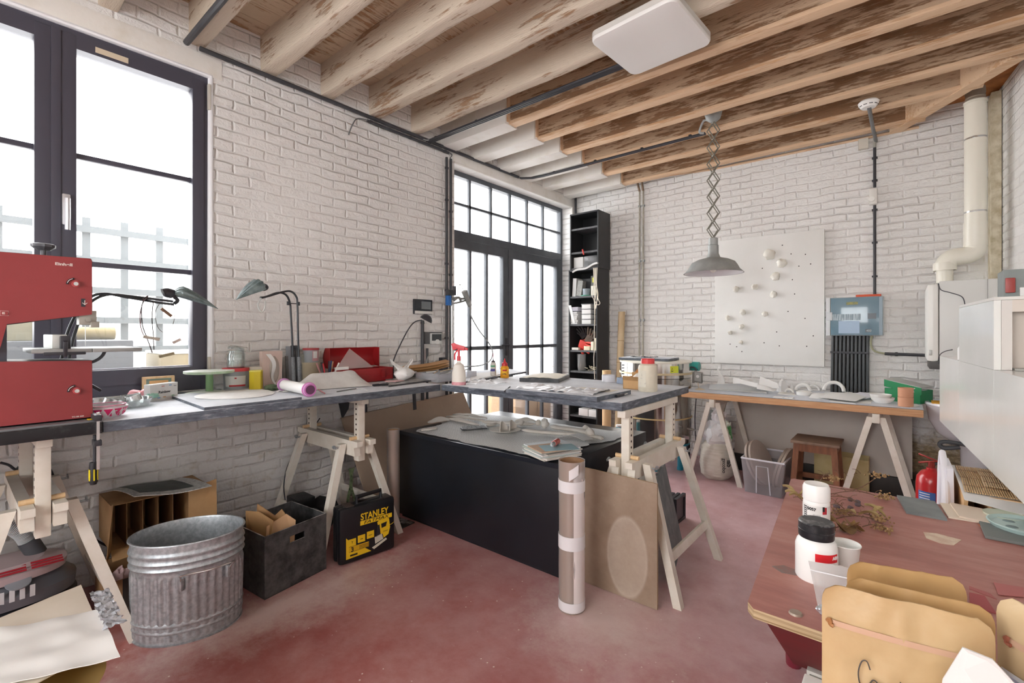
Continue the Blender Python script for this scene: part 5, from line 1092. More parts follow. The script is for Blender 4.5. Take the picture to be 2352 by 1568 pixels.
# galvanised bin
c = on((-2.553,0.727,0), 0); t = T('galvanised_bin', 'ribbed oval galvanised steel bin with wire handles', 'bin', c)
RZ = Matrix.Translation(c) @ Matrix.Rotation(math.radians(60), 4, 'Z')
SX, SY = 1.16, .88
def binfn(a, z):
    if .10 < z < .30: return 1+.024*(math.cos(a*40)) * min(1, (z-.10)/.02) * min(1, (.30-z)/.02)
    return 1
pr = [(0, .004), (.182, .004), (.186, .0), (.188, .006)]
for k in range(60):
    z = .008+k*.0072; r = .182+z*.02
    for zc in (.055, .085, .325, .355, .385): r += .0075*math.exp(-((z-zc)/.0075)**2)
    pr.append((r, z))
pr += [(.198, .432), (.1965, .437), (.191, .437), (.188, .43)]+[(.186+z*.004, z) for z in (.385, .37, .355, .34, .2, .02)]+[(0, .012)]
G().lathe(pr, M=RZ, n=320, sx=SX, sy=SY, fn=binfn).build('bin_body', M_GAL, t, 50)
for s in (0, math.pi):
    aa = s-math.radians(60)+fa*0+math.radians(-2); 
    g = G(); P = []
    for k, (da, z, o_) in enumerate(((-.42, .27, 0), (-.42, .30, .02), (-.38, .315, .035), (0, .318, .045), (.38, .315, .035), (.42, .30, .02), (.42, .27, 0))):
        al = aa+da; P.append(RZ @ V((.195+o_)*SX*math.cos(al), (.195+o_)*SY*math.sin(al), z))
    g.tube(P, .004, 8, 4); hd = g.build('handle', M_STEEL, t)
    for q in (P[0], P[-1]): G().cbox(q+V(0, 0, -.005), (.018, .018, .055), bev=.006, rz=.4).build('handle_bracket', M_GAL, hd)
# carton with dividers against wall
t = T('bottle_carton', 'open cardboard carton with dividers lying on its side, newspaper on top', 'carton', (-3.15, .75, .262))
x0, x1, y0, y1, z0, z1 = -3.31, -3.03, .53, .86, .262, .49
for nm, lo, hi in (('bottom_panel', (x0, y0, z0), (x1, y1, z0+.004)), ('top_panel', (x0, y0, z1-.004), (x1+.0, y1+.1, z1)), ('side_panel', (x0, y0, z0), (x1, y0+.004, z1)), ('side_panel', (x0, y1, z0), (x1, y1+.004, z1)), ('back_panel', (x0, y0, z0), (x0+.004, y1, z1))): G().box(lo, hi).build(nm, M_CARD, t, 0)
for k in range(1, 5):
    yy = y0+(y1-y0)*k/5; G().prism([(x0, yy, z0), (x1-.02, yy, z0+.004), (x1-.03, yy+.0, z1-.01), (x0, yy, z1-.01)], (0, .003, 0)).build('divider', mat('8c6a48', .8), t, 0)
G().prism([(x1, y1, z0+.02), (x1+.03, y1+.13, z0+.05), (x1+.02, y1+.13, z1+.03), (x1, y1, z1)], (.004, 0, 0)).build('flap', M_CARDL, t, 0)
G().prism([(x1, y0, z0), (x1+.07, y0-.03, z0-.03), (x1+.05, y0+.0, z1+.02), (x1, y0, z1)], (.004, 0, 0)).build('flap', M_CARD, t, 0)
G().prism([(x1, y0, z0+.002), (x1+.09, y0-.01, z0-.02), (x1+.09, y1-.04, z0+.0), (x1, y1, z0+.002)], (0, 0, .004)).build('flap', M_CARDL, t, 0)
t = T('newspaper', 'folded newspaper lying on the divided carton', 'newspaper', (-3.12, .78, .493))
def news(u, v): return (-3.28+.36*u, .55+.34*v+.05*u, .495+.012*math.sin(u*3.1)+.015*math.sin(v*5+u*2)*.5+.012+.03*u*(1-v))
G().grid(news, 16, 12, .004).build('sheets', mat('d9d9d3', .7, col2='b9bab5', vs=50, st=(1, 1, 1), lo=.45, hi=.6), t)
G().grid(lambda u, v: V(news(.15+.7*u, .12+.7*v))+V(0, 0, .0015), 12, 10, .0012).build('photo_area', mat('59625c', .6, col2='3c4441', vs=14), t)
# small carton + pink cloth
c = on((-2.916,0.578,0), 0); c = V(-2.93, .56, 0); t = T('cardboard_carton', 'narrow open cardboard carton on the floor left of the steel bin', 'carton', c)
g = G(); s = .09; hh = .235
for lo, hi in (((-s, -s, 0), (s, -s+.004, hh)), ((-s, s-.004, 0), (s, s, hh)), ((-s, -s, 0), (-s+.004, s, hh)), ((s-.004, -s, 0), (s, s, hh-.05)), ((-s, -s, 0), (s, s, .004))): g.box([c.x+lo[0], c.y+lo[1], lo[2]], [c.x+hi[0], c.y+hi[1], hi[2]])
g.build('carton_body', mat('a8845f', .7, col2='98744f'), t, 0)
G().box((c.x+s, c.y-.02, .02), (c.x+s+.001, c.y+.02, hh-.05)).build('tape_strip', mat('3c3630', .4), t)
o = G().blob((c.x+.03, c.y-.02, .17), (.035, .035, .05), 6, .6, fr=2.2).build('pink_cloth', mat('cdb0b0', .8)); tag(o, 'crumpled pink cloth poking out of the narrow carton', 'cloth')
o = G().box((-3.27, .70, 0), (-3.02, .92, .259), .003).build('brown_carton', mat('9c7a58', .75)); tag(o, 'brown carton behind the bin carrying the divided carton', 'carton')
# vacuum cleaner
t = T('vacuum_cleaner', 'grey and black cylinder vacuum cleaner under the left bench', 'vacuum cleaner', (-2.98, .16, 0))
def vac(z0, z1, r0, r1, m, nm, cx=-3.0):
    g = G(); pr = [(0, z0), (r0, z0), (r0*1.02, (z0+z1)/2), (r1, z1-.02), (r1*.85, z1), (0, z1)]
    g.lathe(pr, (cx, .13, 0), 48, sx=.62, sy=1.0, fn=lambda a, z: 1/max(abs(math.cos(a))**2.6+abs(math.sin(a))**2.6, .01)**(1/2.6)); return g.build(nm, m, t)
vac(.02, .2, .265, .27, mat('22242a', .4), 'lower_body'); vac(.202, .30, .262, .235, mat('6b6e75', .35, .2), 'middle_body'); vac(.302, .36, .232, .19, mat('b9a5a6', .4), 'upper_cover')
for k in range(3):
    g = G()
    for q in range(3): g.cbox((-2.866-.02*k, .06+.115*q, .345+.0045*k), (.008, .10, .004), ry=.3)
    g.build('red_grille', mat('b02a35', .4), t)
G().lathe([(0, 0), (.04, 0), (.04, .006), (.03, .008), (0, .008)], M=Matrix.Translation(V(-2.86, .2, .302)) @ Matrix.Rotation(.5, 4, 'Y'), n=24).build('dial', mat('9ea2a8', .3, .3), t)
for k in range(10): G().cbox((-2.835, -.03+.03*k, .262), (.004, .016, .05), ry=.1).build('vent_slat', mat('d5d6d8', .4), t)
G().box((-2.845, .20, .11), (-2.825, .34, .185), .004).build('handle_recess', mat('0d0e10', .5), t)
h0 = V(-3.02, .24, .36); G().cyl(h0+V(0, .03, -.01), h0+V(0, 0, .06), .035, n=20).build('hose_socket', mat('4a4c50', .5), t)
pts = [h0+V(0, 0, .05), h0+V(0, -.03, .11), h0+V(.0, -.09, .15), h0+V(.02, -.2, .13), h0+V(.04, -.35, .10), h0+V(.05, -.5, .03)]
g = G(); g.tube(pts, .024, 14, 30); bmv = g.bm.verts[:]
hs = g.build('hose', mat('8e9092', .5, col2='5e6063', vs=1), t)
P = []
def cat(pts, n):
    P = [V(p) for p in pts]; Q = []
    for i in range(len(P)-1):
        a = P[max(i-1, 0)]; b = P[i]; c = P[i+1]; d = P[min(i+2, len(P)-1)]
        for k in range(n):
            t_ = k/n; Q.append(.5*((2*b)+(c-a)*t_+(2*a-5*b+4*c-d)*t_*t_+(3*b-a-3*c+d)*t_**3))
    return Q
Q = cat(pts, 12); g = G()
for i in range(0, len(Q)-1): 
    M_ = Matrix.Translation(Q[i]) @ (Q[i+1]-Q[i]).to_track_quat('Z', 'Y').to_matrix().to_4x4(); g.lathe([(.024, 0), (.029, .003), (.024, .006)], M=M_, n=16)
g.build('hose_rib', mat('b9bbbc', .5), hs)
# pile of sheets bottom left on a brass basin
zb = .40
ZP = .425
c = V(-1.80, .06, 0)
t = T('brass_basin', 'round brass-coloured basin stand under the paper sheets at the lower left', 'basin', c)
G().lathe([(0, 0), (.13, 0), (.12, .02), (.05, .05), (.045, .22), (.12, .29), (.235, .39), (.242, .402), (.232, .398), (.11, .30), (0, .28)], c, 48).build('basin_body', mat('a68b55', .35, .6), t)
Pp = [on((-2.271,0.117,0.42), ZP), on((-2.339,0.324,0.42), ZP), on((-2.191,0.335,0.42), ZP), on((-1.72,0.316,0.42), ZP)]
def hull(pts, z, th, name, m, label, cat, wob=.004, seed=0):
    g = G(); n = 22; (a, b, c_, d_) = [V(p) for p in pts]
    g.grid(lambda u, v: lerp(lerp(a, b, u), lerp(d_, c_, u), v)+V(0, 0, z-a.z+wob*noise.noise(V(u*4, v*4, seed))), n, n, th)
    o = g.build(name, m); return tag(o, label, cat)
a0 = on((-2.271,0.117,0.42)); a1 = on((-2.339,0.324,0.42)); a2 = on((-2.178,0.336,0.42)); a3 = on((-1.712,0.32,0.42)); a4 = V(a0.x+1.0, a0.y-.55, 0)
off = V(0, -.35, 0)
M_SH = mat('ece8e0', .55, col2='e0dbd2', vs=4)
hull([a1+(a0-a1)*1.8, a1, a1+(a3-a2)*1.0+(a2-a1)*.3, a1+(a0-a1)*1.8+(a3-a2)*1.1], .420, .003, 'card_sheet', mat('e9dfd0', .55, col2='ddd0bd', vs=3), 'cream card sheet at the back of the pile lower left', 'card', .003, 1)
hull([a2+(a0-a2)*1.7+V(.12, 0, 0), a2+(a3-a2)*.25, a3, a3+(a0-a2)*1.6], .432, .002, 'paper_sheet', mat('f0efec', .5), 'large white sheet on top of the pile at the lower left', 'paper', .012, 4)
g = G(); f0, f1 = a2.lerp(a3, -.02), a2.lerp(a3, .62); dn = (f1-f0).normalized(); sd = V(-dn.y, dn.x, 0)
sd = sd if sd.y > 0 else -sd
g.grid(lambda u, v: f0.lerp(f1, u)+sd*(.05*v-.01+.01*noise.noise(V(u*14, v*2, 1)))+V(0, 0, .440+.014*noise.noise(V(u*12, v*5, 3))-f0.z), 40, 8, .0006)
o = g.build('foil_strip', mat('dfe4ec', .2, .6, bump=.6, bs=30, bd=.01)); tag(o, 'crumpled silver foil strip along the edge of the paper pile', 'foil')
# charger, strap, cable
c = V(-3.05, 1.50, 0); t = T('bench_motor', 'black motor unit with a round wheel on the floor behind the black crate', 'motor', c)
G().cbox((c.x, c.y, .24), (.16, .12, .08), bev=.012).cbox((c.x, c.y, .10), (.2, .14, .2), bev=.02).build('housing', mat('1a1a1c', .5), t)
G().cyl((c.x+.09, c.y+.03, .16), (c.x+.12, c.y+.03, .16), .05, n=28).build('wheel', mat('55565a', .4, .3), t); G().blob((c.x-.02, c.y+.17, .12), (.1, .1, .1), 3, .3).build('bag', mat('2a2a2e', .7), t)
o = G().tube([(-3.2,1.467,0.22), (-3.22,1.467,0.333), (-3.28,1.533,0.455), (-3.3,1.651,0.583), (-3.3,1.766,0.723)], .004, 6, 6).build('black_cable', M_BLKC); tag(o, 'thin black cable rising up the wall behind the trestle', 'cable')
o = G().tube([(-3.28,0.17,0.738), (-3.28,0.198,0.72), (-3.28,0.221,0.694), (-3.28,0.241,0.714), (-3.28,0.285,0.713), (-3.28,0.331,0.682), (-3.3,0.359,0.6), (-3.3,0.397,0.401), (-3.3,0.46,0.318), (-3.3,0.542,0.222), (-3.3,0.602,0.178)], .0055, 8, 8).build('black_cable', M_BLKC); tag(o, 'black cable looping along the brick wall under the band saw', 'cable')
o = G().tube([(-3.25,0.482,0.225), (-3.25,0.534,0.161), (-3.2,0.584,0.11), (-3.1,0.579,0.049)], .006, 8, 8).build('black_cable', M_BLKC); tag(o, 'thick black cable dropping behind the narrow carton', 'cable')
g = G(); g.grid(lambda u, v: V((-2.95,1.794,0.413))+V(0, .014*math.sin(v*6)+.022*(u-.5), -.30*v), 2, 20, .003)
g.grid(lambda u, v: V((-2.93,1.792,0.417))+V(0, .018-.02*math.sin(v*5)+.018*(u-.5), -.30*v), 2, 20, .003)
o = g.build('patterned_strap', mat('7d8a63', .7, col2='39422e', vs=60)); tag(o, 'green patterned strap hanging in loops behind the tool case', 'strap')
o = G().cbox((-2.82, 2.02, .004), (.32, .20, .008), rz=.1).build('floor_mat', mat('2a2826', .8, dust=.3)); tag(o, 'dark mat scrap on the floor beside the black chest', 'mat')
# =====================================================  BOOKCASE
MBK = mat('2a2b2d', .45, col2='323335', vs=4, bump=.03)
t = T('bookcase', 'tall narrow black bookcase of two stacked units in the corner by the door', 'bookcase', (-3.0, 5.12, 0))
def unit(x0, x1, y0, z0, z1, shelves, nm):
    for x in (x0, x1-.016): G().box((x, y0, z0), (x+.016, 5.275, z1), .001).build('side_panel', MBK, t, 0)
    G().box((x0, y0, z1-.018), (x1, 5.275, z1)).build('top_panel', MBK, t, 0)
    G().box((x0+.016, 5.268, z0), (x1-.016, 5.274, z1-.018)).build('back_panel', mat('151618', .5), t, 0)
    for z in shelves: G().box((x0+.016, y0+.008, z-.022), (x1-.016, 5.268, z)).build('shelf', mat('4a4b4e', .5, dust=.4), t, 0)
unit(-3.20, -2.80, 4.985, 2.13, 2.82, (2.15, 2.345, 2.635), 'upper')
unit(-3.22, -2.815, 4.985, 0, 2.128, (.07, .335, .88, 1.135, 1.457, 1.80), 'lower')
def thing1(g, name, label, cat, m, smooth=35, group=None): return tag(g.build(name, m, None, smooth), label, cat, group)
Y_ = 5.03
def bx(px0, px1, z0, h, d, m, name, label, cat, yy=5.03, bev=.003, group=None):
    xa = at_(px0, yy); xb = at_(px1, yy); return thing1(G().box((xa, yy, z0), (xb, yy+d, z0+h), bev), name, label, cat, m, 35, group)
def at_(px, y):
    r = (px-1176)/1083.6; return (r*.76940-.63877)/(r*.63877+.76940)*y
bx(1318, 1339, 2.151, .135, .12, M_PAPER, 'white_carton', 'white carton with a small dark mark on the upper shelf unit', 'box')
text('R', (at_(1326, 5.03), 5.0285, 2.20), .035, MBK, bpy.data.objects['white_carton'], (1, 0, 0), (0, 0, 1)) if 0 else None
bx(1341, 1371, 2.151, .14, .16, M_TUB, 'plastic_tub', 'cloudy plastic tub beside the white carton on the upper unit', 'tub', bev=.012)
thing1(G().grid(lambda u, v: (at_(1315+58*u, 4.97), 4.955+.10*v, 2.155+.03*u+.01*math.sin(u*9)-.05*(1-v)*(1-u)), 16, 6, .02), 'folded_cloth', 'white folded cloth hanging over the edge between the two shelf units', 'cloth', M_PAPER)
thing1(G().cyl((at_(1341, 4.975), 4.975, 2.30), (at_(1338, 4.965), 4.965, 2.365), .009, n=10), 'red_clip', 'small red clip on the shelf edge of the upper unit', 'clip', mat('e0433c', .5))
x = at_(1322, 5.05); thing1(G().cbox((x, 5.09, 1.915), (.05, .14, .225), ry=.06), 'white_binder', 'white binder leaning on the upper shelf of the lower unit', 'binder', M_PAPER)
thing1(G().cbox((at_(1332, 5.03), 5.08, 1.9), (.07, .12, .19), ry=.16), 'speckled_slab', 'speckled grey slab leaning beside the white binder', 'slab', mat('b9b9b4', .7, col2='8f8f8c', vs=60))
thing1(G().box((at_(1338, 5.1), 5.10, 1.80), (at_(1356, 5.1), 5.2, 2.02)), 'black_folder', 'black folder at the back of the same shelf', 'folder', MBK)
thing1(G().lathe([(0, .012), (.042, .012), (.047, .09), (.043, .09), (.04, .02), (0, .02)], (at_(1345, 5.04), 5.06, 1.801), 24), 'grey_pot', 'small grey pot on a green lid on the shelf', 'pot', mat('9aa5ad', .5))
thing1(G().lathe([(0, 0), (.07, 0), (.07, .010), (0, .011)], (at_(1345, 5.04), 5.06, 1.801), 24), 'green_lid', 'flat green lid under the small grey pot', 'lid', mat('3f9f7f', .5))
bx(1357, 1371, 1.801, .12, .16, mat('e1ddd0', .6), 'cream_box', 'lower cream box at the right end of the rope shelf', 'box'); bx(1357, 1371, 1.922, .12, .14, mat('5c5c58', .6), 'dark_box', 'dark box with yellow label upon the cream box', 'box')
plate('yellow_label', mat('d9d84a', .5), bpy.data.objects['dark_box'], (at_(1363, 5.03), 5.0295, 1.99), (1, 0, 0), (0, 0, 1), .03, .06)
for k in range(4):
    z = 1.458+.062*k; o = T('drawer_unit', ['lowest', 'second from the bottom', 'second from the top', 'topmost'][k]+' clear plastic tray of the stack full of white powder', 'tray', (at_(1347, 5.03), 5.1, z), 'clear trays on the bookcase')
    xa, xb = at_(1337, 5.03), at_(1358, 5.03); G().box((xa, 5.02, z), (xb, 5.2, z+.052), .003).build('tray_body', mat('e9e8e5', .5), o); G().box((xa-.006, 5.01, z+.0525), (xb+.006, 5.21, z+.061), .002).build('rim', M_TUB, o)
for k in range(6):
    z = 1.458+.026*k; thing1(G().cbox((at_(1324, 5.08), 5.09, z+.012), (.11, .16, .023), rz=.08*math.sin(k*2)), 'paper_stack', ['bottom', 'second', 'third', 'fourth', 'fifth', 'top'][k]+' bundle counted upwards of the white paper pile left on the tray shelf', 'paper', M_PAPER, 35, 'paper bundles on the bookcase')
thing1(G().grid(lambda u, v: (at_(1308+14*u+8*v*0, 4.96), 4.965+.01*u, 1.69-.23*v+0*u+.02*u) if 0 else (at_(1306+6*u+9*v, 4.965), 4.965, 1.69-.22*v), 4, 10, .004), 'drooping_paper', 'white paper drooping over the front edge of the tray shelf', 'paper', M_PAPER)
bx(1308, 1327, 1.62, .05, .16, mat('d8d5e0', .6), 'lilac_box', 'pale lilac box on top of the paper pile', 'box', 5.01)
# gloves
def glove(c, s, m, label, rz, n=4):
    t = T('work_glove', label, 'glove', c); R_ = Matrix.Translation(V(c)) @ Matrix.Rotation(rz, 4, 'Y')
    g = G(); g.blob((0, 0, 0), (.05*s, .03*s, .04*s), 3, .2, M=None) if 0 else None
    b2 = G(); b2.cbox((0, 0, 0), (.09*s, .04*s, .09*s), bev=.018, M=R_); b2.build('palm', m, t)
    for k in range(n): 
        p0 = R_ @ V((-.035+.024*k)*s, -.005, .03*s); p1 = R_ @ V((-.05+.034*k)*s, -.03, .085*s); p2 = R_ @ V((-.055+.036*k)*s, -.045, .12*s)
        G().tube([p0, p1, p2], .012*s, 8, 3, taper=.009*s).build('finger', m, t)
    G().tube([R_ @ V(.04*s, 0, -.01), R_ @ V(.075*s, -.02, .02*s), R_ @ V(.085*s, -.03, .05*s)], .012*s, 8, 3).build('thumb', m, t)
    return t
MGR = mat('e24438', .5); 
glove((at_(1336, 5.04), 5.07, 1.205), 1.15, MGR, 'bright red rubber glove on the middle shelf, front one', 1.9)
glove((at_(1342, 5.08), 5.14, 1.23), 1.1, MGR, 'bright red rubber glove behind the other, fingers spread', 1.2)
glove((at_(1355, 5.08), 5.07, 1.27), 1.15, mat('6f5f52', .8, col2='4f443b', vs=30), 'brown leather glove on top of the red ones', .5)
glove((at_(1336, 5.15), 5.19, 1.32), 1.0, mat('4c4744', .8, col2='38343a', vs=30), 'dark grey glove at the back of the glove heap', -.6)
for k, (p0, p1, h, cc, lb) in enumerate(((1341, 1354, .05, 'e0d8b8', 'pale cream box low in front of the gloves'), (1357, 1363, .105, 'ece6d2', 'cream tin standing beside the rope'), (1366, 1371, .15, 'dcd5bc', 'tall cream tin at the right side of the glove shelf'), (1313, 1328, .03, 'e8e4da', 'white crumpled scrap at the left of the glove shelf'))): bx(p0, p1, 1.137, h, .05, mat(cc, .6), 'small_tin', lb, 'tin', 4.998)
t = T('gravel_bag', 'clear bag half filled with gravel on the shelf below the gloves', 'bag', (at_(1336, 5.1), 5.1, .881))
G().lathe([(0, 0), (.05, 0), (.055, .05), (.052, .12), (.055, .20), (.05, .205)], (at_(1336, 5.1), 5.1, .881), 24, fn=lambda a, z: 1+.08*math.sin(a*3+z*20)).build('bag_film', M_FILM, t); G().blob((at_(1336, 5.1), 5.1, .93), (.047, .047, .045), 2, .2).build('gravel', mat('9c8c70', .9, col2='5f5848', vs=80), t)
for k in range(16):
    a = V(at_(1345+RND.uniform(0, 22), 5.02), 5.03+RND.uniform(0, .1), .888+RND.uniform(0, .04)); b = a+V(RND.uniform(-.05, .05), RND.uniform(-.02, .02), RND.uniform(-.004, .03))
    b.z = max(b.z, .886); thing1(G().cyl(a, b, .004, n=6), 'wooden_peg', 'small bone-white stick in the heap on the lowest visible shelf', 'stick', mat('e5dcc0', .6), 35, 'heap of small sticks on the bookcase')
t = T('cord_hank', 'hank of white cord hanging down the right front of the bookcase', 'cord', (at_(1366, 4.96), 4.96, 2.12))
for k in range(5): G().tube([(at_(1363+2.2*k, 4.965), 4.965, 2.125), (at_(1364+1.6*k, 4.955), 4.955, 1.95), (at_(1362+3*k+(3 if k % 2 else -2), 4.955), 4.955, 1.80), (at_(1365+k, 4.955), 4.955, 1.72-.02*k), (at_(1366, 4.955), 4.96, 1.45+.06*k)], .004, 6, 6).build('strand', mat('ece4d4', .7), t)
G().tube([(at_(1369, 4.95), 4.95, 1.87), (at_(1374, 4.95), 4.95, 1.75), (at_(1378, 4.95), 4.95, 1.70), (at_(1373, 4.95), 4.95, 1.68), (at_(1368, 4.95), 4.95, 1.72)], .004, 6, 6).tube([(at_(1366, 4.955), 4.955, 1.5), (at_(1365, 4.955), 4.955, 1.3), (at_(1367, 4.955), 4.955, 1.2), (at_(1364, 4.955), 4.955, 1.05), (at_(1366, 4.955), 4.955, .8)], .0045, 6, 6).build('strand', mat('ece4d4', .7), t)
bx(1329, 1350, .336, .085, .1, M_PAPER, 'foam_block', 'white foam block at the left on the lowest shelf', 'block', 5.0); bx(1352, 1371, .336, .08, .1, M_PAPER, 'foam_block', 'white foam block at the right on the lowest shelf', 'block', 5.0)
thing1(G().tube([(-3.303,5.28,3.281), (-3.303,5.28,2.854)], .014, 8), 'black_pipe', 'short black pipe in the corner above the bookcase', 'pipe', M_BLKC)
# =====================================================  BACK WALL
MP = mat('c3bfb4', .45, .3, col2='a8a294', vs=20)
for k, px in enumerate((1467, 1476)):
    P = [V((-2.442,5.27,3.236)), V((-2.437,5.27,3.142)), V((-2.409,5.27,3.023)), V((-2.409,5.27,2.713)), V((-2.415,5.27,1.681)), V((-2.415,5.27,0.647))]
    P = [p+V(.045*k+(.01*k if i < 2 else 0), 0, 0) for i, p in enumerate(P)]
    t = T('heating_pipe', ['left', 'right'][k]+' of the two painted pipes running down the back wall', 'pipe', P[0]); G().tube(P[2:], .010, 10).build('pipe', MP, t); G().tube(P[:3], .012, 10, 5).build('rusty_bend', mat('9a8168', .6, col2='6f5744', vs=30), t)
    for z in (1.5, 2.2, 2.85): G().cyl((P[3].x, 5.285, z), (P[3].x, 5.262, z), .016, n=12).build('pipe_clip', M_GAL, t)
# board with casts
t = T('display_board', 'large white panel on the back wall with small clay casts stuck on it', 'board', (-1.06, 5.29, 1.03))
G().box((-1.555, 5.272, 1.03), (-.572, 5.30, 2.325), .002).build('panel', mat('f1f0ed', .45, col2='ebeae6', vs=2, bump=.02), t)
g = G()
for px, py in ((1797,563),(1817,583),(1850,584),(1862,606),(1835,611),(1820,642),(1751,616),(1825,675),(1810,715),(1849,731),(1784,762),(1755,787),(1790,794),(1853,795),(1868,771),(1692,796),(1704,807),(1677,790)):
    r = (px-1176)/1083.6; k = 5.272/(r*.63877+.7694); g.cyl((k*(r*.7694-.63877), 5.2725, 1.35+k*(764-py)/1083.6), (k*(r*.7694-.63877), 5.2705, 1.35+k*(764-py)/1083.6), .0055, n=8)
o = g.build('screw_hole', mat('3c3a38', .7), t); o['kind'] = 'stuff'
BL = [(1767,584,16,12),(1796,604,13,10),(1781,635,12,10),(1734,659,9,7),(1690,664,8,7),(1777,676,9,8),(1706,717,8,7),(1757,721,8,6),(1671,730,7,6),(1703,750,7,6),(1677,764,6,5),(1702,786,6,5)]
NB = ['largest flat cast at the top of the white panel', 'second cast down, right of the largest', 'round cast below the two upper ones', 'round cast at mid height in the centre of the panel', 'round cast furthest left in the upper row', 'ear-shaped cast right of centre', 'cast in the lower row, second column', 'cast alone at the right of the lower row', 'cast furthest left in the lower row', 'squarish cast below the lower row', 'small cast near the left edge, second lowest', 'lowest small cast on the panel']
for k, (px, py, a, b) in enumerate(BL):
    r = (px-1176)/1083.6; kk = 5.26/(r*.63877+.7694); s = kk/1083.6
    thing1(G().blob((kk*(r*.7694-.63877), 5.262, 1.35+kk*(764-py)/1083.6), (a*s*.78, .03+.001*a, b*s), k+3, .35), 'plaster_cast', NB[k], 'cast', mat('f1eee4', .5), 35, 'casts on the white panel')
# fuse box
a, b = V((-0.552,5.2,1.671)), V((-0.135,5.2,1.324)); t = T('fuse_box', 'grey distribution box with a smoked blue cover on the back wall', 'fuse box', ((a.x+b.x)/2, 5.25, b.z))
G().box((a.x, 5.225, b.z), (b.x, YB, a.z), .006).build('case', mat('cfd3d6', .5), t)
G().box((a.x+.035, 5.197, b.z+.004), (b.x-.004, 5.2245, a.z-.004), .008).build('smoked_cover', mat('6b8796', .12, col2='7d98a6', vs=3, bump=0, coat=.5), t)
G().box((a.x, 5.2, b.z), (a.x+.033, 5.2245, a.z), .003).build('hinge_side', mat('dfe1e4', .4), t)
G().box((a.x+.004, 5.188, (a.z+b.z)/2-.035), (a.x+.05, 5.1965, (a.z+b.z)/2+.04), .004).build('catch', mat('d5d8dc', .4), t)
yl = 5.1962
def fb(u0, u1, v0, v1, m, nm): return plate(nm, m, t, (a.x+(b.x-a.x)*(u0+u1)/2, yl, b.z+(a.z-b.z)*(v0+v1)/2), (1, 0, 0), (0, 0, 1), (b.x-a.x)*(u1-u0), (a.z-b.z)*(v1-v0), .0008)
fb(.08, .62, .40, .56, mat('a3b4bc', .3, col2='5f7681', vs=160, st=(1, 1, .05), lo=.45, hi=.55, bump=0), 'breaker_row'); fb(.23, .60, .06, .38, mat('8fa9c4', .3), 'paper_note'); fb(.74, .88, .43, .57, mat('333e47', .3), 'meter'); pl = fb(.70, .80, .09, .17, mat('1e262c', .3), 'number_sign')
text('403', (a.x+(b.x-a.x)*.712, yl-.0012, b.z+(a.z-b.z)*.105), .026, mat('b9c6cc', .4), pl, (1, 0, 0), (0, 0, 1))
fb(.37, .57, .80, .87, mat('a89c3c', .4, col2='5d6e4a', vs=80, bump=0), 'warning_strip'); fb(.93, .985, .02, .98, mat('5b7280', .25), 'hinge_strip')
thing1(G().box((a.x+.22, 5.24, a.z+.001), (a.x+.4, 5.29, a.z+.02), .004), 'orange_cover', 'orange plastic strip lying on top of the fuse box', 'strip', mat('d9542a', .5))
for k in range(10):
    px = 1913+k*8.9; x0_ = at_(px, 5.27); x1_ = at_(px-3.5+k*.3, 5.27)
    t = T('supply_conduit', 'dark grey conduit, number %s from the left of the ten below the fuse box' % ['one', 'two', 'three', 'four', 'five', 'six', 'seven', 'eight', 'nine', 'ten'][k], 'conduit', (x0_, 5.27, .8), 'ten conduits below the fuse box')
    G().tube([(x0_, 5.27, b.z+.0), (x1_, 5.272, .62)], .0115, 10).build('pipe', mat('4b4e51', .35), t); G().cbox((x0_-.004, 5.27, 1.17), (.03, .032, .02), bev=.003).build('pipe_clip', M_BLKC, t)
thing1(G().box((at_(1911, 5.3), 5.295, .62), (at_(1993, 5.3), 5.309, b.z)), 'dark_plaster', 'dark rough plaster strip behind the ten conduits', 'plaster', mat('4a443c', .9, col2='2b2823', vs=40, bump=.5, bs=40, bd=.006))
xv = at_(2009, 5.27)
for z0, z1, m, lb in ((2.26, 2.30, 0, ''),): pass
t = T('wall_conduit', 'black conduit rising from the fuse box to the ceiling, interrupted by a white switch', 'conduit', (xv, 5.27, a.z))
G().tube([(xv, 5.27, a.z), (xv, 5.27, 2.48)], .0115, 10).tube([(xv, 5.27, 2.64), (xv, 5.27, 2.99)], .0115, 10).build('pipe', M_BLKC, t); G().tube([(xv, 5.275, 2.99), (xv, 5.275, 3.15)], .012, 10).build('grey_end', mat('a8a69c', .6), t)
for z in (1.85, 2.15, 2.44, 2.70, 2.90): G().cbox((xv, 5.28, z), (.04, .03, .016), bev=.003).build('pipe_clip', M_BLKC, t)
t = T('wall_switch', 'white surface-mounted switch box on the black conduit', 'switch', (xv, 5.27, 2.5)); G().box((xv-.04, 5.262, 2.49), (xv+.018, YB, 2.63), .008).build('case', mat('e8e5de', .45), t); G().cyl((xv-.02, 5.262, 2.535), (xv-.02, 5.25, 2.535), .022, n=24).build('rotary_knob', mat('f2f0ea', .4), t)
t = T('smoke_detector', 'white round smoke detector hanging below the joists', 'smoke detector', (-.204, 4.46, 3.05))
G().lathe([(0, 0), (.045, 0), (.06, .018), (.066, .04), (.055, .052), (0, .052)], (-.204, 4.46, 3.047), 32).build('housing', mat('f3f2ef', .4), t); g = G()
for k in range(10):
    al = k*.628; g.cbox((-.204+.056*math.cos(al), 4.46+.056*math.sin(al), 3.063), (.004, .022, .008), rz=al)
g.build('smoke_slots', M_BLKC, t)
thing1(G().tube([(-.20, 4.46, 3.043), (-.195, 4.9, 3.035), (-.19, 5.24, 3.05), (-.19, 5.28, 3.04)], .013, 10, 3), 'grey_conduit', 'grey conduit joining the smoke detector to the back wall', 'conduit', mat('6f7072', .5))
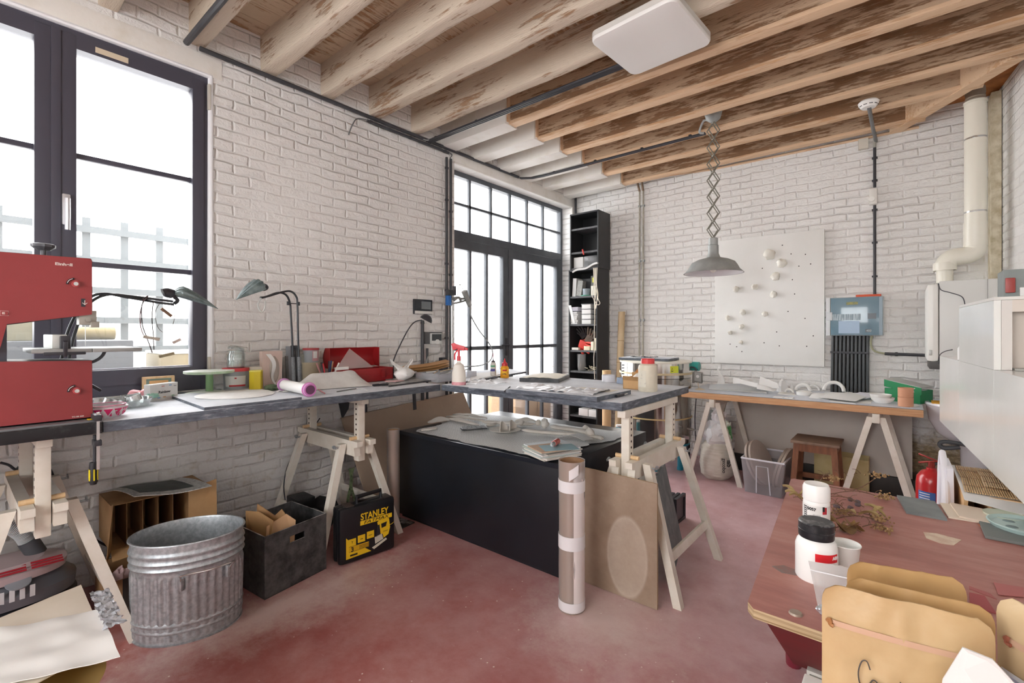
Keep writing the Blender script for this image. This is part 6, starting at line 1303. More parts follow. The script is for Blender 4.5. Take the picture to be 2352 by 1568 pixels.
thing1(G().cbox((-.28, 5.285, 3.045), (.07, .045, .09), rz=.1), 'broken_bracket', 'broken white bracket high on the back wall', 'bracket', mat('ddd6c9', .8))
# yellow-green cable + black conduit to boiler
thing1(G().tube([(-0.216,5.26,1.323), (-0.225,5.26,1.269), (-0.216,5.26,1.211), (-0.182,5.26,1.181), (-0.122,5.26,1.167)], .008, 8, 5), 'earth_cable', 'grey-green cable curving down from the fuse box', 'cable', mat('a5a486', .5))
t = T('gas_conduit', 'black horizontal conduit between the fuse box cable and the boiler', 'conduit', (-0.122,5.26,1.167)); G().tube([(-0.128,5.26,1.167), (0.18,5.26,1.161)], .013, 10).build('pipe', M_BLKC, t); G().tube([(-0.057,5.26,1.165), (-0.039,5.26,1.166)], .017, 10).build('pipe_clip', M_BLKC, t)
# boiler & flue
t = T('gas_boiler', 'white wall-mounted boiler in the back right corner below the flue', 'boiler', (.36, 4.95, 1.1))
MBo = mat('dcdcd8', .4); 
G().box((.135, 4.76, 1.13), (.205, 5.2, 1.72), .03).build('front_cover', mat('f1f0ea', .35), t); G().box((.206, 4.765, 1.14), (.565, 5.2, 1.735), .004).build('casing', MBo, t); G().box((.15, 4.775, 1.075), (.5, 5.18, 1.139), .006).build('control_panel', mat('4a4845', .5), t); G().box((.148, 4.757, 1.18), (.165, 4.7635, 1.22), .002).build('badge', mat('a9a9a5', .4, .4), t)
G().box((.46, 4.762, 1.14), (.463, 4.766, 1.735)).build('casing_seam', mat('8f8f8c', .5), t)
G().tube([(.20, 4.758, 1.72), (.215, 4.757, 1.67), (.27, 4.756, 1.645), (.33, 4.756, 1.61), (.345, 4.756, 1.54)], .003, 6, 6).build('cable', M_BLKC, t)
t = T('flue_pipe', 'white flue pipe rising from the boiler to the ceiling in the corner', 'flue', (.30, 4.95, 1.74))
MF = mat('ece8da', .35); FX = .414; 
G().cyl((FX, 4.95, 2.10), (FX, 4.95, 3.07), .0625, n=32).build('pipe', MF, t); G().lathe([(0, 0), (.068, 0), (.066, .09), (.068, .1), (.066, .18), (0, .18)], (FX, 4.95, 2.0), 32).build('lower_socket', MF, t); G().cyl((FX, 4.95, 3.07), (FX, 4.95, 3.085), .068, n=32).build('upper_collar', MF, t); G().lathe([(.055, 0), (.058, .01), (.054, .02), (.058, .03), (.054, .04), (.058, .06), (.056, .1)], (FX, 4.95, 3.085), 32).build('steel_adapter', mat('9c9182', .5, .3), t)
G().tube([(FX, 4.95, 2.02), (FX-.003, 4.95, 1.97), (FX-.05, 4.945, 1.935), (FX-.13, 4.94, 1.925), (FX-.168, 4.94, 1.87), (FX-.17, 4.94, 1.84)], .065, 24, 5).build('double_elbow', MF, t)
G().cyl((FX-.17, 4.94, 1.735), (FX-.17, 4.94, 1.85), .05, n=28).lathe([(.068, 0), (.07, .01), (.07, .05), (.068, .06)], (FX-.17, 4.94, 1.83), 28).build('boiler_socket', MF, t)
for z in (2.25, 2.8): G().lathe([(.0632, 0), (.064, 0), (.064, .012), (.0632, .012)], (FX, 4.95, z), 28).cbox((FX-.01, 4.884, z+.006), (.02, .012, .01)).build('band_clip', M_STEEL, t)
thing1(G().box((.515, 5.14, 1.3), (.575, YB, 3.2), .01), 'corner_chase', 'rough beige strip in the corner behind the flue pipe', 'plaster', mat('ddd3bd', .9, col2='b9ab8c', vs=16, bump=.5, bs=30, bd=.008))
# pendant lamp
PX, PY = -1.21, 4.06
t = T('pendant_lamp', 'grey industrial pendant lamp on a scissor extension arm', 'pendant lamp', (PX, PY, 3.1))
MZ = mat('a3a6a4', .5, .1, col2='909492', vs=10)
G().lathe([(0, 0), (.02, .0), (.055, .03), (.068, .075), (.066, .09), (0, .095)], (PX, PY, 3.085), 32).build('ceiling_rose', MZ, t)
G().tube([(PX-.05, PY+.03, 3.13), (PX-.10, PY+.07, 3.15), (PX-.15, PY+.12, 3.09), (-1.33, 4.2, 3.075)], .010, 8, 6).build('cable', mat('a9aaa8', .5), t)
n_d = 7; z1, z0 = 3.085, 2.135; hh = (z1-z0)/n_d
g = G(); w = .045
rv = V(.7694, .6388, 0)
for off in (-.018, .018):
    for k in range(n_d):
        za, zb_ = z1-hh*k, z1-hh*(k+1); zm = (za+zb_)/2; cc = V(PX, PY, 0)+V(-rv.y, rv.x, 0)*off
        for s in (-1, 1):
            g.tube([cc+V(0, 0, za)+rv*(.0), cc+rv*(s*w)+V(0, 0, zm), cc+V(0, 0, zb_)], .005, 6)
for k in range(n_d+1): g.cyl(V(PX, PY, z1-hh*k)+V(-rv.y, rv.x, 0)*-.016, V(PX, PY, z1-hh*k)+V(-rv.y, rv.x, 0)*.016, .0065, n=8)
g.build('scissor_arm', mat('8d8b80', .45, .5), t)
zr = 1.84
G().lathe([(0, .295), (.018, .295), (.036, .288), (.036, .235), (.041, .23), (.041, .165), (.046, .15), (.055, .13), (.12, .112), (.165, .09), (.185, .06), (.2, .03), (.228, .004), (.232, 0), (.226, .0), (.197, .03), (.17, .07), (.1, .1), (0, .11)], (PX, PY, zr), 48).build('shade', MZ, t)
G().lathe([(.224, .0015), (.196, .028), (.17, .066), (.1, .096), (0, .105)], (PX, PY, zr-.001), 48).build('shade_lining', mat('e9e9ec', .4), t)
G().blob((PX, PY, zr+.05), (.03, .03, .045), 1, 0).build('bulb', mat('f4f2ea', .2), t)
# ceiling panel
p = [V((-1.335,2.292,3.03)), V((-0.916,2.312,3.03)), V((-0.925,2.884,3.03)), V((-1.312,2.956,3.03))]
c = sum(p, V(0, 0, 0))/4; e = ((p[1]-p[0])+(p[2]-p[3])).normalized(); L1 = ((p[1]-p[0]).length+(p[2]-p[3]).length)/2; L2_ = ((p[3]-p[0]).length+(p[2]-p[1]).length)/2; s_ = (L1+L2_)/2
t = T('panel_light', 'white square ceiling light panel with rounded corners', 'ceiling light', c); an = math.atan2(e.y, e.x)
def rsq(s, r, z, n=8):
    P = []
    for k, (sx, sy) in enumerate(((1, 1), (-1, 1), (-1, -1), (1, -1))):
        for q in range(n+1):
            a = k*math.pi/2+q/n*math.pi/2; P.append(V(sx*(s-r)+r*math.cos(a), sy*(s-r)+r*math.sin(a), z))
    return [Matrix.Translation(V(c.x, c.y, 0)) @ Matrix.Rotation(an, 4, 'Z') @ q for q in P]
G().prism(rsq(s_/2, .05, 3.045), (0, 0, .03)).build('housing', mat('d9d6d0', .4), t); 
g = G(); rings = [rsq(s_/2*k, .05*k, z) for k, z in ((1.0, 3.0445), (1.0, 3.036), (.985, 3.026), (.93, 3.022), (.5, 3.02))]
vr = [[g.bm.verts.new(q) for q in r] for r in rings]
for A_, B_ in zip(vr, vr[1:]):
    for i in range(len(A_)): g.face([A_[i], A_[(i+1) % len(A_)], B_[(i+1) % len(A_)], B_[i]])
g.face(vr[-1]); g.build('diffuser', mat('f3f2ef', .35, bump=0), t)
# =====================================================  KILN
KX, KY, KR = -1.985, 4.72, .352
t = T('pottery_kiln', 'round stainless steel top-loading kiln on a teal stand', 'kiln', (KX, KY, 0))
G().cyl((KX, KY, .26), (KX, KY, .90), KR, n=64).build('body', mat('c9c6c0', .12, .95, col2='b5b0a8', vs=3, bump=0), t, 30)
G().cyl((KX, KY, .905), (KX, KY, 1.055), KR+.004, n=64).build('lid_band', mat('d6d3cd', .12, .95, bump=0), t, 30); G().lathe([(0, .01), (.34, .01), (KR+.006, .0), (KR+.006, -.01), (KR, -.012)], (KX, KY, 1.058), 64).build('lid_rim', mat('e9e4d6', .5), t)
G().lathe([(KR+.002, 0), (KR+.012, .002), (KR+.012, .02), (KR+.002, .022)], (KX, KY, .935), 64).build('cream_strap', mat('d9c9a4', .6), t); G().lathe([(KR+.002, 0), (KR+.008, .002), (KR+.008, .012), (KR+.002, .014)], (KX, KY, .50), 64).build('cream_strap', mat('d9c28c', .6), t)
fk = math.atan2(-KY, -KX)
for k in range(3): a = fk+.9*k-.9; G().cyl((KX+.30*math.cos(a), KY+.30*math.sin(a), 0), (KX+.30*math.cos(a), KY+.30*math.sin(a), .03), .03, n=16).cyl((KX+.30*math.cos(a), KY+.30*math.sin(a), .03), (KX+.30*math.cos(a), KY+.30*math.sin(a), .258), .026, n=16).build('stand_leg', mat('2f9ab5', .4), t)
G().lathe([(.2, 0), (.34, 0), (.34, .025), (.2, .025), (.2, 0)], (KX, KY, .232), 40).build('stand_ring', mat('2f9ab5', .4), t)
g = G(); a0 = fk+.52; curved_label(t, V(KX, KY, 0), KR+.0055, KR+.0055, .962, 1.028, a0-.12, a0+.12, mat('d9e03c', .5), 'warning_label')
tri = [(a0-.07+d_, z) for d_, z in ((-.03, .975), (.0, 1.015), (.03, .975))]
G().prism([V(KX+(KR+.007)*math.cos(a), KY+(KR+.007)*math.sin(a), z) for a, z in tri], V(math.cos(a0), math.sin(a0), 0)*.0005).build('warning_triangle', mat('2b2b22', .5), t, 0)
tri = [(a0-.07+d_, z) for d_, z in ((-.02, .981), (.0, 1.006), (.02, .981))]
G().prism([V(KX+(KR+.0078)*math.cos(a), KY+(KR+.0078)*math.sin(a), z) for a, z in tri], V(math.cos(a0), math.sin(a0), 0)*.0005).build('triangle_field', mat('d9e03c', .5), t, 0)
for k in range(4): a = fk-1.1; G().cbox((KX+(KR+.01)*math.cos(a), KY+(KR+.01)*math.sin(a), .93+.03*k), (.02, .02, .012), rz=a).build('hinge_lug', M_BLKC, t)
G().cbox((KX+.36, KY-.08, .33), (.05, .05, .03)).cyl((KX+.37, KY-.1, .42), (KX+.45, KY-.14, .42), .01).build('latch', M_STEEL, t)
thing1(G().cbox((KX-.05, KY-.05, 1.082), (.52, .34, .026), rz=.08, bev=.003), 'kiln_shelf', 'grey slab lying on top of the kiln', 'slab', M_TOP)
o = thing1(G().grid(lambda u, v: (KX-.22+.26*u, KY-.12+.1*v, 1.099+.018*abs(noise.noise(V(u*9, v*5, 4)))), 20, 8, .003), 'dark_gloves', 'dusty dark rags on the kiln slab', 'rag', mat('55585a', .8, dust=.6))
for k, (px, y, r, lb, cc) in enumerate(((1430, 5.1, .04, 'leaning cardboard tube against the back wall left of the pipes', 'd9c29e'),)):
    p0 = V(at_(1436, 5.1)-.09, 5.08, 0); p1 = V((-2.615,5.22,1.602)); t = T('cardboard_tube', lb, 'tube', p0); G().cyl(p0, p1, r, n=24).build('tube_wall', mat(cc, .7, col2='cfb48c', vs=4), t)
    for q in (.45, .62, .78): G().cyl(p0.lerp(p1, q), p0.lerp(p1, q+.004), r+.002, n=24).build('tape_ring', mat('a58557', .5), t)
p0 = V(at_(1420, 4.9)-.12, 4.85, 0); t = T('cardboard_tube', 'second cardboard tube standing behind the chest beside the kiln', 'tube', p0); G().cyl(p0, p0+V(0, 0, .92), .05, n=24).build('tube_wall', mat('d9b78a', .7), t); G().cyl(p0+V(0, 0, .5), p0+V(0, 0, .512), .052, n=24).build('tape_ring', mat('c08f52', .5), t)
p0 = V(at_(1424, 4.2), 4.2, 0); t = T('teal_canister', 'teal cylinder standing behind the black chest', 'canister', p0); G().cyl(p0, p0+V(0, 0, .44), .038, n=24).build('body', mat('2f93a5', .4), t); G().cyl(p0+V(0, 0, .44), p0+V(0, 0, .455), .04, n=24).build('lid', M_PAPER, t)
# =====================================================  BACK BENCH
t = T('back_bench_top', 'plywood bench top with blue-grey surface along the back wall', 'bench top', (-.75, 4.8, .752))
G().box((-1.60, 4.40, .752), (.108, 5.2, .8045), .003).build('plywood', mat('c58f63', .6, col2='d8ab80', vs=5, st=(1, 5, 26), bump=.2, bs=30), t); G().box((-1.60, 4.401, .805), (.108, 5.2, .808)).build('surface', M_TOP, t)
def atrestle(x, label):
    t = T('wooden_trestle', label, 'trestle', (x, 4.78, 0))
    G().box((x-.022, 4.395, .682), (x+.022, 5.08, .750), .003).build('cross_beam', M_WHW, t)
    for y in (4.45, 4.98):
        for s in (-1, 1):
            a = V(x+s*.035, y, .72); b = V(x+s*.225, y+(-.0), 0.0); g = G(); h = .021
            lo = [b+V(i*h, j*h*.7, 0) for i, j in ((-1, -1), (1, -1), (1, 1), (-1, 1))]; hi = [a+V(i*h, j*h*.7, 0) for i, j in ((-1, -1), (1, -1), (1, 1), (-1, 1))]
            v0 = [g.bm.verts.new(p) for p in lo]; v1 = [g.bm.verts.new(p) for p in hi]; g.face(v0[::-1]); g.face(v1)
            for i in range(4): g.face([v0[i], v0[(i+1) % 4], v1[(i+1) % 4], v1[i]])
            g.build('leg', M_WHW, t, 0)
atrestle(-1.325, 'whitewashed wooden trestle at the left end of the back bench, sack between its legs'); atrestle(-.158, 'whitewashed wooden trestle at the right end of the back bench')
ZB = .8085
thing1(G().prism([(-1.30, 5.03, .16), (.055, 5.03, .16), (.055, 5.215, .80), (-1.30, 5.215, .80)], (0, .012, 0)), 'leaning_board', 'large grey-beige board leaning on the wall under the back bench', 'board', mat('cdc6be', .6, col2='c3bbb3', vs=2, bump=.02), 0)
# stool
t = T('wooden_stool', 'worn brown wooden stool under the back bench', 'stool', (-.55, 4.55, 0))
MST = mat('8c5a3a', .6, col2='6f4228', vs=5, st=(6, 6, 1), bump=.2, bs=30)
sx0, sx1, sy0, sy1, sz = -.705, -.375, 4.37, 4.70, .485
G().box((sx0, sy0, sz-.022), (sx1, sy1, sz), .004).build('seat', mat('8d7461', .6, col2='6f5746', vs=5, st=(2, 14, 2), bump=.2, bs=20), t)
for u in (0, 1):
    for v in (0, 1):
        a = V(sx0+.04+(sx1-sx0-.08)*u, sy0+.04+(sy1-sy0-.08)*v, sz-.023); b = V(sx0+.01+(sx1-sx0-.02)*u, sy0+.005+(sy1-sy0-.01)*v, 0); h = .02; g = G()
        v0 = [g.bm.verts.new(b+V(i*h, j*h, 0)) for i, j in ((-1, -1), (1, -1), (1, 1), (-1, 1))]; v1 = [g.bm.verts.new(a+V(i*h, j*h, 0)) for i, j in ((-1, -1), (1, -1), (1, 1), (-1, 1))]
        g.face(v0[::-1]); g.face(v1)
        for i in range(4): g.face([v0[i], v0[(i+1) % 4], v1[(i+1) % 4], v1[i]])
        g.build('leg', MST, t, 0)
for y in (sy0+.035, sy1-.035): G().box((sx0+.05, y-.01, sz-.085), (sx1-.05, y+.01, sz-.023)).build('apron', MST, t, 0); G().box((sx0+.03, y-.012, .13), (sx1-.03, y+.012, .17)).build('stretcher', MST, t, 0)
for x in (sx0+.035, sx1-.035): G().box((x-.01, sy0+.05, sz-.085), (x+.01, sy1-.05, sz-.023)).build('apron', MST, t, 0); G().box((x-.012, sy0+.03, .13), (x+.012, sy1-.03, .17)).build('stretcher', MST, t, 0)
t = T('paper_bag', 'open yellowish paper bag on the floor behind the stool', 'bag', (-.40, 4.9, 0))
g = G(); g.prism([(-.60, 4.84, 0), (-.22, 4.84, 0), (-.22, 4.84, .30), (-.60, 4.84, .31)], (0, .004, 0)); g.prism([(-.60, 4.845, 0), (-.60, 4.98, 0), (-.60, 4.98, .33), (-.60, 4.845, .31)], (.004, 0, 0)); g.prism([(-.224, 4.845, 0), (-.224, 4.98, 0), (-.224, 4.98, .31), (-.224, 4.845, .30)], (.004, 0, 0)); g.prism([(-.60, 4.98, 0), (-.22, 4.98, 0), (-.22, 4.98, .31), (-.60, 4.98, .33)], (0, .004, 0)); g.build('bag_body', mat('d0bf8e', .8, col2='bfab78', vs=8), t, 0)
thing1(G().box((-.52, 4.87, .004), (-.3, 4.96, .26)), 'brown_packet', 'brown packet inside the yellowish paper bag', 'packet', mat('8a5a35', .8))
# storage box with batts
t = T('plastic_crate', 'clear plastic storage crate with round batts in it, left of the stool', 'crate', (-.85, 4.55, 0))
x0, x1, y0, y1, h = -1.06, -.745, 4.33, 4.80, .29
g = G(); th = .004; tp = .025
def wl(p, q, r, s): 
    n = (V(q)-V(p)).cross(V(s)-V(p)).normalized()*th; g.prism([p, q, r, s], n)
lo = [(x0+tp, y0+tp, .003), (x1-tp, y0+tp, .003), (x1-tp, y1-tp, .003), (x0+tp, y1-tp, .003)]; hi = [(x0, y0, h), (x1, y0, h), (x1, y1, h), (x0, y1, h)]
for i in range(4): j = (i+1) % 4; wl(lo[i], lo[j], hi[j], hi[i])
wl(*lo); g.build('crate_body', M_TUB, t, 0)
g = G()
for a, b in ((hi[0], hi[1]), (hi[1], hi[2]), (hi[2], hi[3]), (hi[3], hi[0])): g.tube([a, b], .008, 8)
g.tube([(x0+.11, y0+.018, .01), (x0+.115, y0-.004, .24), (x1-.115, y0-.004, .24), (x1-.1, y0+.018, .01)], .004, 6); g.build('rim', mat('e9eaf2', .35), t)
def batt(c, r, nrm, label, m=M_CLAY):
    n = V(nrm).normalized(); o = G().cyl(V(c)-n*.009, V(c)+n*.009, r, n=56).build('plaster_batt', m); return tag(o, label, 'batt', 'round batts in the clear crate')
MBT = mat('c9bdb2', .7, col2='bfb0a6', vs=5); 
batt((-.985, 4.56, .215), .19, (.93, -.16, .36), 'round plaster batt leaning left in the crate, outer one', MBT); batt((-.958, 4.57, .222), .19, (.93, -.16, .36), 'round plaster batt leaning left in the crate, inner one', MBT)
batt((-.80, 4.56, .2), .175, (.96, -.1, -.25), 'round batt leaning right in the crate, inner one', mat('a49689', .7)); batt((-.775, 4.56, .205), .175, (.96, -.1, -.25), 'round batt leaning right in the crate, outer one', mat('b3a596', .7))
# sack
c = V(-1.345, 4.62, 0); t = T('plaster_sack', 'white woven sack lettered in black under a knotted plastic bag', 'sack', c)
MSK = mat('ece8de', .6, col2='dcd6c8', vs=9, st=(1, 1, 6), bump=.5, bs=22, bd=.006)
G().lathe([(0, 0), (.10, 0), (.135, .04), (.145, .13), (.142, .22), (.125, .30), (.09, .34), (0, .35)], c, 48, fn=lambda a, z: 1+.035*math.sin(a*5+z*30)+.03*math.sin(a*2)).build('sack_body', MSK, t)
G().blob(c+V(.0, 0, .40), (.115, .11, .12), 9, .5, fr=2.2).blob(c+V(.01, .02, .52), (.065, .055, .12), 12, .6, fr=2.4).build('plastic_bag', mat('f0f0f2', .3, bump=.7, bs=14, bd=.012), t)
G().blob(c+V(.10, -.02, .42), (.035, .045, .12), 13, .4, fr=2.4).build('green_bag', mat('e6efe2', .4, col2='4fa35c', vs=14, lo=.5, hi=.55), t)
fa = math.atan2(-c.y, -c.x)+.35
wd = V(math.cos(fa), math.sin(fa), 0); ud = V(0, 0, -1); rt = V(-wd.y, wd.x, 0)
text('lab', c+wd*.152+rt*.035+V(0, 0, .20), .055, K_, t, (0, 0, -1), rt, 'lettering', bold=.001); text('gecobo', c+wd*.152-rt*.005+V(0, 0, .215), .045, K_, t, (0, 0, -1), rt, 'lettering', bold=.0005)
# controller & teal clamp, cable
p = V((-1.512,4.6,0.926)); t = T('kiln_controller', 'grey kiln controller box tilted on a thin stand', 'controller', (p.x, 4.6, ZB))
G().cbox(p, (.085, .03, .105), rx=.25, ry=.12, bev=.003).cbox(p+V(-.04, .02, 0), (.02, .06, .105), rx=.25, ry=.12).build('case', mat('7a7772', .45), t); G().cbox(p+V(.005, -.018, .004), (.062, .003, .085), rx=.25, ry=.12).build('face', mat('a5a4a0', .4), t); G().cyl(p+V(.005, -.02, .01), p+V(.005, -.024, .009), .014, n=20).build('dial', M_PAPER, t)
G().cyl((p.x+.01, 4.6, ZB), (p.x+.0, 4.6, p.z-.04), .004, n=8).lathe([(0, 0), (.05, 0), (.0, .02)], (p.x+.02, 4.6, ZB), 20).build('stand', mat('d8c9b4', .7), t)
p = V((-1.641,4.85,1.002)); t = T('bench_grinder', 'teal bench tool behind the left end of the back bench', 'tool', (p.x, 4.85, 0)); G().cyl(p+V(-.06, 0, .01), p+V(.06, 0, .01), .045, n=24).build('motor_body', mat('2f9c94', .4), t); G().cbox(p+V(-.05, 0, -.06), (.03, .06, .1), bev=.005).build('bracket', mat('2a8d88', .4), t); G().cyl((p.x-.05, 4.85, 0), (p.x-.05, 4.85, p.z-.08), .02, n=14).build('stand', M_BLKC, t)
G().tube([p+V(-.03, -.05, .0), p+V(.03, -.06, .0), p+V(.05, -.05, -.03)], .008, 8, 4).build('lever', M_BLKC, t)
thing1(G().tube([(-1.744,5.25,0.632), (-1.758,5.25,0.416), (-1.749,5.25,0.179), (-1.702,5.15,0.017)], .005, 6, 6), 'black_cable', 'black cable hanging behind the back bench by the kiln', 'cable', M_BLKC)
t = T('wall_socket', 'grey wall socket with a blue cap behind the trestle legs', 'socket', (-1.579,5.28,0.442)); p = V((-1.579,5.28,0.456)); G().cbox(p, (.10, .05, .12), bev=.006).build('case', mat('a5a8a8', .5), t); p = V((-1.624,5.25,0.361)); G().cyl(p, p+V(0, -.04, 0), .035, n=24).build('blue_cap', mat('3f628f', .4), t); G().cyl(p+V(0, .01, 0), p+V(0, -.03, 0), .042, n=24).build('socket_ring', mat('8f9698', .5), t)
# shoe box
fl, fr_ = V(-.118, 4.84, ZB), V(.098, 4.735, ZB); d = (fr_-fl); dn = d.normalized(); nb = V(-dn.y, dn.x, 0)
t = T('shoe_box', 'green shoe box with tilted lid at the right end of the back bench', 'shoe box', fl)
MGn = mat('1d8a54', .55, col2='1a7f4d')
H2 = .10; dp = .17
g = G(); 
for p, q in ((fl, fr_), (fl+nb*dp, fr_+nb*dp)): g.prism([p, q, q+nb*.003, p+nb*.003], (0, 0, H2))
for p in (fl, fr_-dn*.003): g.prism([p, p+nb*dp, p+nb*dp+dn*.003, p+dn*.003], (0, 0, H2))
g.prism([fl, fr_, fr_+nb*dp, fl+nb*dp], (0, 0, .003)); g.build('box_body', MGn, t, 0)
la, lb2 = fl+V(0, 0, H2+.012)-nb*.008-dn*.0, fr_+V(0, 0, H2-.032)-nb*.008+dn*.01
G().prism([la, lb2, lb2+V(0, 0, .055), la+V(0, 0, .055)], nb*.003).build('lid_front', MGn, t, 0)
G().prism([la+V(0, 0, .055), lb2+V(0, 0, .055), lb2+V(0, 0, .055)+nb*(dp+.01), la+V(0, 0, .06)+nb*(dp+.01)], (0, 0, .003)).build('lid_top', mat('c4c6c2', .6), t, 0)
G().prism([fl+V(0, 0, H2+.001)+nb*.006, fr_+V(0, 0, H2+.001)+nb*.006, fr_+V(0, 0, H2+.001)+nb*.1, fl+V(0, 0, H2+.012)+nb*.1], (0, 0, .002)).build('tissue_paper', M_PAPER, t, 0)
up = ((V(0, 0, 1))-((lb2-la).normalized()*V(0, 0, 1).dot((lb2-la).normalized()))).normalized(); ld = (lb2-la).normalized()
text('PUMA', la+ld*.168+up*.010-nb*.001, .012, M_PAPER, t, ld, up, 'lettering', bold=.0006, sx=1.2)
cat_ = [(0, .0), (.010, .008), (.022, .010), (.034, .018), (.040, .016), (.036, .010), (.026, .004), (.030, -.004), (.024, .002), (.012, .001), (.006, -.006), (.006, .001)]
G().prism([la+ld*(.168+x)+up*(.027+z*.9)-nb*.001 for x, z in cat_], nb*-.0006).build('leaping_cat_mark', M_PAPER, t, 0)
# cups and bowls
def onb(px, py_z=ZB): return V(px[0], px[1], ZB)
c = onb((0.011,4.526,0.808)); MT = mat('d9a283', .7, col2='cf9675', vs=6)
for k in range(2): thing1(G().lathe([(0, 0), (.043, 0), (.045, .004), (.046, .068), (.0425, .068), (.041, .01), (0, .01)], c+V(0, 0, .069*k), 36), 'terracotta_cup', ['lower', 'upper'][k]+' of the two stacked terracotta cups before the green box', 'cup', MT, 35, 'stacked terracotta cups')
c = onb((-0.126,4.637,0.808)); 
for k in range(2): thing1(G().lathe([(0, 0), (.045, 0), (.07, .025), (.076, .045), (.073, .045), (.066, .026), (.042, .008), (0, .006)], c+V(-.012*k, 0, .022*k), 40, sx=1-.08*k, sy=1-.08*k), 'white_bowl', ['lower', 'upper'][k]+' of the two nested white bowls left of the cups', 'bowl', M_PLAST, 35, 'nested white bowls')
# white paper and plaster forms
def quad(pts, name, label, cat='paper form', m=None, th=.002, bulge=.0, group='white forms on the back bench'):
    a, b, c_, d_ = [V(p) for p in pts]; g = G()
    g.grid(lambda u, v: lerp(lerp(a, b, u), lerp(d_, c_, u), v)+V(0, 0, max(0, bulge*math.sin(u*3.14)*math.sin(v*3.14))), 12, 8, th)
    return thing1(g, name, label, cat, m or M_PAPER, 35, group)
quad([(-1.41,4.62,0.865), (-1.143,4.62,0.891), (-0.914,4.823,0.815), (-1.428,4.655,0.815)], 'folded_sheet', 'long folded white sheet at the left on the back bench', bulge=.012)
quad([(-1.425,4.645,0.812), (-0.934,4.676,0.812), (-0.953,4.738,0.82), (-1.421,4.792,0.82)], 'folded_sheet', 'lower flap under the long folded white sheet', bulge=.004)
thing1(G().grid(lambda u, v: lerp(lerp((-1.385,4.75,0.856), (-1.309,4.75,0.861), u), (-1.377,4.78,1.03), v)+V(.012*math.sin(v*5), .01*math.sin(u*3), 0), 6, 14, .003), 'paper_spike', 'tall narrow white horn shape standing on the back bench', 'paper form', M_PAPER, 35, 'white forms on the back bench')
quad([(-1.24,4.75,0.853), (-0.999,4.7,0.855), (-0.967,4.72,0.879), (-1.244,4.78,0.929)], 'paper_fin', 'pointed white fin left of centre on the back bench')
quad([(-1.02,4.75,0.849), (-0.851,4.75,0.854), (-0.871,4.78,0.897), (-1.027,4.85,0.945)], 'paper_fin', 'broad white fin right of the pointed one')
quad([(-1.021,4.72,0.884), (-0.856,4.68,0.849), (-0.875,4.6,0.839), (-1.002,4.6,0.852)], 'paper_fin', 'low curved white piece in front of the fins', bulge=.02)
c = onb((-0.865,4.947,0.815)); thing1(G().lathe([(0, 0), (.045, 0), (.04, .05), (.018, .1), (0, .125)], c, 8, fn=lambda a, z: 1+.25*math.sin(a*3+z*20)), 'plaster_cone', 'faceted white cone standing at the middle of the back bench', 'plaster form', M_PAPER, 20, 'white forms on the back bench')
thing1(G().lathe([(0, 0), (.018, 0), (.012, .05), (0, .08)], c+V(.075, .03, 0), 8), 'plaster_cone', 'small white cone right beside the faceted one', 'plaster form', M_PAPER, 20, 'white forms on the back bench')
def ring(px, R0, r, label, arc=(0, math.pi), tilt=0):
    c = onb(px); P = [c+V(R0*math.cos(a), .25*R0*math.sin(a)*tilt, r+R0*math.sin(a)) for a in [arc[0]+(arc[1]-arc[0])*k/12 for k in range(13)]]
    return thing1(G().tube(P, r, 10), 'plaster_arch', label, 'plaster form', M_PLAST, 35, 'white forms on the back bench')
c = onb((-0.667,4.79,0.815)); thing1(G().lathe([(0, 0), (.058, 0), (.06, .028), (.04, .036), (0, .036)], c, 32), 'plaster_puck', 'round white puck at the front of the bench centre', 'plaster form', M_PLAST, 35, 'white forms on the back bench')
ring((-0.698,4.961,0.815), .055, .016, 'thick white arch behind the round puck', tilt=1); ring((-0.786,4.807,0.815), .03, .01, 'small white arch left of the puck', tilt=1); ring((-0.643,5.132,0.815), .045, .009, 'thin slanted white loop right of the puck', (0, 2.2), 2); ring((-0.486,5.137,0.815), .075, .016, 'wide white handle-shaped arch before the conduits', tilt=1.5); ring((-0.599,5.344,0.815), .03, .012, 'small white arch left of the wide one', tilt=1)
quad([(-0.856,4.701,0.812), (-0.717,4.704,0.812), (-0.755,4.864,0.812), (-0.876,4.886,0.812)], 'plaster_slab', 'small flat white slab left of the puck', th=.01, m=M_PLAST)
for k, (x0_, x1_, lb) in enumerate(((1776, 1797, 'leftmost small white tile by the bench edge'), (1801, 1810, 'middle small white tile by the bench edge'), (1811, 1821, 'rightmost small white tile by the bench edge'))):
    r0, r1 = at_(x0_, 4.45), at_(x1_, 4.45); thing1(G().box((r0, 4.44, ZB), (r1, 4.50, ZB+.006)), 'small_tile', lb, 'tile', M_PLAST, 0, 'small white tiles on the back bench')
quad([(-0.605,4.583,0.812), (-0.459,4.539,0.812), (-0.476,4.799,0.83), (-0.612,4.837,0.83)], 'crumpled_paper', 'white paper block front left of the pile', bulge=.02)
quad([(-0.534,4.553,0.825), (-0.282,4.431,0.83), (-0.185,5.014,0.84), (-0.521,4.849,0.84)], 'crumpled_paper', 'wide folded paper on top of the white pile', bulge=.018)
quad([(-0.45,4.453,0.812), (-0.283,4.443,0.812), (-0.284,4.782,0.812), (-0.461,4.772,0.812)], 'plaster_slab', 'flat white slab at the front under the paper pile', th=.012, m=M_PLAST)
quad([(-0.36,4.751,0.83), (-0.227,4.662,0.83), (-0.128,5.038,0.835), (-0.279,4.843,0.86)], 'crumpled_paper', 'lilac-shadowed sheet at the right of the pile', bulge=.01, m=mat('ebebf4', .6))
quad([(-0.313,5.059,0.81), (-0.128,5.032,0.81), (-0.109,5.502,0.81), (-0.312,5.417,0.81)], 'paper_plate', 'oval white plate behind the bowls', bulge=.008, m=M_PLAST)
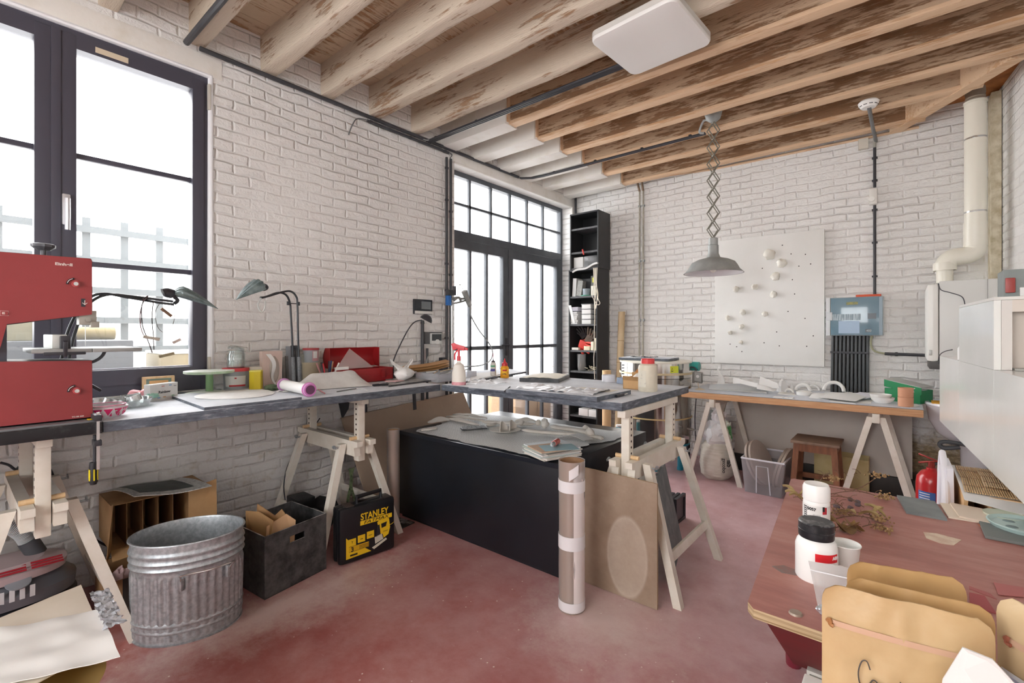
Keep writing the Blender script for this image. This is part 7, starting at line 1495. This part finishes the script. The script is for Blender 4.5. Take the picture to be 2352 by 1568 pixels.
quad([(-0.292,4.502,0.811), (-0.194,4.525,0.811), (-0.193,4.769,0.811), (-0.294,4.75,0.811)], 'plaster_slab', 'thin white slat left of the bowls', th=.006, m=M_PLAST)
quad([(-0.413,5.229,0.812), (-0.353,5.198,0.812), (-0.366,5.393,0.812), (-0.419,5.392,0.812)], 'small_block', 'small upright white block before the conduits', th=.03, m=M_PLAST)
quad([(0.035,4.442,0.811), (0.09,4.593,0.811), (0.075,4.719,0.811), (0.036,4.631,0.811)], 'plaster_slab', 'white scrap right of the terracotta cups', th=.006, m=M_PLAST)
# =====================================================  SPRAY BOOTH AND BASIN
t = T('spray_booth', 'large white glossy spray booth along the right wall', 'spray booth', (.65, 3.2, .72))
MW = mat('f0f0ec', .22, col2='eaeae5', vs=2, bump=.06, bs=3, bd=.01, coat=.3)
def xl(y): return .195+(3.67-y)*.0705
def pr_(ya, yb, z0, z1, nm, m=MW, x1=.56, dx=0): return G().prism([(xl(ya)+dx, ya, z0), (xl(yb)+dx, yb, z0), (x1+(5.31-yb)*.12-.04, yb, z0), (x1+(5.31-ya)*.12-.04, ya, z0)], (0, 0, z1-z0)).build(nm, m, t, 30)
pr_(1.85, 2.608, .80, 1.205, 'front_tank'); pr_(2.612, 3.33, .80, 1.205, 'middle_tank'); pr_(3.334, 3.98, .80, 1.205, 'rear_tank')
ya, yb2 = 2.61, 3.33
g = G(); 
g.prism([(xl(ya), ya, 1.206), (xl(yb2), yb2, 1.206), (xl(yb2)+.02, yb2, 1.206), (xl(ya)+.02, ya, 1.206)], (0, 0, .27)); g.build('hood_side', MW, t, 30)
G().box((xl(ya)+.021, yb2-.02, 1.206), (.70, yb2, 1.476)).build('hood_back', mat('ddd6cc', .3), t)
G().prism([(xl(ya), ya, 1.477), (xl(yb2), yb2, 1.477), (.70, yb2, 1.477), (.78, ya, 1.477)], (0, 0, .012)).build('hood_top', mat('dfdcd6', .3), t, 30)
G().box((xl(ya)+.021, ya, 1.206), (xl(ya)+.05, ya+.02, 1.476)).build('front_frame', mat('d9d4ce', .3), t); G().box((xl(ya)+.05, ya, 1.43), (.78, ya+.02, 1.476)).build('front_lintel', mat('d9cfc4', .3), t)
G().box((xl(ya)+.052, ya+.06, 1.206), (.76, ya+.08, 1.43)).build('inner_door', mat('d5c9bd', .35), t)
G().box((xl(ya)+.055, ya-.02, 1.206), (.80, ya+.05, 1.214)).build('ledge', mat('a5a39c', .4, .3), t)
G().cyl((.60, 3.85, 0), (.60, 3.85, .80), .03).build('leg', M_GAL, t); G().cyl((.78, 2.37, 0), (.78, 2.37, .80), .03).build('leg', M_GAL, t); G().cyl((.68, 3.1, 0), (.68, 3.1, .80), .03).build('leg', M_GAL, t)
p = V((0.34,2.75,1.532)); t = T('control_box', 'grey electrical box with a red switch on top of the spray booth', 'control box', (p.x+.05, 2.8, 1.49))
G().box(((0.311,2.75,1.534)[0], 2.75, 1.49), (.62, 2.9, 1.605), .003).build('case', mat('7f8684', .5), t); q = V((0.336,2.745,1.541)); G().box((q.x-.02, 2.735, q.z-.03), (q.x+.008, 2.749, q.z+.03), .003).build('red_switch', mat('9c3a34', .4), t); G().box((q.x+.02, 2.738, q.z-.045), (q.x+.05, 2.749, q.z-.01), .003).build('white_plug', M_PAPER, t)
t = T('white_bottle', 'white bottle with a grey cap standing on the booth', 'bottle', (.245, 3.46, 1.206)); G().lathe([(0, 0), (.024, 0), (.024, .06), (.016, .075), (0, .075)], (.245, 3.46, 1.206), 28).build('bottle_body', M_PAPER, t); G().cyl((.245, 3.46, 1.2815), (.245, 3.46, 1.30), .018, n=24).build('cap', mat('8a8c8c', .5), t)
thing1(G().tube([(0.171,4,1.156), (0.174,4,1.208), (0.183,3.7,1.242), (0.203,3.5,1.258)], .003, 6, 6), 'thin_cable', 'thin dark cable arching over the booth edge by the bottle', 'cable', M_BLKC)
t = T('wall_basin', 'white ceramic basin in the far right corner beyond the spray booth', 'basin', (.36, 4.92, .6))
g = G(); 
g.lathe([(0, -.22), (.10, -.21), (.19, -.14), (.235, -.05), (.25, .055), (.26, .07), (.255, .085), (.235, .085), (.21, -.02), (.12, -.15), (0, -.17)], (.375, 4.80, .745), 44, sx=.98, sy=1.0); g.build('bowl', mat('e9eaf0', .15, coat=.3), t)
G().box((.16, 4.65, .829), (.22, 4.80, .838)).build('yellow_sponge', mat('e0a83a', .8), t)
G().cyl((.4, 4.85, 0), (.4, 4.85, .53), .06, .08, n=24).build('pedestal', mat('e3e4e8', .2), t)
thing1(G().tube([(0.307,4.6,0.539), (0.227,4.6,0.52), (0.2,4.6,0.544), (0.223,4.6,0.566), (0.296,4.6,0.565), (0.428,4.6,0.548)], .014, 10, 6), 'drain_hose', 'dark hose loop hanging under the white basin', 'hose', mat('4f5458', .5))
# extinguisher
c = V(.135, 3.98, 0); t = T('fire_extinguisher', 'red fire extinguisher with a blue label on the floor beyond the red table', 'fire extinguisher', c)
G().lathe([(0, .004), (.07, .004), (.076, 0), (.077, .02), (.077, .40), (.072, .44), (.05, .475), (.025, .487), (.025, .50), (0, .50)], c, 36).build('cylinder', mat('c8272c', .3, col2='b92228', coat=.4, bump=0), t)
fa = facing(c); curved_label(t, c, .0778, .0778, .30, .36, fa-.9, fa+.25, mat('3d6bb0', .4)); 
for k in range(6): curved_label(t, c, .0779, .0779, .27-.02*k, .277-.02*k, fa-.8, fa+.15, mat('e9d9d4', .5), 'text_line')
for k in range(3): curved_label(t, c, .0785, .0785, .345-.015*k, .35-.015*k, fa-.8, fa-.1, M_PAPER, 'text_line')
G().cyl(c+V(0, 0, .50), c+V(0, 0, .535), .018, n=14).cbox(c+V(-.01, 0, .56), (.11, .022, .01), ry=.35, bev=.003).cbox(c+V(-.015, 0, .535), (.1, .02, .01), ry=-.25, bev=.003).build('valve_handle', mat('9c3a33', .3, .4), t); G().tube([c+V(0, 0, .52), c+V(.05, .0, .53), c+V(.085, .02, .47), c+V(.088, .02, .2)], .009, 8, 5).build('hose', M_BLKC, t)
# =====================================================  RED TABLE, NEAR RIGHT
ZR = .725
def onr(p, z=ZR): return V(p[0], p[1], z)
def redtop():
    n = NT('worn_red_table_top'); c = n.coords(); g = n.new('ShaderNodeNewGeometry'); sp = n.new('ShaderNodeSeparateXYZ'); n.ln(g.outputs['Normal'], sp.inputs[0])
    r = n.ramp(n.noise(n.coords((1, 4, 1)), 3.5, 8, .7), [(.28, '97605b'), (.5, 'ab736a'), (.7, 'b8897e')])
    sc = n.ramp(n.noise(n.coords((2, 9, 1)), 8, 9, .8), [(.62, 0), (.72, 1)])
    r = n.mix(n.math('MULTIPLY', sc, .5), r, 'cbb3a6')
    ply = n.ramp(n.noise(n.coords((1, 1, 60)), 3, 6), [(.35, '8f7452'), (.65, 'd3bd98')])
    up = n.ramp(sp.outputs[2], [(.4, 0), (.8, 1)]); n.set(col=n.mix(up, ply, r), rough=.45); n.bump(n.noise(c, 40, 6), .2, .002); return n.m
t = T('red_table', 'low-sheen red-topped plywood table in the near right corner', 'table', (.3, 1.7, 0))
P = [V(-.278, 1.182, 0), V(-.372, 2.330, 0), V(.98, 2.30, 0), V(.98, 1.05, 0), V(.30, 1.182, 0)]
P = [V(-.262, 1.172, 0), V(-.279, 1.195, 0), V(-.371, 2.315, 0), V(-.36, 2.330, 0), V(.86, 2.30, 0), V(.86, 1.172, 0)]
G().prism([V(p.x, p.y, .703) for p in P], (0, 0, .022)).build('tabletop', redtop(), t, 0)
MRD = mat('7c0812', .65, col2='6b0710', vs=5, bump=.05)
G().prism([(-.245, 1.19, .702), (.8, 1.19, .702), (.8, 2.14, .045), (-.335, 2.14, .045)], (0, .02, .012)).build('slanted_panel', MRD, t, 0)
G().cyl((-.345, 2.215, 0), (-.335, 2.17, .075), .028, .032, n=14).build('foot', mat('8a2a3c', .5), t)
G().box((.81, 1.25, 0), (.84, 2.2, .702)).build('end_panel', MRD, t, 0)
G().lathe([(0, 0), (.014, 0), (.012, .004), (0, .005)], onr((-0.185,1.211,0.725)), 20).build('screw_head', mat('a29284', .5, .4), t)
g = G(); P = [onr((0.047,1.961,0.725)), onr((0.078,1.974,0.725)), onr((0.134,1.96,0.725)), onr((0.113,1.897,0.725)), onr((0.084,1.888,0.725)), onr((0.053,1.909,0.725))]
thing1(G().prism(P, (0, 0, .0012)), 'plaster_spill', 'dried cream plaster spill on the red table', 'spill', mat('dccdb8', .8, col2='c8ac98', vs=30), 0)
P = [onr((-0.272,1.416,0.725)), onr((-0.248,1.442,0.725)), onr((-0.209,1.433,0.725)), onr((-0.212,1.402,0.725)), onr((-0.245,1.394,0.725))]
thing1(G().prism(P, (0, 0, .0008)), 'grey_stain', 'dark grey stain near the left edge of the red table', 'stain', mat('7d7672', .7, col2='92665f', vs=20), 0)
# bottle with label
c = V(-.202, 1.675, ZR); t = T('wipes_bottle', 'white ribbed-label plastic bottle behind the black-lidded tub', 'bottle', c)
G().lathe([(0, 0), (.033, 0), (.0345, .004), (.0345, .118), (.033, .124), (.0355, .126), (.0355, .162), (.031, .172), (.022, .170), (0, .166)], c, 40).build('bottle_body', mat('f1f0ed', .35, bump=0), t)
fa = facing(c); curved_label(t, c, .0348, .0348, ZR+.012, ZR+.115, fa-1.4, fa+1.35, mat('e9e8e4', .5, bump=0))
for k in range(9): curved_label(t, c, .0352, .0352, ZR+.058+.006*k, ZR+.0615+.006*k, fa-1.05, fa-.72, mat('4a4a4c', .5), 'barcode')
curved_label(t, c, .0352, .0352, ZR+.06, ZR+.09, fa-.25, fa+.3, mat('b5b4b2', .5, col2='dcdbd8', vs=400, bump=0), 'small_print')
curved_label(t, c, .0352, .0352, ZR+.040, ZR+.047, fa-.4, fa+.45, mat('dc9a98', .5), 'pink_band'); curved_label(t, c, .0352, .0352, ZR+.092, ZR+.112, fa+.45, fa+.8, mat('b83038', .5), 'red_mark'); curved_label(t, c, .0354, .0354, ZR+.1, ZR+.114, fa+.45, fa+.62, K_, 'black_mark')
wd = V(math.cos(fa-.4), math.sin(fa-.4), 0); rt = V(-wd.y, wd.x, 0); text('5057', c+wd*.0356+rt*-.010+V(0, 0, .100), .012, K_, t, rt, (0, 0, 1), 'lettering', bold=.0004)
# black lid tub
c = V(-.172, 1.425, ZR); t = T('glue_tub', 'white tub with a black screw lid and red label on the red table', 'tub', c)
G().lathe([(0, 0), (.044, 0), (.0465, .004), (.0465, .082), (.043, .094), (.035, .104), (0, .104)], c, 44).build('tub_body', mat('efefec', .3, bump=0), t)
G().lathe([(0, .1045), (.0385, .1045), (.0395, .108), (.0395, .121), (.0405, .122), (.0405, .124), (.0395, .125), (.0395, .142), (.037, .145), (.02, .1445), (0, .1445)], c, 44).build('lid', mat('1f2226', .35, dust=.25), t)
fa = facing(c); curved_label(t, c, .0469, .0469, ZR+.058, ZR+.078, fa-.05, fa+1.15, mat('d8222b', .35, bump=0)); 
wd = V(math.cos(fa+.95), math.sin(fa+.95), 0); rt = V(-wd.y, wd.x, 0); text('AEK', c+wd*.0478-rt*.009+V(0, 0, .066), .011, M_PAPER, t, rt, (0, 0, 1), 'lettering', bold=.0003)
wd = V(math.cos(fa+.1), math.sin(fa+.1), 0); rt = V(-wd.y, wd.x, 0); text('KAVA', c+wd*.0475+V(0, 0, .046), .005, K_, t, rt, (0, 0, 1), 'lettering') if 0 else None
c = V(-.118, 1.50, ZR); thing1(G().lathe([(0, .0), (.026, 0), (.033, .072), (.036, .076), (.035, .078), (.031, .074), (.024, .004), (0, .004)], c, 36), 'plastic_cup', 'white plastic cup right behind the black-lidded tub', 'cup', mat('ecebe6', .35))
# zip bag
t = T('zip_bag', 'clear zip bag with silver scrap leaning against the tub', 'bag', (-.12, 1.33, ZR)); 
g = G(); A_, B_, C_, D_ = V((-0.148,1.26,0.735)), V((-0.078,1.22,0.77)), V((-0.082,1.32,0.816)), V((-0.177,1.335,0.799))
A_.z = B_.z = ZR+.003
g.grid(lambda u, v: lerp(lerp(A_, B_, u), lerp(D_, C_, u), v)+V(0, .008*math.sin(u*3.1)*math.sin(v*3.1), .002*noise.noise(V(u*8, v*8, 1))), 18, 14, .0008); g.build('film', M_FILM, t); G().blob(A_.lerp(B_, .3)+V(.0, -.01, .012), (.02, .016, .012), 4, .5, fr=2).build('silver_scrap', mat('d3dbe2', .2, .7), t)
G().tube([D_.lerp(A_, .2), C_.lerp(B_, .2)], .0015, 6).build('zip', mat('e9e9ec', .4), t)
# dried flowers
M_ST = mat('6b4f3c', .8); M_LF = mat('b59f6c', .7, col2='8a7246', vs=20); M_FL = mat('b8976a', .9, col2='7a5c3c', vs=60)
def spray(p0, p1, label, kind, mid=None, lift=.03, seed=0):
    rr = random.Random(seed); a, b = V(p0), V(p1); t = T('dried_stem', label, 'dried plant', a, 'dried plants on the red table')
    m = a.lerp(b, .5)+V(0, 0, lift) if mid is None else V(mid)
    G().tube([a, m, b], .0016, 6, 8).build('stem', M_ST, t)
    for k in range(5):
        q = a.lerp(b, .3+.13*k)+V(0, 0, lift*.8); e = q+V(rr.uniform(-.03, .03), rr.uniform(-.03, .03), rr.uniform(0, .02)); e.z = max(e.z, ZR+.004)
        G().tube([q, q.lerp(e, .5)+V(0, 0, .006), e], .0009, 5, 4).build('twig', M_ST, t)
    if kind == 'pod':
        for k in range(3):
            q = a.lerp(b, .45+.25*k)+V(rr.uniform(-.02, .02), rr.uniform(-.02, .02), .006); q.z = max(q.z, ZR+.01); G().blob(q, (.009, .0075, .007), k+seed, .3).build('seed_pod', mat('5c4d50', .7), t)
    elif kind == 'cluster':
        g = G()
        for k in range(46):
            q = b+V(rr.gauss(0, .014), rr.gauss(0, .014), abs(rr.gauss(0, .008))); q.z = max(q.z, ZR+.004); g.blob(q, rr.uniform(.0025, .0048), k, .4, sub=1)
        o = g.build('flower_cluster', M_FL, t)
    elif kind == 'leaf':
        for k in range(4):
            q = a.lerp(b, .3+.22*k)+V(0, 0, .01); dr = V(rr.uniform(-1, 1), rr.uniform(-1, 1), .2).normalized(); L = rr.uniform(.05, .08); sd = V(-dr.y, dr.x, 0)
            G().grid(lambda u, v: q+dr*(L*u)+sd*((v-.5)*.018*math.sin(.15+u*2.8))+V(0, 0, .012*math.sin(u*3)+.004*math.cos(v*6)), 10, 4, .0008).build('leaf', M_LF, t)
    elif kind == 'curl':
        for k in range(5):
            q = a.lerp(b, .2*k)+V(0, 0, .012); s = rr.uniform(.018, .028); al = rr.uniform(0, 6)
            G().grid(lambda u, v: q+V(s*math.cos(al+u*3.5)*(.5+.6*v), s*math.sin(al+u*3.5)*(.5+.6*v), .02*v*math.sin(u*5+k)+.004), 12, 5, .001).build('curled_leaf', mat('9c7b4a', .7, col2='5f4426', vs=25), t)
Z5 = ZR+.006
def Q5(p, z=Z5): return V(p[0], p[1], z)
spray(Q5((-0.245,2.284,0.73)), V((-0.079,2.33,0.787)), 'long stem with tan blossom rising past the far edge of the red table', 'cluster', mid=V((-0.147,2.245,0.745)), seed=1)
spray(Q5((-0.268,2.287,0.73)), V((-0.22,2.28,0.762)), 'short tan sprig behind the white bottle', 'cluster', seed=2)
spray(Q5((-0.219,2.171,0.73)), Q5((-0.055,2.246,0.73)), 'stem with a dark brown drooping flower head', 'cluster', lift=.02, seed=3)
spray(Q5((-0.216,2.143,0.73)), Q5((-0.108,2.088,0.73)), 'branching stem with dark seed pods', 'pod', lift=.015, seed=4)
spray(Q5((-0.202,2.037,0.73)), Q5((-0.159,2.018,0.73)), 'small stem with plum coloured pods next to the bottle', 'pod', lift=.012, seed=5)
spray(Q5((-0.201,1.932,0.73)), Q5((-0.039,1.993,0.73)), 'olive stem with folded strap leaves', 'leaf', lift=.015, seed=6)
spray(Q5((-0.189,1.869,0.73)), Q5((-0.062,1.975,0.73)), 'stem ending in a yellow-green seed head', 'cluster', lift=.015, seed=7)
spray(Q5((-0.193,1.949,0.73)), Q5((-0.167,1.96,0.73)), 'short olive seed cluster beside the bottle', 'cluster', lift=.01, seed=8)
spray(Q5((-0.168,1.81,0.73)), Q5((-0.102,1.822,0.73)), 'curled brown dry leaves nearest the black-lidded tub', 'curl', lift=.012, seed=9)
spray(Q5((-0.102,1.873,0.73)), Q5((-0.048,1.884,0.73)), 'dusky brown floret stem right of the curled leaves', 'cluster', lift=.012, seed=10)
spray(Q5((-0.32,2.044,0.73)), Q5((-0.284,2.015,0.73)), 'pale leaf scrap left of the white bottle', 'leaf', lift=.008, seed=11)
# tile, boards, orange paper
def slab(pts, z0, th, name, label, cat, m, group=None): return thing1(G().prism([V(p[0], p[1], z0) for p in pts], (0, 0, th)), name, label, cat, m, 0, group)
slab([(-0.02,2.318,0.73), (0.088,2.323,0.73), (0.111,2.127,0.73), (0.007,2.126,0.73)], ZR, .008, 'slate_tile', 'dark grey slate tile at the far edge of the red table', 'tile', mat('83898a', .6, col2='6f7576', vs=9, bump=.1))
slab([(0.101,2.323,0.73), (0.168,2.344,0.73), (0.225,2.176,0.73), (0.116,2.165,0.73)], ZR, .005, 'clay_board', 'lower of two overlapping cream boards right of the slate tile', 'board', mat('e0d3c0', .6), 'cream boards on the red table')
slab([(0.128,2.327,0.735), (0.259,2.313,0.735), (0.277,2.146,0.735), (0.143,2.176,0.735)], ZR+.0055, .006, 'clay_board', 'upper of two overlapping cream boards right of the slate tile', 'board', mat('dccbb8', .6), 'cream boards on the red table')
slab([(0.186,2.158,0.727), (0.277,2.145,0.727), (0.323,2.093,0.727), (0.196,2.087,0.727)], ZR, .001, 'orange_paper', 'orange paper sheet at the right side of the red table', 'paper', mat('e08a66', .6))
a, b = onr((0.221,2.126,0.735)), onr((0.319,2.124,0.735)); thing1(G().cyl(a+V(0, 0, .006), b+V(0, 0, .006), .0045, n=8), 'grey_pencil', 'grey pencil on the orange paper, upper of two', 'pencil', mat('93a0a3', .5)); a, b = onr((0.256,2.116,0.735)), onr((0.322,2.11,0.735)); thing1(G().cyl(a+V(0, 0, .006), b+V(0, 0, .006), .004, n=8), 'grey_pencil', 'grey pencil on the orange paper, lower of two', 'pencil', mat('8b9a9f', .5))
for k, pts in enumerate(([(0.124,1.616,0.726), (0.16,1.602,0.726), (0.168,1.576,0.726), (0.123,1.597,0.726)], [(0.121,1.575,0.726), (0.148,1.578,0.726), (0.159,1.493,0.726), (0.116,1.496,0.726)], [(0.173,1.675,0.726), (0.226,1.688,0.726), (0.218,1.627,0.726), (0.173,1.603,0.726)])): slab(pts, ZR+.0006*k, .001, 'red_paper', ['flat red paper scrap left behind the kraft pouches', 'larger red paper scrap nearest the kraft pouches', 'red paper scrap right by the pale pouch'][k], 'paper', mat(['a85a5a', 'a34448', 'b06462'][k], .5), 'red paper scraps')
# rack with bamboo mat
t = T('wooden_rack', 'open pine rack beyond the red table carrying bamboo mats', 'rack', (.35, 2.62, 0))
for lo, hi, nm in (((.17, 2.40, .0), (.182, 2.86, .75), 'side_panel'), ((.235, 2.40, .30), (.243, 2.86, .748), 'divider'), ((.60, 2.40, 0), (.612, 2.86, .75), 'side_panel'), ((.182, 2.84, .0), (.60, 2.86, .75), 'back_panel'), ((.182, 2.40, .29), (.60, 2.84, .30), 'shelf')): G().box(lo, hi).build(nm, mat('e8c08c', .6, col2='dfb078'), t, 0)
G().box((.17, 2.395, .7505), (.612, 2.87, .760)).build('top_panel', mat('e3bf92', .6), t, 0)
t = T('white_tray', 'white moulded plastic tray standing on edge left of the pine rack', 'tray', (.13, 2.62, 0))
G().prism([(.118, 2.44, 0), (.118, 2.86, 0), (.128, 2.86, .76), (.131, 2.82, .80), (.135, 2.60, .80), (.128, 2.44, .60)], (.02, 0, 0)).build('tray_back', mat('e6e3ea', .35), t, 30); G().tube([(.118, 2.46, .02), (.126, 2.46, .59), (.13, 2.61, .77), (.127, 2.82, .77), (.118, 2.83, .02)], .012, 10, 3).build('tray_rim', mat('ece9ef', .3), t)
thing1(G().grid(lambda u, v: (.165+.4*u, 2.30+.56*v, .7635+.0*u-.02*max(0, .25-v)*4*(.3+.7*math.sin(u*4))**2), 16, 12, .001), 'white_sheet', 'white paper sheet hanging over the front of the pine rack', 'paper', M_PAPER)
def bamboo(o, x0, x1, y0, y1, z, label, m):
    t = T('bamboo_mat', label, 'mat', (x0, y0, z), 'bamboo mats on the pine rack'); n = int((x1-x0)/.0065); g = G()
    for k in range(n): 
        x = x0+.0065*k; g.tube([(x, y0, z), (x+.004, (y0+y1)/2, z+.001), (x, y1, z)], .0028, 6)
    ob = g.build('slats', m, t); ob['kind'] = 'stuff'
    for v in (.2, .5, .8): G().tube([(x0, y0+(y1-y0)*v, z+.003), (x1, y0+(y1-y0)*v, z+.003)], .001, 5).build('thread', M_ST, t)
MBB = mat('c9a97b', .6, col2='a98758', vs=8)
bamboo(0, .175, .52, 2.40, 2.83, .768, 'lower bamboo mat on the pine rack', MBB); bamboo(0, .235, .50, 2.50, 2.80, .775, 'upper smaller bamboo mat on the pine rack', mat('bda27c', .6))
thing1(G().box((.19, 2.02, .7256), (.8, 2.29, .735), .002), 'slate_board', 'dark grey board under the palette at the far right of the red table', 'board', mat('6f7472', .6))
c = V(.30, 2.17, .7355); t = T('paint_palette', 'pale round paint palette with dark wells on the grey board', 'palette', c); G().lathe([(0, 0), (.085, 0), (.094, .012), (.09, .014), (.08, .006), (0, .006)], c, 40).build('palette_body', mat('b7cfcb', .4), t)
for k in range(5): G().lathe([(0, 0), (.015, 0), (.012, .002), (0, .002)], c+V(.048*math.cos(k*1.26), .048*math.sin(k*1.26), .0062), 16, sy=.8).build('paint_well', mat('76898a', .5), t)
for k, (dx, dy, r, lb) in enumerate(((-.04, .14, .05, 'flat cream lid behind the palette'), (.15, .09, .045, 'pale lid right of the palette'), (.12, -.03, .035, 'small white dish right beside the palette'))): thing1(G().lathe([(0, 0), (r, 0), (r+.003, .008), (r-.002, .005), (0, .004)], c+V(dx, dy*.7, 0), 32), 'round_cover', lb, 'lid', mat(['d3d8c5', 'd5dccd', 'dfe6e0'][k], .4), 35)
# =====================================================  KRAFT POUCHES
zs = .64
t = T('side_table', 'small white side table carrying the kraft pouches', 'table', (.1, .95, 0)); G().box((-.16, .80, .62), (.62, 1.15, zs), .004).build('tabletop', M_WHT, t)
for x in (-.12, .58):
    for y in (.84, 1.11): G().cyl((x, y, 0), (x, y, .62), .016, n=12).build('leg', M_WHT, t)
def pouch(x0, y0, x1, y1, ztop, label, m, seed, thick=.028, hgt=None, name='kraft_pouch', zipm=None, notch=True):
    a, b = V(x0, y0, zs), V(x1, y1, zs); d = (b-a); L = d.length; dn = d.normalized(); n = V(dn.y, -dn.x, 0); H = ztop-zs
    t = T(name, label, 'pouch', a.lerp(b, .5), 'kraft pouches in the foreground')
    for s, nm in ((1, 'front_panel'), (-1, 'back_panel')):
        def fn(u, v, s=s):
            r = .018; uu = u*L; z = v*H
            # rounded upper corners
            if v > .90: k = (v-.9)/.1; cut = r*(1-math.sqrt(max(0, 1-k*k))); uu = cut+(L-2*cut)*u
            bul = thick*(1-v)**.6*math.sin(min(max(u, 0), 1)*math.pi)**.5 if v < .8 else thick*(.2**.6)*(1-v)/.2*math.sin(u*math.pi)**.5
            return a+dn*uu+n*(s*(bul+.0012)+.006*noise.noise(V(u*4, v*4, seed))+.003*noise.noise(V(u*11, v*9, seed)))+V(0, 0, z)
        g = G(); g.grid(fn, 26, 30); g.build(nm, m, t, 60)
    def at2(u, v, o_=.0035): return a+dn*(u*L)+n*(thick*(1-v)**.6*math.sin(u*math.pi)**.5*(1 if v < .8 else (.2**.6)*(1-v)/.2/((1-v)**.6))+o_)+V(0, 0, v*H)
    zz = G(); zz.grid(lambda u, v: at2(.05+.9*u, .785+.03*v, .0042), 26, 2); zz.build('zip_strip', mat('c9a389', .3, bump=0), t, 60)
    return t, at2, dn, n
MK = mat('c8ab80', .5, col2='bc9b6e', vs=7, bump=.35, bs=9, bd=.01); MK2 = mat('bf9b68', .5, col2='b58f5c', vs=6, bump=.3, bs=8, bd=.01); MK3 = mat('cdb48e', .5, col2='c3a780', vs=6, bump=.3, bs=8, bd=.01)
t, at2, dn, n = pouch(-.106, .945, .102, .975, .93, 'front kraft paper pouch with handwriting on it', MK, 1)
# handwriting: Com
hw = mat('4a4440', .6)
S_ = [[(.285, .52), (.27, .545), (.245, .54), (.228, .50), (.235, .46), (.262, .455), (.285, .475)], [(.285, .475), (.30, .488), (.318, .482), (.318, .462), (.300, .46), (.298, .476), (.33, .478)], [(.33, .478), (.345, .485), (.35, .455), (.362, .480), (.372, .478), (.376, .452), (.392, .474), (.40, .450)], [(.425, .51), (.43, .47), (.438, .44), (.45, .455), (.47, .44)]]
for k, st in enumerate(S_): G().tube([at2(.225+(u-.225)*1.25, .585+(v-.5)*1.5, .0062) for u, v in st], .0010, 5, 6).build('pen_stroke', hw, t)
G().tube([at2(.035, .80, .005), at2(.05, .815, .006), at2(.055, .79, .006), at2(.075, .785, .006)], .0035, 6, 3).build('tear_notch', mat('a06a3a', .6), t)
pouch(-.078, 1.005, .108, 1.025, .928, 'middle kraft pouch peeping out behind the front one', MK2, 2, thick=.012)
pouch(-.08, 1.068, .082, 1.112, .93, 'rear kraft pouch with rounded corners', MK2, 3, thick=.012)
t, at2, dn, n = pouch(.112, 1.04, .29, .88, .95, 'pale kraft pouch at the right edge with a lilac and white label', MK3, 4, thick=.02)
G().grid(lambda u, v: at2(.05+.34*u, .42+.24*v, .0062), 10, 4, .0004).build('label', mat('dcdce2', .5), t, 60); G().grid(lambda u, v: at2(.06+.15*u, .5+.14*v, .0072), 6, 4, .0004).build('lilac_field', mat('aeaecb', .5), t, 60)
for k in range(3): G().grid(lambda u, v: at2(.24+.11*u, .47+.04*k+.012*v, .0072), 4, 1, .0004).build('print_line', mat('8d8d96', .5), t, 60)
G().tube([at2(.06, .80, .004), at2(.08, .815, .006), at2(.075, .79, .006), at2(.1, .785, .006)], .003, 6, 3).build('tear_notch', mat('9c5a44', .6), t)
# white pouch in front
a_, b_ = V((0.04,0.86,0.878)), V((0.068,0.86,0.937))
t = T('white_envelope', 'white paper sheet standing in front of the kraft pouches at the bottom edge', 'paper', (.1, .87, zs))
pts = [(.035, .87, zs+.001), (.26, .81, zs+.001), (.26, .81, .78), (.135, .845, .835), (.075, .86, .86), (.055, .865, .80)]
pts = [V(.02, .875, zs+.001), V(.22, .825, zs+.001), V(.22, .825, .80), V((0.086,0.84,0.94)), V((0.06,0.86,0.934)), V((0.041,0.872,0.876))]
G().prism(pts, (0, .003, 0)).build('sheet', mat('dddcd8', .5, bump=.3, bs=10, bd=.005), t, 0)
# electrical box on the floor
t = T('ideal_box', 'grey box lettered IDEAL on the floor under the red table', 'box', (-.2, 1.85, 0)); t.name = 'lettered_box'
p = V((-0.265,1.948,0.16)); G().box((p.x-.0, p.y-.0, 0), (p.x+.22, p.y+.05, .16), .004).build('box_body', mat('cfcfc6', .6), t); plate('dark_band', mat('77776c', .6), t, (p.x+.11, p.y-.0008, .142), (1, 0, 0), (0, 0, 1), .2, .016); plate('name_field', mat('c9c3a4', .6), t, (p.x+.10, p.y-.0008, .095), (1, 0, 0), (0, 0, 1), .17, .045)
text('IDEAL', (p.x+.022, p.y-.002, .083), .03, mat('6f6d5f', .6), t, (1, 0, 0), (0, 0, 1), 'lettering')
